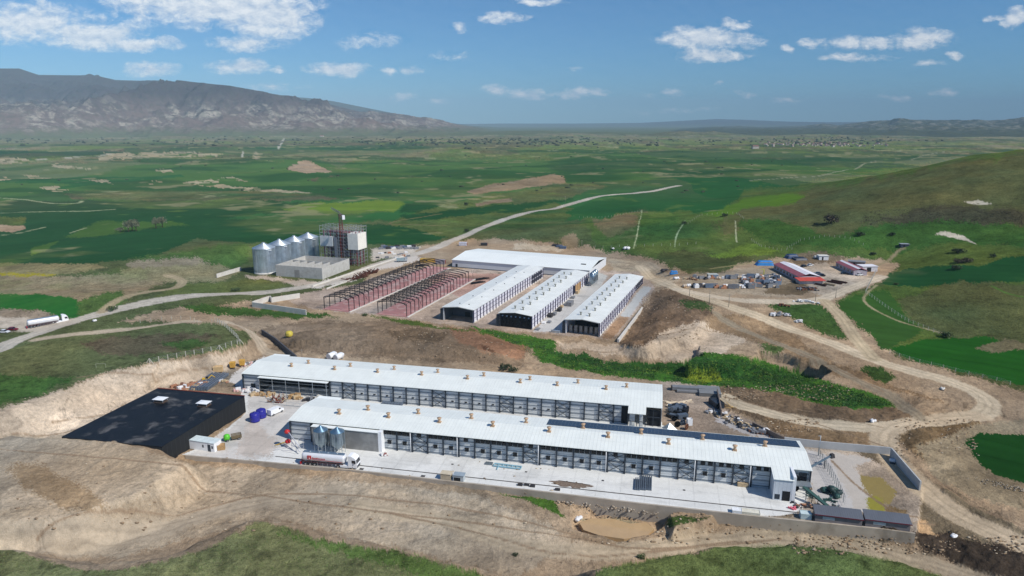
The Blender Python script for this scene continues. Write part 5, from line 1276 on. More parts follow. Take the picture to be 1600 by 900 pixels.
# ------------------------------------------------------------------ feed bins beside the front barn
mBin = ribbed('feed_bin_steel', (150, 166, 176), .8, 2, .04, .3, .85, dirt=.15)
for i, (px, lb) in enumerate(((501.5, 'left of the two blue grey steel feed bins in front of the front barn'), (527.5, 'right of the two blue grey steel feed bins in front of the front barn'))):
    x, y = Bw(12.4 + i * 5.0, -4.6)
    P = thing('feed_bin', lb, 'feed bin', (x, y, 0), AX, 'feed bins')
    MB().lathe(0, 0, [(.25, 1.0), (1.9, 2.8), (1.9, 6.5)], 28).part('body', mBin, P)
    MB().lathe(0, 0, [(2.02, 6.45), (2.02, 6.55), (.35, 7.55), (.35, 7.75), (0, 7.8)], 28).part('lid_roof', mat('bin_roof', (110, 138, 158), .35, .7, .1, .6), P)
    l = MB()
    for k in range(6):
        a_ = 2 * math.pi * (k + .5) / 6; l.bar((1.95 * math.cos(a_), 1.95 * math.sin(a_), 0), (1.95 * math.cos(a_), 1.95 * math.sin(a_), 6.4), .12)
    l.part('leg_frame', mGalv, P)
    l = MB()
    for d in (-.22, .22): l.bar((1.2 + d, -2.05, .5), (1.2 + d, -2.05, 6.7), .06)
    for k in range(15): l.bar((.98, -2.05, .7 + k * .4), (1.42, -2.05, .7 + k * .4), .04)
    l.part('ladder', mGalv, P)
# auger with red guards at the left end of the barn
x, y = Bw(2.2, -5)
P = thing('auger_stair', 'spidery grey auger frame with two red housings at the left end of the front barn', 'auger', (x, y, 0), AX)
m = MB(); m.tube((-.2, .4, 5.2), (5.2, -2.4, 1.8), .16, n=8); m.tube((-.2, 1.2, 2.2), (5.4, -3, .9), .14, n=8); m.bar((1.2, 0, 0), (1.2, 0, 4.6), .1); m.bar((3.4, -1.6, 0), (3.4, -1.6, 3), .1)
for k in range(7): m.bar((3.2, .4, .5 + k * .5), (4.6, .4, .5 + k * .5), .06)
m.bar((3.2, .4, 0), (3.2, .4, 3.8), .08); m.bar((4.6, .4, 0), (4.6, .4, 3.8), .08); m.bar((-1, -2, .2), (5, -3.2, 1.2), .08); m.bar((-3, -2.4, .3), (1, -.5, 1.6), .08)
m.part('auger_tube', mat('light_grey_paint', (190, 192, 200), .5, .2), P)
for z in (1.9, 4.9): MB().lathe(-.2, .4, [(0, z - .5), (.75, z - .4), (.8, z + .2), (.3, z + .6), (0, z + .65)], 10).part('red_housing', mRed, P)
# crumpled yellow hand truck by it
x, y = G(441, 695); P = thing('hand_auger', 'small yellow and grey trestle lying in front of the front barn left end', 'trestle', (x, y, 0), R(20))
MB().bar((-2, 0, .2), (2, .5, .7), .18).part('yellow_tube', mat('yellow_paint', (196, 160, 40), .5), P); MB().bar((-2, -.5, 0), (-1.2, .6, .5), .12).bar((1.2, -.5, 0), (1.8, .8, .8), .1).part('trestle_leg', mGalv, P)
# blue tanks
mBlue = mat('blue_plastic', (44, 42, 140), .35, 0, .08, 1)
for (px, py, r, h, lb) in ((396, 661, 1.5, 3.0, 'nearer of the two dark blue plastic water tanks'), (406, 655, 1.5, 3.0, 'farther of the two dark blue plastic water tanks')):
    x, y = G(px, py); P = thing('water_tank', lb, 'water tank', (x, y + 1.4, 0), .3, 'blue water tanks')
    MB().lathe(0, 0, [(0, .02), (r, .02), (r * 1.02, .5), (r, .55), (r, 1.1), (r * 1.03, 1.2), (r, 1.3), (r, 2.4), (r * .9, 2.65), (.4, 2.95), (0, 2.97)], 24).part('body', mBlue, P)
    MB().lathe(0, 0, [(0, 2.95), (.38, 2.95), (.38, 3.15), (0, 3.18)], 12).part('lid', mBlue, P)
# green mixer
x, y = G(364, 687); P = thing('feed_mixer', 'small bright green machine with a slatted hopper standing on the yard', 'machine', (x, y, 0), R(28))
MB().lathe(-1.6, 0, [(0, .3), (.8, .35), (.95, 1.0), (.8, 1.8), (.3, 2.1), (0, 2.1)], 14).part('green_drum', mat('lime_green', (90, 190, 50), .45), P)
m = MB(); 
for s_ in (-1, 1):
    for k in range(3): m.box(-.4, s_ * .85, .6 + k * .35, 2.4, s_ * .93, .85 + k * .35)
m.box(2.32, -.85, .6, 2.4, .85, 1.5).box(-.4, -.85, .5, 2.4, .85, .58); m.part('hopper', mat('hopper_green_brown', (110, 96, 70), .8), P)
for xx in (-1.6, 1.6):
    for yy in (-.9, .9): wheel(P, xx, yy, .35, .2)
# site cabin
x, y = G(318, 704); P = thing('site_cabin', 'small white site cabin with a dark door in the lower left corner of the yard', 'cabin', (x, y + 1.5, 0), AX + R(-4))
MB().box(-4.6, -1.5, 0, 4.2, 1.5, 2.6).part('wall', mWhite, P)
m = MB()
for k in range(4): m.box(-4.7 + k * 2.25, -1.6, 2.6, -2.47 + k * 2.25, 1.6, 2.72)
m.part('roof', mat('cabin_roof', (214, 226, 226), .5), P)
MB().box(2.0, -1.53, 0, 3.0, -1.505, 2.1).part('door', mDk, P)
for xx in (.2, 3.3): MB().box(xx, -1.53, 1.0, xx + .5, -1.505, 1.8).part('window', mGlass, P)
# crate next to cabin
def crate(label, x, y, rz, l=1.2, w=1.0, h=1.0, m_=None, group=None, z=0.0, name='crate', cat='crate'):
    P = thing(name, label, cat, (x, y, z), rz, group); m = MB(); n = max(2, int(h / .3))
    for k in range(n):
        z0 = h * k / n; m.box(-l / 2, -w / 2, z0 + .03, l / 2, -w / 2 + .05, z0 + h / n - .04); m.box(-l / 2, w / 2 - .05, z0 + .03, l / 2, w / 2, z0 + h / n - .04)
        m.box(-l / 2, -w / 2, z0 + .03, -l / 2 + .05, w / 2, z0 + h / n - .04); m.box(l / 2 - .05, -w / 2, z0 + .03, l / 2, w / 2, z0 + h / n - .04)
    m.box(-l / 2 + .06, -w / 2 + .06, .02, l / 2 - .06, w / 2 - .06, h * .85)
    m.part('slats', m_ or mWood, P); return P
x, y = G(346, 702); crate('wooden crate standing beside the right end of the white site cabin', x, y, .3, 2, 1.4, 1.6)
x, y = T(341, 580)[:2]; crate('pale box-shaped wooden crate alone on the sloping dirt left of the rear barn', x, y, .2, 3.2, 2, 2, mat('pale_ply', (206, 176, 130), .8), z=T(341, 580)[2])
# ochre machines near the back-left corner
for i, (px, py) in enumerate(((364, 577), (379, 573.5))):
    x, y, z = T(px, py); P = thing('ochre_bin', ['left of the two ochre hopper bins behind the left end of the rear barn', 'right of the two ochre hopper bins behind the left end of the rear barn'][i], 'hopper', (x, y, z), R(10), 'ochre hopper bins')
    MB().cbox(0, 0, .9, 1.6, 1.4, 2.0, 0, 1.25).part('hopper', mat('ochre', (206, 160, 70), .6), P)
    m = MB(); [m.bar((sx * .6, sy * .5, 0), (sx * .6, sy * .5, 1.0), .12) for sx in (-1, 1) for sy in (-1, 1)]; m.part('leg_frame', mDk, P)
# pipe bundles behind the black tank
a, b = T(331, 606), T(362, 584)
P = thing('pipe_stack', 'long stack of blue grey steel sections behind the black tank', 'steel sections', (a[0], a[1], a[2] + .1), math.atan2(b[1] - a[1], b[0] - a[0]), 'long material stacks')
m = MB(); L_ = math.hypot(b[0] - a[0], b[1] - a[1])
for k in range(7):
    for j in range(3): m.box(-3 + .4 * j, k * 1.0, .35 * j + .05, L_ - 2 + .3 * (k % 3), k * 1.0 + .5, .35 * j + .3)
m.part('sections', mat('bluegrey_steel', (128, 142, 160), .4, .6, .15, 1), P)
# yellow dozer arm / excavator boom
def excavator(label, px, py, rz, s=1.0):
    x, y, z = T(px, py); P = thing('excavator', label, 'excavator', (x, y, z + .05), rz); P.scale = (s, s, s)
    mY = mat('digger_yellow', (206, 166, 40), .5, 0, .1, 1)
    for yy in (-1.1, 1.1):
        m = MB(); m.tube((-1.7, yy - .3, .45), (-1.7, yy + .3, .45), .45, n=14); m.tube((1.7, yy - .3, .45), (1.7, yy + .3, .45), .45, n=14); m.box(-1.7, yy - .3, .02, 1.7, yy + .3, .88); m.part('track', mTyre, P)
    MB().box(-2.2, -1.3, 1.0, 1.4, 1.3, 1.5).box(-2.2, -1.3, 1.5, -.3, 1.3, 2.3).part('body', mY, P)
    MB().box(.1, .3, 1.5, 1.5, 1.25, 2.9).part('cab', mGlass, P)
    MB().bar((1.2, -.3, 1.6), (3.6, -.3, 3.9), .4, .5).bar((3.5, -.3, 3.9), (5.6, -.3, 2.0), .32, .4).part('boom', mY, P)
    MB().cbox(5.7, -.3, 1.0, 1.0, 1.2, 1.0, 0, .6).part('bucket', mDk, P)
    return P
excavator('small yellow excavator working among the rubble behind the black tank', 322, 596, R(25), .55)
# yellow domed tank on dirt
x, y, z = T(452, 525); P = thing('yellow_tank', 'lone squat yellow tank with a dark side hatch on bare dirt above the rear barn', 'tank', (x, y, z), R(20))
MB().lathe(0, 0, [(0, 0), (1.5, 0), (1.6, .2), (1.6, 1.5), (1.1, 2.1), (0, 2.25)], 8).part('body', mat('tank_yellow', (196, 178, 70), .5, 0, .12, .8), P)
MB().cbox(-.7, -1.4, .5, .8, .3, .9, 0).part('hatch', mat('olive_hatch', (150, 140, 60), .6), P)
# white bins lying behind rear barn
for i, (px, py, rz_) in enumerate(((519, 559, 62), (530, 560.5, 60))):
    x, y, z = T(px, py + 1); P = thing('white_tank', ['left of two white tanks lying behind the rear barn', 'right of two white tanks lying behind the rear barn'][i], 'tank', (x, y, z), R(rz_), 'white tanks lying behind the rear barn')
    MB().tube((-2.0, 0, 1.25), (1.4, 0, 1.45), 1.2, n=18).tube((1.4, 0, 1.45), (2.6, 0, 1.5), 1.2, .35, 18).part('shell', mWhite, P)
    MB().box(-1.6, -1, 0, -1.2, 1, .6).box(.8, -1, 0, 1.2, 1, .6).part('cradle', mGalv, P)
x, y, z = T(512, 559); P = thing('grey_barrel_rack', 'small dark rack standing left of the two white lying tanks', 'rack', (x, y, z), .2)
m = MB(); [m.bar((k * .8, 0, 0), (k * .8, 0, 2.2), .14) for k in range(4)]; m.bar((0, 0, 1.1), (2.4, 0, 1.1), .14); m.bar((0, 0, 2.1), (2.4, 0, 2.1), .14); m.part('rack_frame', mDk, P)
# black pipe stub
x, y, z = T(399, 572); P = thing('dark_stake', 'short dark post with a cross piece standing on the slope above the rear barn', 'post', (x, y, z), 0)
MB().bar((0, 0, 0), (.1, 0, 2.6), .3).bar((-.7, 0, 1.6), (.6, 0, 1.9), .3).part('post', mBlk, P)
# timber and clutter along the front of the rear barn's left part
mRb = mat('rubble_mix', (150, 128, 112), .9, 0, .3, 1.5)
def pile(name, label, cat, px, py, l, w, h, n, cols, rz=0.0, seed=0, z=None, kind='box', group=None, s=1.0):
    """a heap of one kind of loose pieces: ONE thing"""
    x, y, zz = T(px, py) if z is None else (*G(px, py, z), z); P = thing(name, label, cat, (x, y, zz), rz, group); rnd = random.Random(seed)
    ms = [MB() for _ in cols]
    for k in range(n):
        m = ms[k % len(cols)]; px_, py_ = rnd.uniform(-l / 2, l / 2), rnd.uniform(-w / 2, w / 2); q = (1 - (2 * px_ / l) ** 2) * (1 - (2 * py_ / w) ** 2)
        sz = s * rnd.uniform(.5, 1.3)
        if kind == 'box': m.cbox(px_, py_, h * q * rnd.random() - .05, sz * rnd.uniform(.6, 2.0), sz * .7, sz * rnd.uniform(.3, .8), rnd.uniform(0, 3))
        elif kind == 'stick': m.bar((px_, py_, .1), (px_ + rnd.uniform(-2, 2) * sz, py_ + rnd.uniform(-1.2, 1.2) * sz, h * rnd.random()), .18 * sz)
        else: m.blob(px_, py_, sz * .3 + h * q * rnd.random() * .7, sz * .7, sz * .6, sz * .5, seed * 50 + k, 7, 4, .25)
    for m, c in zip(ms, cols): m.part(cat.replace(' ', '_') + '_pieces', c, P)
    return P
pink = mat('pink_bag', (214, 176, 170), .8, 0, .15, 2); dkc = mat('charcoal_scrap', (58, 56, 58), .8, 0, .3, 2); wbag = mat('white_bag', (226, 226, 226), .7, 0, .06, 2); gsc = mat('grey_scrap', (140, 142, 146), .6, .3, .2, 2); bsc = mat('brown_scrap', (120, 80, 58), .8, 0, .25, 2)
clay = mat('clay_block', (168, 120, 92), .9, 0, .2, 2); tansc = mat('tan_stuff', (190, 168, 134), .8, 0, .2, 2)
pile('material_heap', 'pinkish bags heaped in front of the left corner of the rear barn', 'bags', 382, 612, 7, 2.5, 1.0, 26, [pink, wbag], AX, 1, 0)
pile('material_heap', 'white sacks heaped before the dark doorway of the rear barn', 'sacks', 395, 611, 5, 2, 1.5, 16, [wbag], AX, 2, 0)
pile('pallet_heap', 'tan pallets strewn before the open bay of the rear barn', 'pallets', 410, 617, 8, 2.5, .8, 26, [mWood, tansc], AX, 3, 0)
pile('scrap_heap', 'tall heap of red and brown steel bundles before the open bay', 'steel bundles', 434, 627, 5, 3.4, 3.0, 60, [bsc, mat('rust_red', (120, 48, 44), .7), tansc, gsc], AX, 4, 0, 'stick', s=1.1)
pile('pallet_heap', 'tan timber stack in front of the middle of the open bay', 'timber', 462, 622, 4.5, 2, 1.2, 22, [mWood, tansc], AX, 5, 0)
pile('scrap_heap', 'low dark scrap heap at the right end of the open bay', 'scrap', 485, 626, 4, 2, 1.2, 20, [dkc, gsc], AX, 6, 0)
P = thing('guard_rail', 'low thin steel guard rail in front of the open bay', 'rail', (G(427, 632)[0], G(427, 632)[1], 0), AX)
m = MB()
for k in range(6): m.bar((k * 2.4, 0, 0), (k * 2.4, 0, 1.2), .06)
m.bar((0, 0, 1.2), (12.5, 0, 1.2), .06); m.bar((0, 0, .1), (12.5, 0, .1), .08); m.part('rail', mGalv, P)
pile('rubble', 'scattered tan and white debris behind the black tank', 'debris', 318, 602, 16, 5, .7, 70, [tansc, wbag, clay], R(35), 7)
pile('rubble', 'orange brown debris strip at the back edge of the black tank', 'debris', 293, 603, 9, 3, .7, 40, [clay, bsc], R(20), 8)
pile('rubble', 'white and pink debris beside the back left corner of the rear barn', 'debris', 391, 569, 7, 3, .8, 26, [wbag, pink, gsc], R(40), 9)
# ------------------------------------------------------------------ right yard
P = thing('panel_stack', 'wide stack of ribbed grey panels against the short dark wall', 'panel stack', (*G(1108, 614), 0), R(-10), 'grey panel stacks')
m = MB()
for k in range(6): m.box(-3.6, -3.6 + k * 1.2, 0, 3.6, -2.6 + k * 1.2, 1.3)
m.part('panels', ribbed('panel_stack_grey', (140, 142, 142), .4, 1, .2, .5), P)
P = thing('panel_stack', 'long stack of smooth grey panels left of the ribbed stack', 'panel stack', (*G(1078, 611), 0), R(-9), 'grey panel stacks')
m = MB(); m.box(-6, -.6, .3, 5, 1.6, 1.4).box(-4.5, -2.4, .2, 4, -.9, .8); m.part('panels', mat('grey_panels', (134, 136, 138), .5, .2, .1, 1), P); MB().box(-5.6, -.5, 0, -5, 1.5, .3).box(3, -.5, 0, 3.6, 1.5, .3).box(-6.4, -.8, .1, -6.05, .8, 1.6).part('bearer', dkc, P)
pile('equipment_heap', 'cluster of blue grey fan housings and ducts at the right end of the rear barn', 'fan housings', 1060, 645, 5.5, 9, 2.0, 30, [mat('duct_blue', (92, 104, 118), .5, .3, .15, 1), mBlk], R(-12), 11, 0, s=1.7)
pile('timber_heap', 'pale planks laid across behind the fan housings', 'planks', 1061, 630, 7, 1.2, .5, 26, [mat('pale_plank', (222, 206, 180), .8)], R(8), 12, 0, 'stick', s=2)
for i, (px, py, r) in enumerate(((1053, 658, 0), (1066, 664, 20), (1072, 671, 50), (1058, 667, 0))):
    x, y = G(px, py); P = thing('fan_ring', ['black round fan standing left front of the fan housings', 'blue grey round fan beside the white box', 'brown round fan beside the solar panels', 'black round fan lowest in the group of fan housings'][i], 'fan', (x, y, 0), R(-90 + r), 'round fans standing in the yard')
    m = fan_mb(.95); m.v = [(a_ + 0, b_, c_ + 1.0) for a_, b_, c_ in m.v]; m.part('fan', [mBlk, mat('duct_blue', (92, 104, 118), .5), bsc, mBlk][i], P)
crate('white box standing right of the round fans', *G(1077, 664), .1, 1.6, 1.2, 2.2, mWhite, name='white_box', cat='box')
x, y = G(1046, 670); P = thing('hopper_cone', 'pale grey pyramid-shaped hood on the ground at the end of the rear barn', 'hood', (x, y, 0), .3); MB().add([(-1.8, -1.5, 0), (1.8, -1.5, 0), (1.8, 1.5, 0), (-1.8, 1.5, 0), (0, 0, 2.0)], [(0, 1, 4), (1, 2, 4), (2, 3, 4), (3, 0, 4), (3, 2, 1, 0)]).part('hood', mat('pale_blue_grey', (178, 192, 200), .4, .3), P)
pile('rubble', 'grey and black junk strewn along the back of the right yard, upper part', 'junk', 1135, 652, 13, 4, 1.1, 90, [gsc, dkc, wbag, tansc], R(-48), 13, s=.8)
pile('rubble', 'tan and dark junk strewn along the back of the right yard, lower part', 'junk', 1166, 668, 13, 3.5, 1.1, 80, [tansc, dkc, gsc], R(-40), 14, s=.8)
pile('rubble', 'few small junk pieces at the foot of the dark back wall', 'junk', 1188, 677, 6, 2, .8, 26, [gsc, bsc], R(-30), 15)
x, y, z = T(1196, 677); P = thing('white_sack', 'torn white sack by the dark back wall', 'sack', (x, y, z), .2); MB().blob(0, 0, .8, 1.2, .9, 1.0, 3, 9, 6, .25).part('sack', wbag, P)
crate('dark metal cage against the inner side of the short dark wall', *G(1119, 634), .2, 3, 5, 2, mDk, name='cage', cat='cage')
P = pile('plank_heap', 'yellow tan planks heaped beyond the short dark wall', 'planks', 1135, 635, 5, 3, .8, 22, [mat('yellow_plank', (206, 172, 110), .8)], R(-30), 16, None, 'stick')
# right end of the front barn: conveyor, platform, pallets
x, y = Bw(139.5, -3.5); P = thing('manure_conveyor', 'dark green inclined conveyor leaving the right end of the front barn', 'conveyor', (x, y, 0), AX)
mGn = mat('dark_green_paint', (52, 84, 78), .5, .1, .15, 1)
m = MB(); m.bar((.5, .2, 3.3), (6.8, -5.2, .4), 1.0, .35); m.part('belt_trough', mGn, P)
m = MB(); [m.bar((k * 1.15 + 1.2, -.4 - k * 1.0, 0), (k * 1.15 + 1.2, -.4 - k * 1.0, 2.9 - k * .5), .14) for k in range(5)]; m.part('trough_leg', mDk, P)
MB().box(-1.4, .2, 3.2, 2.4, 2.8, 3.45).part('platform', mat('platform_grey', (132, 140, 146), .5, .3), P)
m = MB(); [m.bar((a_, b_, 0), (a_, b_, 3.2), .15) for a_ in (-1.3, 2.3) for b_ in (.3, 2.7)]; m.part('platform_leg', mDk, P)
x, y = Bw(146.8, 12.5); P = thing('loading_conveyor', 'long thin blue grey loading arm sticking out beyond the right end of the front barn', 'conveyor', (x, y, 0), R(20))
MB().bar((-3.6, -.5, 1.6), (4.6, .6, 3.2), .5, .3).part('arm', mat('duct_blue2', (110, 128, 140), .5, .3), P); MB().cbox(5.0, .6, 2.6, 1.3, 1.1, 1.1, 0, .7).part('chute', dkc, P); MB().bar((2.5, .3, 0), (2.5, .3, 2.8), .15).bar((-3, -.3, 0), (-3, -.3, 1.7), .15).part('stand', mDk, P)
pile('mesh_heap', 'dark green crumpled mesh rolls on the ground beyond the barn end, farther heap', 'mesh rolls', 1300, 771, 4, 3.2, 1.6, 26, [mGn, mat('teal_dark', (38, 58, 56), .6)], R(-50), 17, .0, 'blob', 'green mesh heaps', 1.2)
pile('mesh_heap', 'dark green mesh strips beside the conveyor foot, nearer heap', 'mesh rolls', 1284, 780, 5, 2.4, .9, 24, [mGn, mat('teal_mid', (84, 110, 104), .6)], R(-30), 18, .0, 'stick', 'green mesh heaps', 1.1)
pile('rubble', 'reddish grey debris near the grey-roofed sheds', 'debris', 1276, 792, 12, 3, .5, 60, [clay, gsc, dkc], AX, 19, 0, s=.6)
P = thing('wire_fence', 'tall thin wire fence crossing the ground beyond the barn end', 'fence', (*G(1278, 715), 0), 0)
pf = [(1278, 712), (1287, 728), (1296, 742), (1304, 756), (1312, 772), (1320, 792)]; o_ = G(1278, 715)
wp = [G(*q) for q in pf]; f_ = None
for i in range(len(wp) - 1):
    for k in range(3):
        t_ = k / 3; loc = (wp[i][0] + (wp[i + 1][0] - wp[i][0]) * t_ - o_[0], wp[i][1] + (wp[i + 1][1] - wp[i][1]) * t_ - o_[1], 0)
        if f_ is None: f_ = MB().bar((0, 0, 0), (0, 0, 2.6), .08).part('post', mat('fence_green', (86, 104, 110), .5, .2), P, loc)
        else: again('post', f_, P, loc)
m = MB()
for i in range(len(wp) - 1):
    for z in (.6, 1.3, 2.0, 2.5): m.bar((wp[i][0] - o_[0], wp[i][1] - o_[1], z), (wp[i + 1][0] - o_[0], wp[i + 1][1] - o_[1], z), .035)
m.part('wire', MT['fence_green'], P)
P = thing('lamp_post', 'slim grey pole behind the right end of the front barn', 'pole', (*G(1279, 712), 0), 0); MB().tube((0, 0, 0), (0, 0, 6), .1, .07, 8).part('pole', mGalv, P); MB().bar((0, 0, 6), (-.8, -.3, 6.1), .1).part('arm', mGalv, P)
# two long sheds on the front wall
for i, (px, py, lb) in enumerate(((1273, 815, 'left of two small grey-roofed sheds with a red edge behind the front wall'), (1351.5, 823, 'right of two small grey-roofed sheds with a red edge behind the front wall'))):
    x, y = G(px, py); P = thing('garden_shed', lb, 'shed', (x, y, 0), R(-13.5), 'grey-roofed sheds'); L_ = 10.0 if i == 0 else 9.3
    MB().box(0, 0, 0, L_, 2.6, 2.0).part('wall', mat('shed_wall', (124, 118, 120), .7), P)
    MB().add([(-.2, -.3, 1.95), (L_ + .2, -.3, 1.95), (L_ + .2, 2.9, 2.75), (-.2, 2.9, 2.75), (-.2, -.3, 2.07), (L_ + .2, -.3, 2.07), (L_ + .2, 2.9, 2.87), (-.2, 2.9, 2.87)], [(3, 2, 1, 0), (4, 5, 6, 7), (0, 1, 5, 4), (1, 2, 6, 5), (2, 3, 7, 6), (3, 0, 4, 7)]).part('roof', ribbed('shed_roof', (96, 100, 108), .5, 0, .12, .5), P)
    MB().box(-.25, -.36, 1.9, L_ + .25, -.305, 2.12).part('red_edge', mat('maroon_edge', (104, 30, 44), .6), P)
    MB().box(1.6, -.05, .9, 4.2, -.005, 1.6).part('window', mat('pale_window', (190, 196, 200), .3), P)
crate('pale blue white cube beside the left grey-roofed shed', *G(1258, 809), AX, 2.4, 1.8, 1.5, mat('pale_cyan', (196, 212, 214), .5), name='white_cube', cat='box')
crate('white slatted pallet stack behind the front wall, the left one', *G(1151, 801), AX, 2.2, 1.6, 1.0, mWhite, 'white pallet stacks', name='pallet_stack', cat='pallet stack')
P = crate('long white pallet stack behind the front wall, the right one', *G(1171, 803), AX, 4.6, 1.6, .9, mat('cream_slats', (220, 216, 200), .6), 'white pallet stacks', name='pallet_stack', cat='pallet stack')
for i, (px, py, lb) in enumerate(((697.5, 751, 'left of two small beige cabinets on the front wall edge'), (717.5, 753.5, 'right of two small cabinets on the front wall edge, blue grey roof'))):
    x, y = G(px, py); P = thing('cabinet', lb, 'cabinet', (x, y + 1.0, 0), AX, 'small cabinets'); 
    MB().box(-1.4, -.9, 0, 1.3, .9, 1.7).part('body', mat('beige_box', (186, 172, 148), .7) if i == 0 else mat('grey_box', (176, 184, 188), .6), P)
    MB().box(-1.5, -1.0, 1.7, 1.45, 1.0, 1.82).part('roof', mat('cab_roof%d' % i, ((204, 192, 168), (150, 164, 174))[i], .5), P)
    if i: MB().box(-1.2, -.93, .1, .5, -.905, 1.2).part('door', mIn, P)
# blue hoist frame, grey grid panels, drain channel, mud, small dark boxes
x, y = G(771, 729); P = thing('hoist_frame', 'light blue hoist frame lying flat in front of the front barn', 'frame', (x, y, 0), AX - R(2)); mLB = mat('pale_blue', (146, 186, 200), .5)
m = MB(); m.bar((0, 0, .3), (7.5, 0, .3), .3); m.bar((0, 1.3, .3), (7.5, 1.3, .3), .3); [m.bar((k * 1.25, 0, .3), (k * 1.25, 1.3, .3), .2) for k in range(7)]; m.bar((1.4, -1.6, .2), (1.4, 0, .3), .2); m.part('frame', mLB, P)
x, y = G(764, 725); P = thing('grey_plate', 'grey steel plate lying at the left end of the blue hoist frame', 'plate', (x, y, .05), AX); MB().cbox(0, 0, 0, 2, 1.3, .3).part('plate', mat('plate_grey', (120, 130, 136), .5, .4), P)
for i in range(3):
    x, y = G(997 + i * 9, 754 + i * 1.0, 0); P = thing('grid_panel', ['left', 'middle', 'right'][i] + ' of three stacks of grey grid panels before the front barn', 'grid panels', (x, y, .05), AX, 'grid panel stacks')
    m = MB(); [m.box(-.75 + k * .5, -4.0 + i * .3, 0, -.45 + k * .5, 3.4 - (i == 0) * 1.8, .5 + .1 * k) for k in range(3)]; m.part('grids', mat('grid_grey', (112, 124, 138), .4, .5, .2, 1), P)
m = MB(); pts = [G(300, 710), G(470, 726)]; 
x0, y0 = G(430, 713.6); x1_, y1_ = G(1250, 802); dr_ = math.atan2(y1_ - y0, x1_ - x0); dl_ = math.hypot(x1_ - x0, y1_ - y0); P = thing('drain_channel', 'long narrow dark drain running along the concrete yard of the front barn', 'drain', (x0, y0, 0.03), dr_)
MB().box(0, 0, 0, dl_, .3, .035).part('grating', mat('drain_dark', (66, 60, 58), .8), P)
m = MB(); rnd = random.Random(5)
P = thing('mud_patch', 'brown patch of spilled mud on the concrete in front of the front barn', 'mud', (*G(892, 757), .02), AX)
n = 44; pts = []
for k in range(n):
    a_ = 2 * math.pi * k / n; pts.append(((5.2 + rnd.uniform(-1.2, 1.2)) * math.cos(a_), (1.35 + rnd.uniform(-.5, .4)) * math.sin(a_)))
MB().prism(pts, 0, .05).part('mud', mat('mud', (122, 106, 92), .9, 0, .25, 2), P)
for i, (px, py) in enumerate(((812.5, 758.5), (823, 758.5), (832, 760.5), (871, 766), (565, 733), (661, 744), (707, 725.5), (822, 737.5), (942, 751), (1069, 766))):
    x, y = G(px, py); P = thing('dark_mat', ['leftmost of the small dark boxes by the front wall', 'second of the small dark boxes by the front wall', 'third of the small dark boxes by the front wall', 'small dark box apart from the other three by the front wall', 'dark drain cover just right of the tanker cab', 'dark drain cover left of the two small cabinets', 'small drain cover above the two small cabinets', 'small drain cover below the blue hoist frame', 'small drain cover right of the brown mud patch', 'small drain cover right of the grid panels'][i], 'box' if i < 4 else 'cover', (x, y, .02), AX, 'small dark boxes on the yard' if i < 4 else 'drain covers on the yard')
    (MB().cbox(0, 0, 0, 1.3, .7, .4).cbox(.1, 0, .4, .9, .5, .12) if i < 4 else MB().cbox(0, 0, 0, 1.1 if i in (4, 5) else .6, .8 if i in (4, 5) else .5, .06)).part('box' if i < 4 else 'cover', dkc, P)
pile('red_bags', 'pinkish red bags dropped near the foot of the white tower', 'bags', 1237, 795, 1.8, 1.2, .5, 12, [mat('pink_red', (220, 110, 126), .7)], 0, 21, 0, s=.5)
pile('red_bags', 'reddish sack beside the white pilaster of the front barn', 'sack', 600, 712, 1.8, .8, .6, 6, [mat('dull_red', (150, 96, 90), .8), wbag], .4, 22, 0, s=.7)
crate('beige parcel by the dark corner at the right end of the front barn', *G(1160, 759), AX, 2.6, 1.4, 1.1, tansc, name='parcel', cat='parcel')
for i, (px, py) in enumerate(((668, 701), (806, 718), (982, 737), (1121, 751))):
    x, y = G(px, py); P = thing('cable_reel', ['grey feed gearbox at the foot of the left braced bay of the front barn', 'grey gearbox at the foot of the front barn above the blue hoist frame', 'grey gearbox at the foot of the front barn left of the grid panels', 'grey gearbox at the foot of the front barn near its right end'][i], 'gearbox', (x, y, 0), AX, 'gearboxes along the front barn'); MB().cbox(0, 0, .1, 1.7, 1.2, .8).cbox(.2, 0, .9, .8, .7, .5).part('casing', mGalv, P); MB().bar((-.7, 0, 0), (-.7, 0, 1.9), .1).part('rod', mDk, P)
# louvred grey frames between barns
P = thing('grey_skylight', 'row of grey slotted lids between the two front barns', 'lids', (*G(596, 630.5, .3), .0), AX)
m = MB(); [m.box(k * 1.05, 0, 0, k * 1.05 + .75, 2.2, .6) for k in range(7)]; m.part('lid', mat('lid_grey', (96, 108, 124), .5), P)
x, y = G(645, 626.5); P = thing('kerb', 'pale concrete kerb running between the two front barns', 'kerb', (*Bw(30, 18.4), 0), AX); MB().box(0, 0, 0, 104, .3, .35).box(0, 1.1, 0, 104, 1.3, .3).part('kerb', mConL, P)
# sacks and small white items right of the yard
def bundle(label, px, py, s=1.0, m_=None, cat='bundle', group=None, n=5, nm='bundle'):
    x, y, z = T(px, py); P = thing(nm, label, cat, (x, y, z), random.uniform(0, 3), group); m = MB(); rr_ = random.Random(px)
    for k in range(n): m.blob(rr_.uniform(-.9, .9) * s, rr_.uniform(-.6, .6) * s, .4 * s, .75 * s, .6 * s, .55 * s, int(px) + k, 8, 5, .22)
    m.part('sack', m_ or wbag, P); MB().cbox(-.3 * s, 0, 0, 1.9 * s, 1.3 * s, .25 * s).part('pallet', dkc, P); return P
bundle('white bundle lying by the shaded wall at the right of the yard', 1395, 722.5, .9)
bundle('white bundle lying on the brown track right of the yard', 1363, 658.5, .85)
bundle('white bundle in the dark earth at the lower right corner', 1488, 839, .85)
bundle('white sack lying on the verge beside the left gravel road', 147, 502, .9)
bundle('white sheet crumpled at the back of the shaded wall', 1384, 707.5, .5)
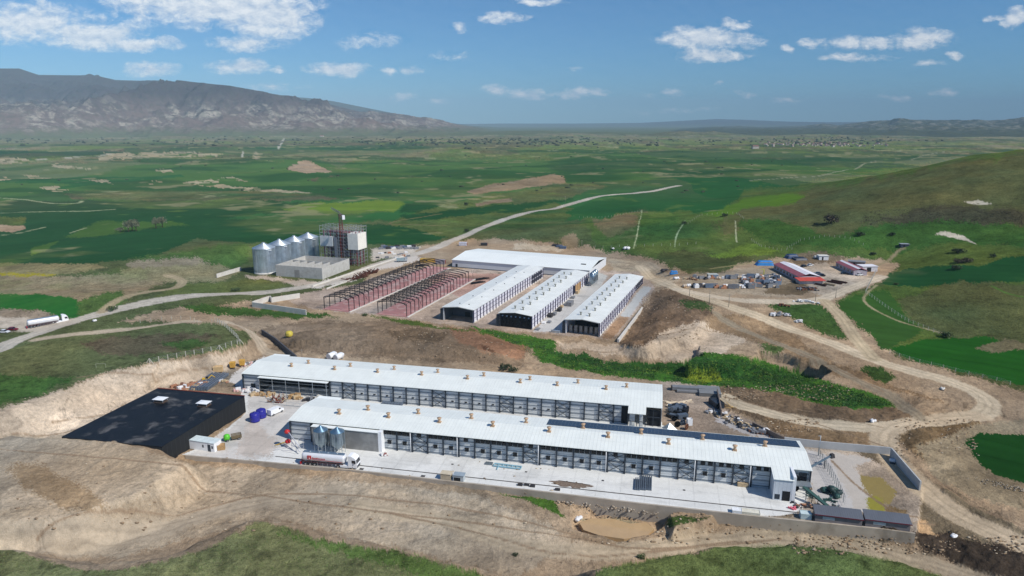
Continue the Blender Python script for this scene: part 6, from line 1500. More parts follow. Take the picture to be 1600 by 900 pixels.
bundle('white stones by the hairpin bend of the dirt track', 1472, 609, .8, mConL)
bundle('white sack floating near the left shore of the muddy pool', 902, 812, .9)
bundle('dark debris at the upper end of the white retaining wall', 972, 448, .8, dkc, 'debris')
pile('rubble', 'loose stones heaped at the right edge below the dark green field', 'stones', 1560, 758, 14, 3, .7, 90, [mat('pale_stone', (160, 148, 130), .9)], R(-30), 23, s=.3, kind='blob')
# pond water and its far debris
pw = [G(a_, b_, -3.4) for a_, b_ in ((905, 816), (925, 810), (960, 811), (985, 818), (1010, 816), (1022, 826), (1010, 838), (975, 842), (935, 836), (912, 828))]
cxp = sum(p[0] for p in pw) / len(pw); cyp = sum(p[1] for p in pw) / len(pw)
o = MB().prism([(a_ - cxp, b_ - cyp) for a_, b_ in pw], -1.5, 0).part('water', mat('muddy_water', (188, 158, 118), .12, 0, .06, .3, .6), None, (cxp, cyp, -3.4)); o['kind'] = 'structure'
pile('rubble', 'broken concrete and stones along the foot of the front wall above the muddy pool', 'rubble', 950, 798, 26, 2.6, .8, 200, [mConW, mat('pale_stone2', (160, 144, 124), .9)], AX - R(2), 24, s=.34, kind='blob')
# ------------------------------------------------------------------ middle yard clutter
P = thing('feed_bin_group', 'blue grey steel bins standing at the far end of the middle gable-ended barn', 'feed bins', (*G(925, 447), 0), R(69))
for k in range(3):
    b_ = MB().lathe(k * 3.6, 0, [(.2, .8), (1.6, 2.2), (1.6, 7.2), (.2, 8.5), (0, 8.5)], 18).part('bin', mBin, P)
m = MB(); [m.bar((k * 3.6 + 1.6 * math.cos(a_), 1.6 * math.sin(a_), 0), (k * 3.6 + 1.6 * math.cos(a_), 1.6 * math.sin(a_), 6), .12) for k in range(3) for a_ in (.8, 2.4, 3.9, 5.5)]; m.part('leg_frame', mGalv, P)
for i, (px, py, c_, l, h, lb) in enumerate(((890, 477, gsc, 5, 2.2, 'grey crate stack beside the middle barn, farthest'), (901, 458, tansc, 4, 1.6, 'tan crate stack beside the middle barn near its dark opening'), (874, 486, dkc, 3, 1.6, 'black crate beside the middle barn'), (860, 495, dkc, 3.4, 1.6, 'black box nearest the gable in the lane beside the middle barn'), (866, 492, gsc, 3, 1.2, 'grey box between two black ones in the lane'), (850, 505, wbag, 3, .7, 'white pallet at the near end of the lane beside the middle barn'), (858, 504, gsc, 2.6, .7, 'grey pallet at the near end of the lane beside the middle barn'), (878, 480, tansc, 2, 1.0, 'small tan box in the lane beside the middle barn'), (840, 515, gsc, 3, .6, 'low grey pallet at the near corner of the middle barn'), (895, 466, gsc, 3, 1.0, 'low grey pallet in the lane beside the middle barn'))):
    x, y = G(px, py); crate(lb, x, y, RC, l, l * .6, h, c_, 'crates in the lane beside the middle barn')
x, y = G(882, 519); P = thing('water_trough', 'grey trough lying at the foot of the right gable-ended barn', 'trough', (x - 4, y - .5, 0), R(-20)); MB().box(-2, -.6, 0, 2, .6, 1.0).part('trough', mGalv, P)
# rusty heaps on road verge
mRust = mat('rust_heap', (88, 50, 36), .95, 0, .3, 1)
for (px, py, s_, lb) in ((550, 437, 1.0, 'small rusty steel coil heap on the verge, left end'), (566, 433, 1.5, 'large rusty steel coil heap on the verge, middle'), (580, 427, 1.4, 'rusty steel coil heap on the verge, right end')):
    pile('rust_heap', lb, 'coil heap', px, py, 5 * s_, 3 * s_, 1.8 * s_, 60, [mRust], R(50), px, 0, 'stick', 'rusty heaps on the verge', s=1.9)
# containers behind left frame
def container(label, px, py, rz, L_, colr, h=2.6, group=None, z=0):
    x, y = G(px, py, z); P = thing('shipping_container', label, 'container', (x, y, z), rz, group)
    MB().box(0, 0, .12, L_, 2.44, h).part('shell', colr, P); m = MB()
    k = 0.25
    while k < L_ - .2: m.box(k, -.05, .3, k + .15, -.005, h - .2); k += .35
    m.part('rib', colr, P); MB().box(L_ + .005, .15, .3, L_ + .05, 2.3, h - .15).part('door', mat('door_dark_red', (120, 52, 46), .6), P); return P
ye = mat('container_yellow', (206, 168, 74), .5, 0, .08, .5); gy = mat('container_grey', (150, 144, 152), .6, 0, .1, .5)
c_ = container('long yellow container behind the far end of the left bare frame', 656, 410, R(-6), 9.8, ye)
MB().lathe(0, 0, [(0, 0), (.55, 0), (.55, .05), (0, .06)], 14).part('round_mark', mDk, c_, (4.6, -.08, 1.4)).rotation_euler = (R(90), 0, 0)
container('grey container just right of the long yellow one', 681, 413, R(-8), 6, gy, 3.0)
container('small pale container where the road passes the warehouse', 717, 384, R(-8), 6, mat('container_white', (214, 214, 224), .5))
container('dark low container behind the white warehouse roof', 751, 384, R(-5), 5, dkc, 2)
x, y = G(628, 409); P = thing('roller_truck', 'grey blue truck parked on the site road near the yellow container', 'truck', (x, y, 0), R(14)); MB().box(-3.4, -1.2, .9, 1.6, 1.2, 2.6).part('load_bed', mat('bed_blue', (140, 158, 164), .5), P); MB().box(1.8, -1.15, .7, 3.6, 1.15, 2.7).part('cab', mGalv, P)
for xx in (-2.4, -1.2, 2.7):
    for yy in (-1, 1): wheel(P, xx, yy, .5, .3)
# far row behind the silo yard
rr_ = random.Random(8)
for i in range(16):
    px = 596 + i * 3.6 + rr_.uniform(-1, 1); py = 387 + rr_.uniform(-1.5, 2.5); x, y = G(px, py)
    c_ = [dkc, gsc, wbag, mat('slate_blue', (92, 108, 132), .6)][rr_.randrange(4)]
    crate('stacked pallet, %s from the left in the row behind the silo yard' % nth(i + 1), x, y, .3, 3.2, 2.4, rr_.uniform(1.0, 2.4), c_, 'pallet row behind the silo yard', name='stored_pallet', cat='stored pallet')
for i in range(14):
    px = 590 + i * 3.7; py = 394 + rr_.uniform(0, 10); x, y = G(px, py)
    crate('small loose stack, %s from the left between the mill tower and road' % nth(i + 1), x, y, .3, 2.4, 1.6, rr_.uniform(.6, 1.4), [gsc, dkc, clay, wbag][rr_.randrange(4)], 'loose stacks near the mill tower', name='loose_stack', cat='stack')
for i, (px, py) in enumerate(((862, 384), (868, 386), (874, 387), (880, 388.5))):
    x, y = G(px, py); crate(['leftmost', 'second from left', 'third from left', 'rightmost'][i] + ' of four dark slate stacks behind the white warehouse', x, y, -.2, 4.4, 3, 2.4 - .2 * i, MT['slate_blue'] if i != 1 else dkc, 'slate stacks behind the warehouse', name='slate_stack', cat='stack')
bundle('white sheets lying in the grass behind the right end of the warehouse', 979, 389.5, 2.0, None, 'sheets')
bundle('small white sack in the grass behind the warehouse, left of the sheets', 958, 389, 1.0)
# blue tarpaulin stuff beside the track
def tarp(label, px, py, l, w, h, colr, rz):
    x, y, z = T(px, py); P = thing('tarpaulin_heap', label, 'tarpaulin', (x, y, z), rz); n = 14; mm = MB(); v = []; rnd = random.Random(int(px))
    for i in range(n + 1):
        for j in range(n + 1):
            a_, b_ = i / n * 2 - 1, j / n * 2 - 1; e = max(abs(a_), abs(b_)); v.append((a_ * l / 2, b_ * w / 2, max(.0, h * min(1, (1 - e) * 3.2)) + rnd.uniform(-.12, .12) * (e < .95)))
    mm.add(v, [(i * (n + 1) + j, (i + 1) * (n + 1) + j, (i + 1) * (n + 1) + j + 1, i * (n + 1) + j + 1) for i in range(n) for j in range(n)], True)
    mm.part('sheet', colr, P); MB().cbox(0, 0, 0, l * .8, w * .8, h * .8).part('stacked_goods', gsc, P); return P
mTB = mat('tarp_blue', (36, 126, 196), .5, 0, .1, .8); mTD = mat('tarp_navy', (30, 42, 62), .5, 0, .2, .8)
tarp('bright blue tarpaulin over a long heap left of the red-striped shed', 1195, 414, 11, 5, 2.6, mTB, -.05)
tarp('small blue tarpaulin heap beside the track right of the barns', 1053, 428, 5, 3.4, 1.8, mTB, -.1)
tarp('navy tarpaulin heap behind the red-striped shed', 1237, 403, 8, 5, 2.4, mat('tarp_dark_blue', (40, 66, 104), .5, 0, .2, .8), .1)
tarp('black sheeting spread low beside the navy tarpaulin', 1249, 405.5, 9, 6, 1.4, mTD, .1)
bundle('dark heap of scrap left of the small blue tarpaulin', 1038, 424, 1.8, dkc, 'scrap'); bundle('white sack beside the small blue tarpaulin', 1057, 436, 1.4)
# ------------------------------------------------------------------ storage yard: rows of small stacks
protos = []
def proto(kind, c_):
    P = thing('stored_pallet', 'x', 'pallet', (0, 0, -50), 0); m = MB()
    if kind == 0: m.cbox(0, 0, .15, 1.8, 1.5, 1.3).cbox(.1, 0, 1.45, 1.3, 1.1, .35)
    elif kind == 1:
        for k in range(4): m.blob(-.6 + .4 * k, .2 * (k % 2), .65, .6, .7, .65, k, 8, 5, .2)
    elif kind == 2:
        for k in range(5): m.box(-1.4, -.8 + k * .35, .15, 1.4, -.6 + k * .35, 1.9 - .1 * k)
    else: m.cbox(0, 0, .15, 2.6, 1.7, .9, .1, .85).cbox(.3, .2, 1.0, 1.4, 1.0, .7, .4)
    m.part('load', c_, P); MB().box(-1, -.8, 0, 1, .8, .14).part('pallet_base', mWood, P); return P
specs = [(0, gsc, 'grey boxed load'), (1, wbag, 'white bagged load'), (2, gsc, 'upright grey sheets'), (3, dkc, 'dark stacked load'), (0, wbag, 'white wrapped block'), (3, clay, 'brick-coloured stack'), (2, mat('steel_blue', (120, 136, 156), .5, .3), 'blue grey frames'), (1, mat('beige_sack', (196, 180, 160), .8), 'beige sacks')]
protos = [proto(k, c_) for k, c_, _ in specs]
rr_ = random.Random(4); spots = []
for i in range(26): spots.append((1086 + i * 5.3 + rr_.uniform(-1.5, 1.5), 436.5 - .13 * i + rr_.uniform(-1.2, 1.2)))
for i in range(26): spots.append((1070 + i * 4.6 + rr_.uniform(-1.5, 1.5), 449.0 + rr_.uniform(-1.6, 2.2)))
for i in range(60): spots.append((1160 + rr_.uniform(0, 56), 437 + rr_.uniform(-3, 14)))
used = set(); cnt = {}
rows = {'far row': sorted(spots[:26]), 'near row': sorted(spots[26:52])}
cr_ = sorted(spots[52:], key=lambda p: p[1]); q_ = len(cr_) // 4
for j, nm in enumerate(('back', 'second', 'third', 'front')): rows[nm + ' line of the crowded right part'] = sorted(cr_[j * q_:(j + 1) * q_])
i = 0
for row, ps in rows.items():
    for n_, (px, py) in enumerate(ps):
        k = rr_.randrange(len(specs)) if i >= len(specs) else i
        i += 1
        x, y, z = T(px, py); s_ = rr_.uniform(.8, 1.35)
        lb = '%s, %s from the left in the %s of the storage yard' % (specs[k][2], nth(n_ + 1), row.replace(' of the crowded right part', '')) if 'crowded' not in row else '%s, %s from left in the %s line of the crowded storage corner' % (specs[k][2], nth(n_ + 1), row.split()[0])
        if k not in used: used.add(k); o = protos[k]; o.location = (x, y, z + .02); o.rotation_euler = (0, 0, rr_.uniform(-.4, .4)); o['label'] = lb
        else: o = dup(protos[k], (x, y, z + .02), rr_.uniform(-.4, .4), lb)
        o.scale = (s_, s_, s_); o['group'] = 'stored goods in the open storage yard'
x, y, z = T(1113, 434); P = thing('site_hut', 'low hut with a pale flat roof in the far row of the storage yard', 'hut', (x, y, z), R(2)); MB().box(-2.6, -1.3, 0, 2.6, 1.3, 2.0).part('wall', mat('hut_green', (96, 104, 98), .7), P); MB().box(-2.8, -1.5, 2.0, 2.8, 1.6, 2.2).part('roof', mat('hut_roof', (190, 194, 186), .6), P)
x, y, z = T(1193, 432); P = thing('yellow_lifter', 'thin yellow hoist mast standing in the crowded part of the storage yard', 'hoist', (x, y, z), 0); MB().bar((0, 0, 0), (0, 0, 4), .35).bar((0, 0, 3.9), (-1.6, 0, 4.1), .3).part('mast', mat('hoist_yellow', (196, 190, 40), .5), P)
for (px, py, l, w, n_, lb, sd_, cs) in ((1262, 452, 10, 6, 60, 'dark brown and grey rubble between the red-roofed shed and the track', 31, [bsc, gsc, dkc]), (1218, 492, 9, 4, 34, 'white and grey rubbish pile on the green below the storage yard', 32, [wbag, gsc]), (1248, 503.5, 3, 1.5, 7, 'few white pieces lying on the green below the rubbish pile', 33, [wbag]), (1258, 472.5, 12, 2.0, 20, 'line of white sacks on the verge under the farm track', 34, [wbag]), (1080, 437, 7, 3, 20, 'brown earth heaped at the left end of the storage yard', 35, [bsc, tansc]), (1225, 478, 6, 2, 12, 'reddish debris on the verge left of the white sacks', 36, [bsc])):
    pile('rubble', lb, 'rubble', px, py, l, w, .9, n_, cs, R(-10), sd_, s=1.0)
# ------------------------------------------------------------------ farm buildings
mRoofR = mat('roof_dull_red', (146, 84, 92), .6, 0, .12, .5); mRoofWh = mat('roof_white', (232, 230, 234), .5, 0, .05, .5); mOr = mat('roof_orange_red', (192, 78, 64), .6, 0, .1, .5)
def farm_barn(label, p0, p1, Wd, h, hr, red_only, annex):
    a_ = T(*p0); b_ = T(*p1); z = min(a_[2], b_[2]); rz = math.atan2(b_[1] - a_[1], b_[0] - a_[0]); L_ = math.hypot(b_[0] - a_[0], b_[1] - a_[1])
    P = thing('farm_barn', label, 'barn', (a_[0], a_[1], z), rz, 'red-roofed farm barns')
    MB().box(0, .2, -.5, L_, Wd, h).part('wall', mat('farm_wall', (170, 162, 170), .8, 0, .1, .5), P)
    v = [(-.3, -.2, h - .05), (L_ + .3, -.2, h - .05), (L_ + .3, Wd / 2, hr), (-.3, Wd / 2, hr), (L_ + .3, Wd + .2, h - .05), (-.3, Wd + .2, h - .05)]
    MB().add(v + [(x, y, z_ - .15) for x, y, z_ in v], [(0, 1, 2, 3), (6, 9, 8, 7), (0, 6, 7, 1), (0, 3, 9, 6), (1, 7, 8, 2), (3, 2, 8, 9)]).part('roof_slope', mRoofR, P)
    v = [(-.3, Wd / 2, hr + .02), (L_ + .3, Wd / 2, hr + .02), (L_ + .3, Wd + .2, h), (-.3, Wd + .2, h)]
    MB().add(v + [(x, y, z_ - .15) for x, y, z_ in v], [(0, 1, 2, 3), (4, 7, 6, 5), (0, 4, 5, 1), (2, 6, 7, 3), (1, 5, 6, 2), (0, 3, 7, 4)]).part('roof_slope', mRoofWh if not red_only else mRoofR, P)
    st = MB()
    zz1 = lambda y: h - .05 + (hr - h + .05) * (y + .2) / (Wd / 2 + .2) + .03
    st.add([(-.3, Wd * .30, zz1(Wd * .30)), (L_ + .3, Wd * .30, zz1(Wd * .30)), (L_ + .3, Wd * .49, zz1(Wd * .49)), (-.3, Wd * .49, zz1(Wd * .49)), (-.3, Wd * .30, zz1(Wd * .30) - .1), (L_ + .3, Wd * .30, zz1(Wd * .30) - .1), (L_ + .3, Wd * .49, zz1(Wd * .49) - .1), (-.3, Wd * .49, zz1(Wd * .49) - .1)], [(0, 1, 2, 3), (4, 7, 6, 5), (0, 4, 5, 1), (2, 6, 7, 3), (1, 5, 6, 2), (0, 3, 7, 4)])
    st.part('white_stripe', mRoofWh, P)
    q = None; n = int(L_ / 4)
    for k in range(n):
        loc = ((k + .5) * L_ / n, .15, .9)
        if q is None: q = MB().box(-.8, -.06, 0, .8, .045, 1.2).part('window', mGlass, P, loc)
        else: again('window', q, P, loc)
    if annex:
        MB().box(L_ + .32, -1.5, -.5, L_ + 5, Wd - 1, 2.0).part('annex_wall', mat('annex_wall', (200, 190, 186), .8), P)
        MB().add([(L_ - .2, -2.2, 2.55), (L_ + 6.2, -2.2, 2.0), (L_ + 6.2, Wd + .2, 2.0), (L_ - .2, Wd + .2, 2.55), (L_ - .2, -2.2, 2.4), (L_ + 6.2, -2.2, 1.85), (L_ + 6.2, Wd + .2, 1.85), (L_ - .2, Wd + .2, 2.4)], [(0, 1, 2, 3), (4, 7, 6, 5), (0, 4, 5, 1), (2, 6, 7, 3), (1, 5, 6, 2), (0, 3, 7, 4)]).part('annex_roof', mOr, P)
    return P
farm_barn('long farm shed with red and white striped roof and an orange porch', (1208, 420.5), (1247, 440.5), 12, 3.0, 4.6, False, True)
farm_barn('smaller pink-roofed farm building across the yard from the striped shed', (1305, 417), (1333, 430.5), 7.5, 3.0, 4.2, True, False)
def hut(label, px, py, rz, l, w, h, wm, rm, door=None):
    x, y, z = T(px, py); P = thing('farm_hut', label, 'hut', (x, y, z), rz); MB().box(-l / 2, 0, -.4, l / 2, w, h).part('wall', wm, P); MB().box(-l / 2 - .3, -.3, h, l / 2 + .3, w + .3, h + .18).part('roof', rm, P)
    MB().box(-l / 2 + (door or l * .3), -.04, 0, -l / 2 + (door or l * .3) + (2.6 if door else .9), -.005, h * .8).part('door', mIn, P); return P
hut('small white cube-shaped hut behind the farm yard', 1287, 406.5, R(-5), 5.6, 4, 2.6, mWhite, mat('hut_top', (222, 220, 212), .6))
bundle('rubble of white blocks left of the small white hut', 1276, 403.5, 2.0, mConL, 'rubble')
hut('open-fronted white garage at the right end of the farm yard', 1359, 424.5, R(4), 9, 6, 3.0, mat('garage_wall', (206, 204, 208), .7), mRoofWh, 2.6)
hut('grey lean-to behind the open-fronted garage', 1338, 416, R(-25), 9, 5, 2.6, mat('leanto', (128, 120, 116), .8), gsc)
hut('small dark hut at the head of the path on the hillside', 1414, 386, R(-5), 5, 3, 1.8, mat('dark_hut', (60, 66, 84), .7), mat('hut_lid', (150, 156, 164), .6))
for i, (px, py, l) in enumerate(((1282, 446, 6), (1296, 445.5, 6), (1304, 442.5, 8), (1311, 441, 8.5))):
    x, y, z = T(px, py); P = thing('feed_trough', ['leftmost of the four rusty troughs on the farm yard', 'second of the four rusty troughs, the thin pale one', 'third of the four rusty troughs', 'rightmost of the four rusty troughs on the farm yard'][i], 'trough', (x, y, z), R(-52), 'rusty troughs'); MB().box(-l / 2, -.5, .2, l / 2, .5, .35).box(-l / 2, -.6, .2, l / 2, -.5, .8).box(-l / 2, .5, .2, l / 2, .6, .8).box(-l / 2, -.5, .35, -l / 2 + .1, .5, .8).part('trough', mat('trough_brown', (82, 50, 38), .8) if i != 1 else tansc, P); MB().box(-l / 2 + .5, -.5, 0, -l / 2 + .7, .5, .2).box(l / 2 - .7, -.5, 0, l / 2 - .5, .5, .2).part('trough_foot', mDk, P)
# ------------------------------------------------------------------ poles and fences
for i, (px, py, h, lb) in enumerate(((1108, 476, 7.5, 'tall thin pole where the two tracks part'), (1138.5, 480, 6.5, 'thin pole in the dirt right of the fork of the tracks'), (1077, 463, 5, 'short pole at the left end of the storage yard'), (1274, 470, 6, 'thin pole where the farm track meets the lower track'), (1305.5, 466, 6, 'thin pole beside the farm track under the troughs'), (1112, 490, 3.5, 'short pole standing in the rough ground under the fork'), (909, 388, 6, 'thin pole behind the right end of the warehouse'), (472, 557, 3, 'thin white stake behind the left part of the rear barn'), (883, 317, 8, 'thin pole beside the far gravel road'))):
    x, y, z = T(px, py); P = thing('utility_pole', lb, 'pole', (x, y, z), 0, 'thin poles'); MB().tube((0, 0, 0), (0, 0, h), .14, .09, 8).part('pole', mat('pole_grey', (150, 142, 130), .8), P); MB().bar((-.7, 0, h - .4), (.7, 0, h - .4), .1).part('cross_arm', MT['pole_grey'], P)
def fence(label, pts, step, h, colr, w=.12, wire=True, group=None, props=()):
    wpt = [T(*p) for p in pts]; o_ = wpt[0]; P = thing('post_fence', label, 'fence', o_, 0, group); out = []; acc = 0
    for i in range(len(wpt) - 1):
        a_, b_ = wpt[i], wpt[i + 1]; L_ = math.hypot(b_[0] - a_[0], b_[1] - a_[1])
        while acc < L_:
            t_ = acc / L_; x = a_[0] + (b_[0] - a_[0]) * t_; y = a_[1] + (b_[1] - a_[1]) * t_; out.append((x, y, hz(x, y))); acc += step
        acc -= L_
    out = out[:100]; q = None
    for (x, y, z) in out:
        loc = (x - o_[0], y - o_[1], z - o_[2])
        if q is None: q = MB().box(-w / 2, -w / 2, -.3, w / 2, w / 2, h).part('post', colr, P, loc)
        else: again('post', q, P, loc)
    if wire:
        m = MB()
        for i in range(len(out) - 1):
            for zz in (.35, .7, .95): m.bar((out[i][0] - o_[0], out[i][1] - o_[1], out[i][2] - o_[2] + h * zz), (out[i + 1][0] - o_[0], out[i + 1][1] - o_[1], out[i + 1][2] - o_[2] + h * zz), .025)
        m.part('wire', mGalv, P)
    m = MB()
    for k in props:
        x, y, z = out[min(k, len(out) - 1)]; x -= o_[0]; y -= o_[1]; z -= o_[2]
        m.bar((x - 1.3, y, z), (x, y, z + h), w * .8); m.bar((x + 1.3, y, z), (x, y, z + h), w * .8)
    if props: m.part('corner_prop', colr, P)
    return P
mPost = mat('concrete_post', (184, 180, 168), .8, 0, .05, 2)
fence('white post fence along the cut edge of the grassy hill at left', [(234, 568), (272, 560), (312, 553), (345, 547), (375, 537)], 3.0, 1.9, mPost, .22, props=(0, 8))
fence('white post fence running up the end of the grassy hill at left', [(375, 537), (366, 524), (352, 511), (338, 503)], 2.6, 1.9, mPost, .22, props=(0,))
fence('row of spaced white posts along the top of the grassy hill at left', [(336, 502), (300, 500), (262, 499), (208, 506)], 4.4, 1.8, mPost, .18, False)
fence('long post fence running down the green slope right of the farm', [(1369, 424), (1352, 458), (1380, 478), (1420, 504), (1476, 526), (1490, 532)], 2.7, 1.6, mPost, .14)
fence('post fence along the foot of the bright field at right', [(1390, 552), (1440, 568), (1500, 583), (1560, 596), (1598, 608)], 4.2, 1.5, mPost, .13)
fence('post fence on the brow of the pasture behind the warehouse', [(905, 340), (930, 341), (960, 338), (1002, 331)], 4.0, 1.6, mPost, .12, False)
fence('broken post fence round the upper pasture corner', [(1075, 350), (1096, 337), (1130, 334), (1150, 334), (1162, 342)], 4.2, 1.6, mPost, .13, False)
fence('curved post fence behind the farm, left part', [(1174, 376), (1190, 386), (1218, 392), (1240, 390)], 3.4, 1.6, mPost, .13, False)
fence('curved post fence behind the farm, right part', [(1230, 389), (1252, 376), (1290, 370), (1330, 374), (1350, 384)], 3.4, 1.6, mPost, .13, False)
fence('long row of faint posts across the green behind the warehouse', [(905, 386), (980, 386), (1060, 384), (1100, 381)], 6, 1.7, mPost, .16, False)
# goal-like white frame on the grassy hill
x, y, z = T(158, 575); P = thing('goal_frame', 'thin white goal-like frame standing on the grassy hill at left', 'frame', (x, y, z), R(5)); MB().bar((-1.6, 0, 0), (-1.6, 0, 1.6), .09).bar((1.6, 0, 0), (1.6, 0, 1.6), .09).bar((-1.6, 0, 1.6), (1.6, 0, 1.6), .09).part('frame', mat('faded_post', (160, 164, 140), .8), P)
# ------------------------------------------------------------------ bushes and trees
def leafcloud(n, rx, ry, rz, s, seed, flat=.3):
    m = MB(); rnd = random.Random(seed)
    for k in range(n):
        while True:
            a_ = Vector((rnd.uniform(-1, 1), rnd.uniform(-1, 1), rnd.uniform(-.5, 1)))
            if a_.length < 1 and a_.length > flat * rnd.random() * 1.6: break
        lump = .8 + .35 * math.sin(a_.x * 5 + seed) * math.cos(a_.y * 4 + seed * 2)
        c_ = Vector((a_.x * rx * lump, a_.y * ry * lump, rz * .5 + a_.z * rz * .62 * lump)); u_ = Vector((rnd.gauss(0, 1), rnd.gauss(0, 1), rnd.gauss(0, 1))).normalized(); w_ = u_.cross(Vector((rnd.gauss(0, 1), rnd.gauss(0, 1), rnd.gauss(0, 1)))).normalized(); q = s * rnd.uniform(.6, 1.3)
        m.add([c_ - u_ * q, c_ + w_ * q * .6, c_ + u_ * q, c_ - w_ * q * .6], [(0, 1, 2, 3)])
    return m
mLf = [mat('leaf_dark', (46, 62, 34), .8, 0, .35, 1.2), mat('leaf_mid', (70, 88, 44), .8, 0, .3, 1.2), mat('leaf_grey', (112, 116, 90), .8, 0, .3, 1.2), mat('leaf_brown', (74, 66, 52), .8, 0, .3, 1.2)]
mBark = mat('bark', (92, 78, 64), .9, 0, .2, 3)
lf_cache = {}
def bush(label, px, py, r, h, k, group, tree=False):
    x, y, z = T(px, py); key = (k, tree, int(px) % 3)
    P = thing('tree' if tree else 'bush', label, 'tree' if tree else 'bush', (x, y, z - .05), random.uniform(0, 6), group)
    if key not in lf_cache: lf_cache[key] = leafcloud(420, 1, 1, 1, .11, int(px) % 3 + 1).mesh('crown' if tree else 'foliage', mLf[k])
    o = bpy.data.objects.new('crown' if tree else 'foliage', lf_cache[key]); C.objects.link(o); o.parent = P; o.location = (0, 0, h * .3 if tree else 0); o.scale = (r, r, h * (.75 if tree else 1))
    m = MB(); m.tube((0, 0, -.3), (0, 0, h * .55), .09 * r + .05, .04 * r, 7); 
    for q in range(4): a_ = q * 1.6; m.tube((0, 0, h * .3), (math.cos(a_) * r * .6, math.sin(a_) * r * .6, h * .75), .05 * r, .015, 5)
    m.part('trunk' if tree else 'stem', mBark, P)
    return P
bush('large dark bare-looking bush alone on the hillside above the farm', 1298, 349, 6, 6.5, 3, 'hillside bushes')
bl_ = [(1275, 352, 2.2, 2, 0, 'small low bush left of the large dark hillside bush'), (1344, 368, 4, 2.4, 0, 'wide dark green bush on the slope above the farm hut'), (1394, 368, 2.6, 2.2, 0, 'small dark bush on the path above the hillside hut'), (1497, 395, 4.6, 2.6, 0, 'wide dark bush in the middle of the right pasture'), (1497, 411, 3, 2.4, 3, 'left of two brown bushes by the dark field edge'), (1510, 410, 3.4, 2.6, 3, 'right of two brown bushes by the dark field edge'), (1493, 421, 3.2, 2.4, 0, 'low bush just above the dark field'), (1364, 398, 2.4, 1.8, 0, 'small bush between the farm and the hillside hut'), (1552, 402, 2, 2, 0, 'tiny bush at the upper corner of the dark field'), (1360, 420, 2.2, 1.8, 3, 'brown bush beside the slope fence top'), (1478, 527, 3, 2.6, 1, 'bush at the lower end of the long slope fence'), (790, 577, 3, 2.0, 0, 'left dark bush at the back of the rear barn'), (802, 580, 2.2, 1.4, 0, 'right small bush at the back of the rear barn'), (570, 494, 1.8, 1.4, 1, 'small bush at the corner of the left bare frame'), (369, 455, 3.2, 1.8, 1, 'bush beside the road bend under the silos'), (175, 485, 3, 2.2, 1, 'bush in the green strip above the left road'), (1069, 350, 2.4, 2.2, 0, 'dark bush on the pasture fence corner'), (1132, 338, 3, 2.4, 0, 'dark bush along the upper pasture fence'), (805, 868, .8, .6, 0, 'tiny dark tuft on the bank below the pool'), (1002, 872, 1.2, .8, 1, 'small green tuft at the top of the lower right grass bank'), (728, 321, 3, 3.5, 0, 'round bush on the field edge beyond the mill'), (1400, 445, 1.6, 1.2, 1, 'small bush near the yard fence'), (729, 362, 2.5, 2.5, 0, 'dark bush beside the road beyond the warehouse')]
for b_ in bl_: bush(b_[5], b_[0], b_[1], b_[2], b_[3], b_[4], 'scattered bushes')
for i, (px, py, lb) in enumerate(((201, 362, 'leftmost tree of the grey group in the plain'), (207, 361, 'second tree of the grey group in the plain'), (213, 361, 'third tree of the grey group in the plain'), (244, 357, 'left tree of the farther grey pair in the plain'), (254, 355, 'right tree of the farther grey pair in the plain'), (188, 363, 'low shrubby tree left of the grey group in the plain'))):
    bush(lb, px, py, 4.2, 9 if i < 5 else 4, 2, 'trees in the plain', True)
# far scrub and tree lines: nobody could count them
def scatter(name, label, cat, region, n, s0, s1, colr, seed, leaf=0):
    m = MB(); rnd = random.Random(seed); where = TB([region(rnd) for _ in range(n)])
    for k in range(n):
        x, y, z = where[k]; r_ = rnd.uniform(s0, s1)
        if name == 'tree_line' and math.hypot(x, y) < 1700: continue
        if leaf:
            for q in range(leaf):
                c_ = Vector((x + rnd.gauss(0, r_ * .8), y + rnd.gauss(0, r_ * .8), z + abs(rnd.gauss(.05, r_ * .2)))); u_ = Vector((rnd.gauss(0, 1), rnd.gauss(0, 1), rnd.gauss(0, 1) + .6)).normalized(); w_ = u_.cross(Vector((rnd.gauss(0, 1), rnd.gauss(0, 1), rnd.gauss(0, 1)))).normalized(); s_ = r_ * rnd.uniform(.09, .24)
                m.add([c_ - u_ * s_, c_ + w_ * s_ * .6, c_ + u_ * s_, c_ - w_ * s_ * .6], [(0, 1, 2, 3)])
        else: m.blob(x, y, z + r_ * .3, r_ * rnd.uniform(1, 2.2), r_, r_ * .8, k, 6, 4, .35)
    o = m.part(name, colr); tag(o, label, cat, None, 'stuff')
mScr = mat('scrub_green', (52, 64, 40), .9, 0, .3, .02)
scatter('tree_line', 'dark tree lines and orchards far off across the plain', 'trees', lambda r_: (r_.choice((r_.uniform(560, 1180), r_.uniform(640, 1000), r_.uniform(0, 600), r_.gauss(1290, 60))), r_.gauss(221, 3.5)), 700, 2.5, 5.5, mScr, 2)
scatter('field_scrub', 'dark scrub dotted along the field edges of the plain', 'scrub', lambda r_: (r_.uniform(-20, 1250), 232 + 70 * r_.random() ** 1.5), 120, .8, 2.2, mScr, 3)
gw = [(760, 516), (860, 537), (864, 552), (1000, 573), (1070, 570), (1098, 552), (1180, 566), (1280, 592), (1395, 632), (1330, 637), (1200, 610), (1120, 601), (1030, 595), (900, 578), (840, 562)]
def inpoly(px, py, pts): return bool(pip(np.array([px]), np.array([py]), pts)[0])
def region_in(pts):
    xs = [p[0] for p in pts]; ys = [p[1] for p in pts]
    def f(r_):
        while True:
            a_, b_ = r_.uniform(min(xs), max(xs)), r_.uniform(min(ys), max(ys))
            if inpoly(a_, b_, pts): return a_, b_
    return f
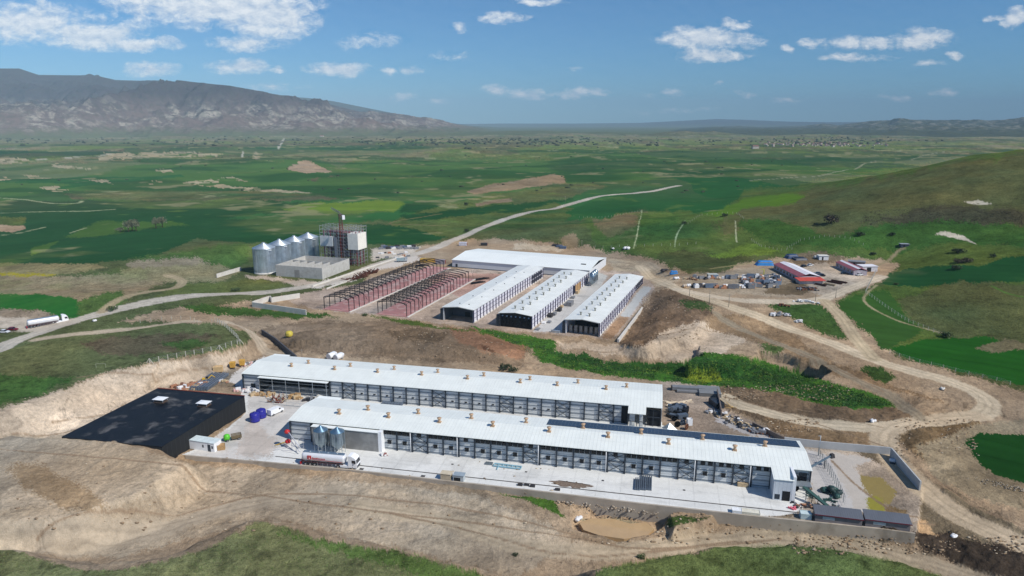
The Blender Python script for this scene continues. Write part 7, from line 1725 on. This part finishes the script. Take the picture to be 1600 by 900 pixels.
scatter('weeds', 'tall dark green weeds growing in the gully behind the rear barn', 'weeds', region_in(gw), 900, .6, 1.5, mat('weed_dark', (54, 90, 36), .8, 0, .4, .3), 4, 24)
scatter('yellow_weeds', 'yellow green weeds growing among the dark ones in the gully', 'weeds', region_in(gw), 420, .6, 1.4, mat('weed_yellow', (112, 134, 50), .8, 0, .3, .3), 14, 14)
scatter('hill_scrub', 'dark thorny scrub on the terrace of the right hill', 'scrub', lambda r_: (r_.uniform(1350, 1600), 340 + r_.uniform(-12, 11)), 420, .7, 1.8, mat('thorn', (72, 66, 50), .9, 0, .3, .3), 5, 12)
kn1 = [(0, 862), (60, 882), (130, 895), (220, 892), (300, 870), (392, 820), (500, 846), (600, 864), (690, 884), (740, 899), (0, 899)]
kn2 = [(960, 892), (1060, 870), (1120, 860), (1200, 852), (1290, 857), (1360, 868), (1430, 888), (1460, 899), (950, 899)]
mTf = mat('tuft_green', (92, 112, 56), .9, 0, .35, .4); mTd = mat('tuft_dry', (132, 128, 88), .9, 0, .3, .4)
scatter('grass_tufts', 'green grass tufts on the knoll at the bottom left', 'grass', region_in(kn1), 900, .25, .7, mTf, 7, 7)
scatter('dry_grass_tufts', 'dry pale grass tufts on the knoll at the bottom left', 'grass', region_in(kn1), 500, .2, .6, mTd, 8, 6)
scatter('grass_tufts', 'green grass tufts on the bank at the bottom right', 'grass', region_in(kn2), 700, .25, .7, mTf, 9, 7)
scatter('hill_grass', 'grass tufts over the flat-topped grassy hill at left', 'grass', region_in([(0, 552), (70, 531), (180, 520), (290, 507), (345, 503), (372, 517), (378, 536), (300, 551), (232, 566), (150, 586), (90, 612), (0, 640)]), 900, .25, .6, mat('tuft_olive', (88, 100, 60), .9, 0, .35, .4), 10, 6)
clreg = [(1400, 655, 1530, 712), (1240, 838, 1600, 866), (620, 512, 690, 534), (1000, 462, 1095, 530), (1130, 602, 1330, 626), (0, 716, 900, 830), (900, 798, 1250, 850), (600, 515, 800, 560), (1180, 655, 1280, 676)]
def clr(r_): q = clreg[r_.choice((0, 0, 1, 1, 1, 2, 3, 3, 4, 4, 5, 6, 6, 7, 8))]; return (r_.uniform(q[0], q[2]), r_.uniform(q[1], q[3]))
scatter('clods', 'lumps of earth strewn over the worked ground', 'clods', clr, 1500, .08, .32, mat('earth_clod', (140, 120, 96), .95, 0, .3, 1), 6)
scatter('stones', 'pale stones strewn over the worked ground', 'stones', clr, 500, .06, .25, mat('pale_clod', (184, 170, 148), .95, 0, .2, 1), 16)
# village and scattered far houses
mHw = mat('house_wall', (190, 184, 174), .8, 0, .1, .1); mHr = mat('house_roof', (138, 102, 90), .8, 0, .15, .1)
hp = thing('village_house', 'one of the small pale houses of the distant village', 'house', (0, 0, 0), 0, 'houses of the distant village')
MB().box(-6, -4.5, -2, 6, 4.5, 5).part('wall', mHw, hp)
MB().add([(-6.5, -5, 5), (6.5, -5, 5), (6.5, 5, 5), (-6.5, 5, 5), (-5, 0, 7.4), (5, 0, 7.4)], [(0, 1, 5, 4), (1, 2, 5), (2, 3, 4, 5), (3, 0, 4), (3, 2, 1, 0)]).part('roof', mHr, hp)
rr_ = random.Random(12); first = True
for i in range(120):
    px = min(1385, max(1190, rr_.gauss(1300, 42))) if i < 95 else rr_.uniform(1175, 1260); py = 226 + rr_.uniform(-3.0, 3.0)
    x, y, z = T(px, py); s_ = rr_.uniform(.5, .85)
    if math.hypot(x, y) < 2000: continue
    if first: first = False; hp.location = (x, y, z); hp.scale = (s_,) * 3
    else: dup(hp, (x, y, z), rr_.uniform(0, 3), None, (s_,) * 3)
for i, (px, py, lb) in enumerate(((566, 206, 'largest pale building of the far hamlet under the mountain'), (585, 202, 'small pale house of the far hamlet, left'), (592, 203, 'small pale house of the far hamlet, right'), (503, 211, 'lone pale house at the foot of the mountain'), (1180, 229, 'bright white building left of the distant village'))):
    x, y, z = T(px, py + 3); o = dup(hp, (x, y, z), 0, lb, (4 if i in (0,) else 1.8, 1.5, 1.5)); o['group'] = 'far pale houses'; 
# bare cars etc. done
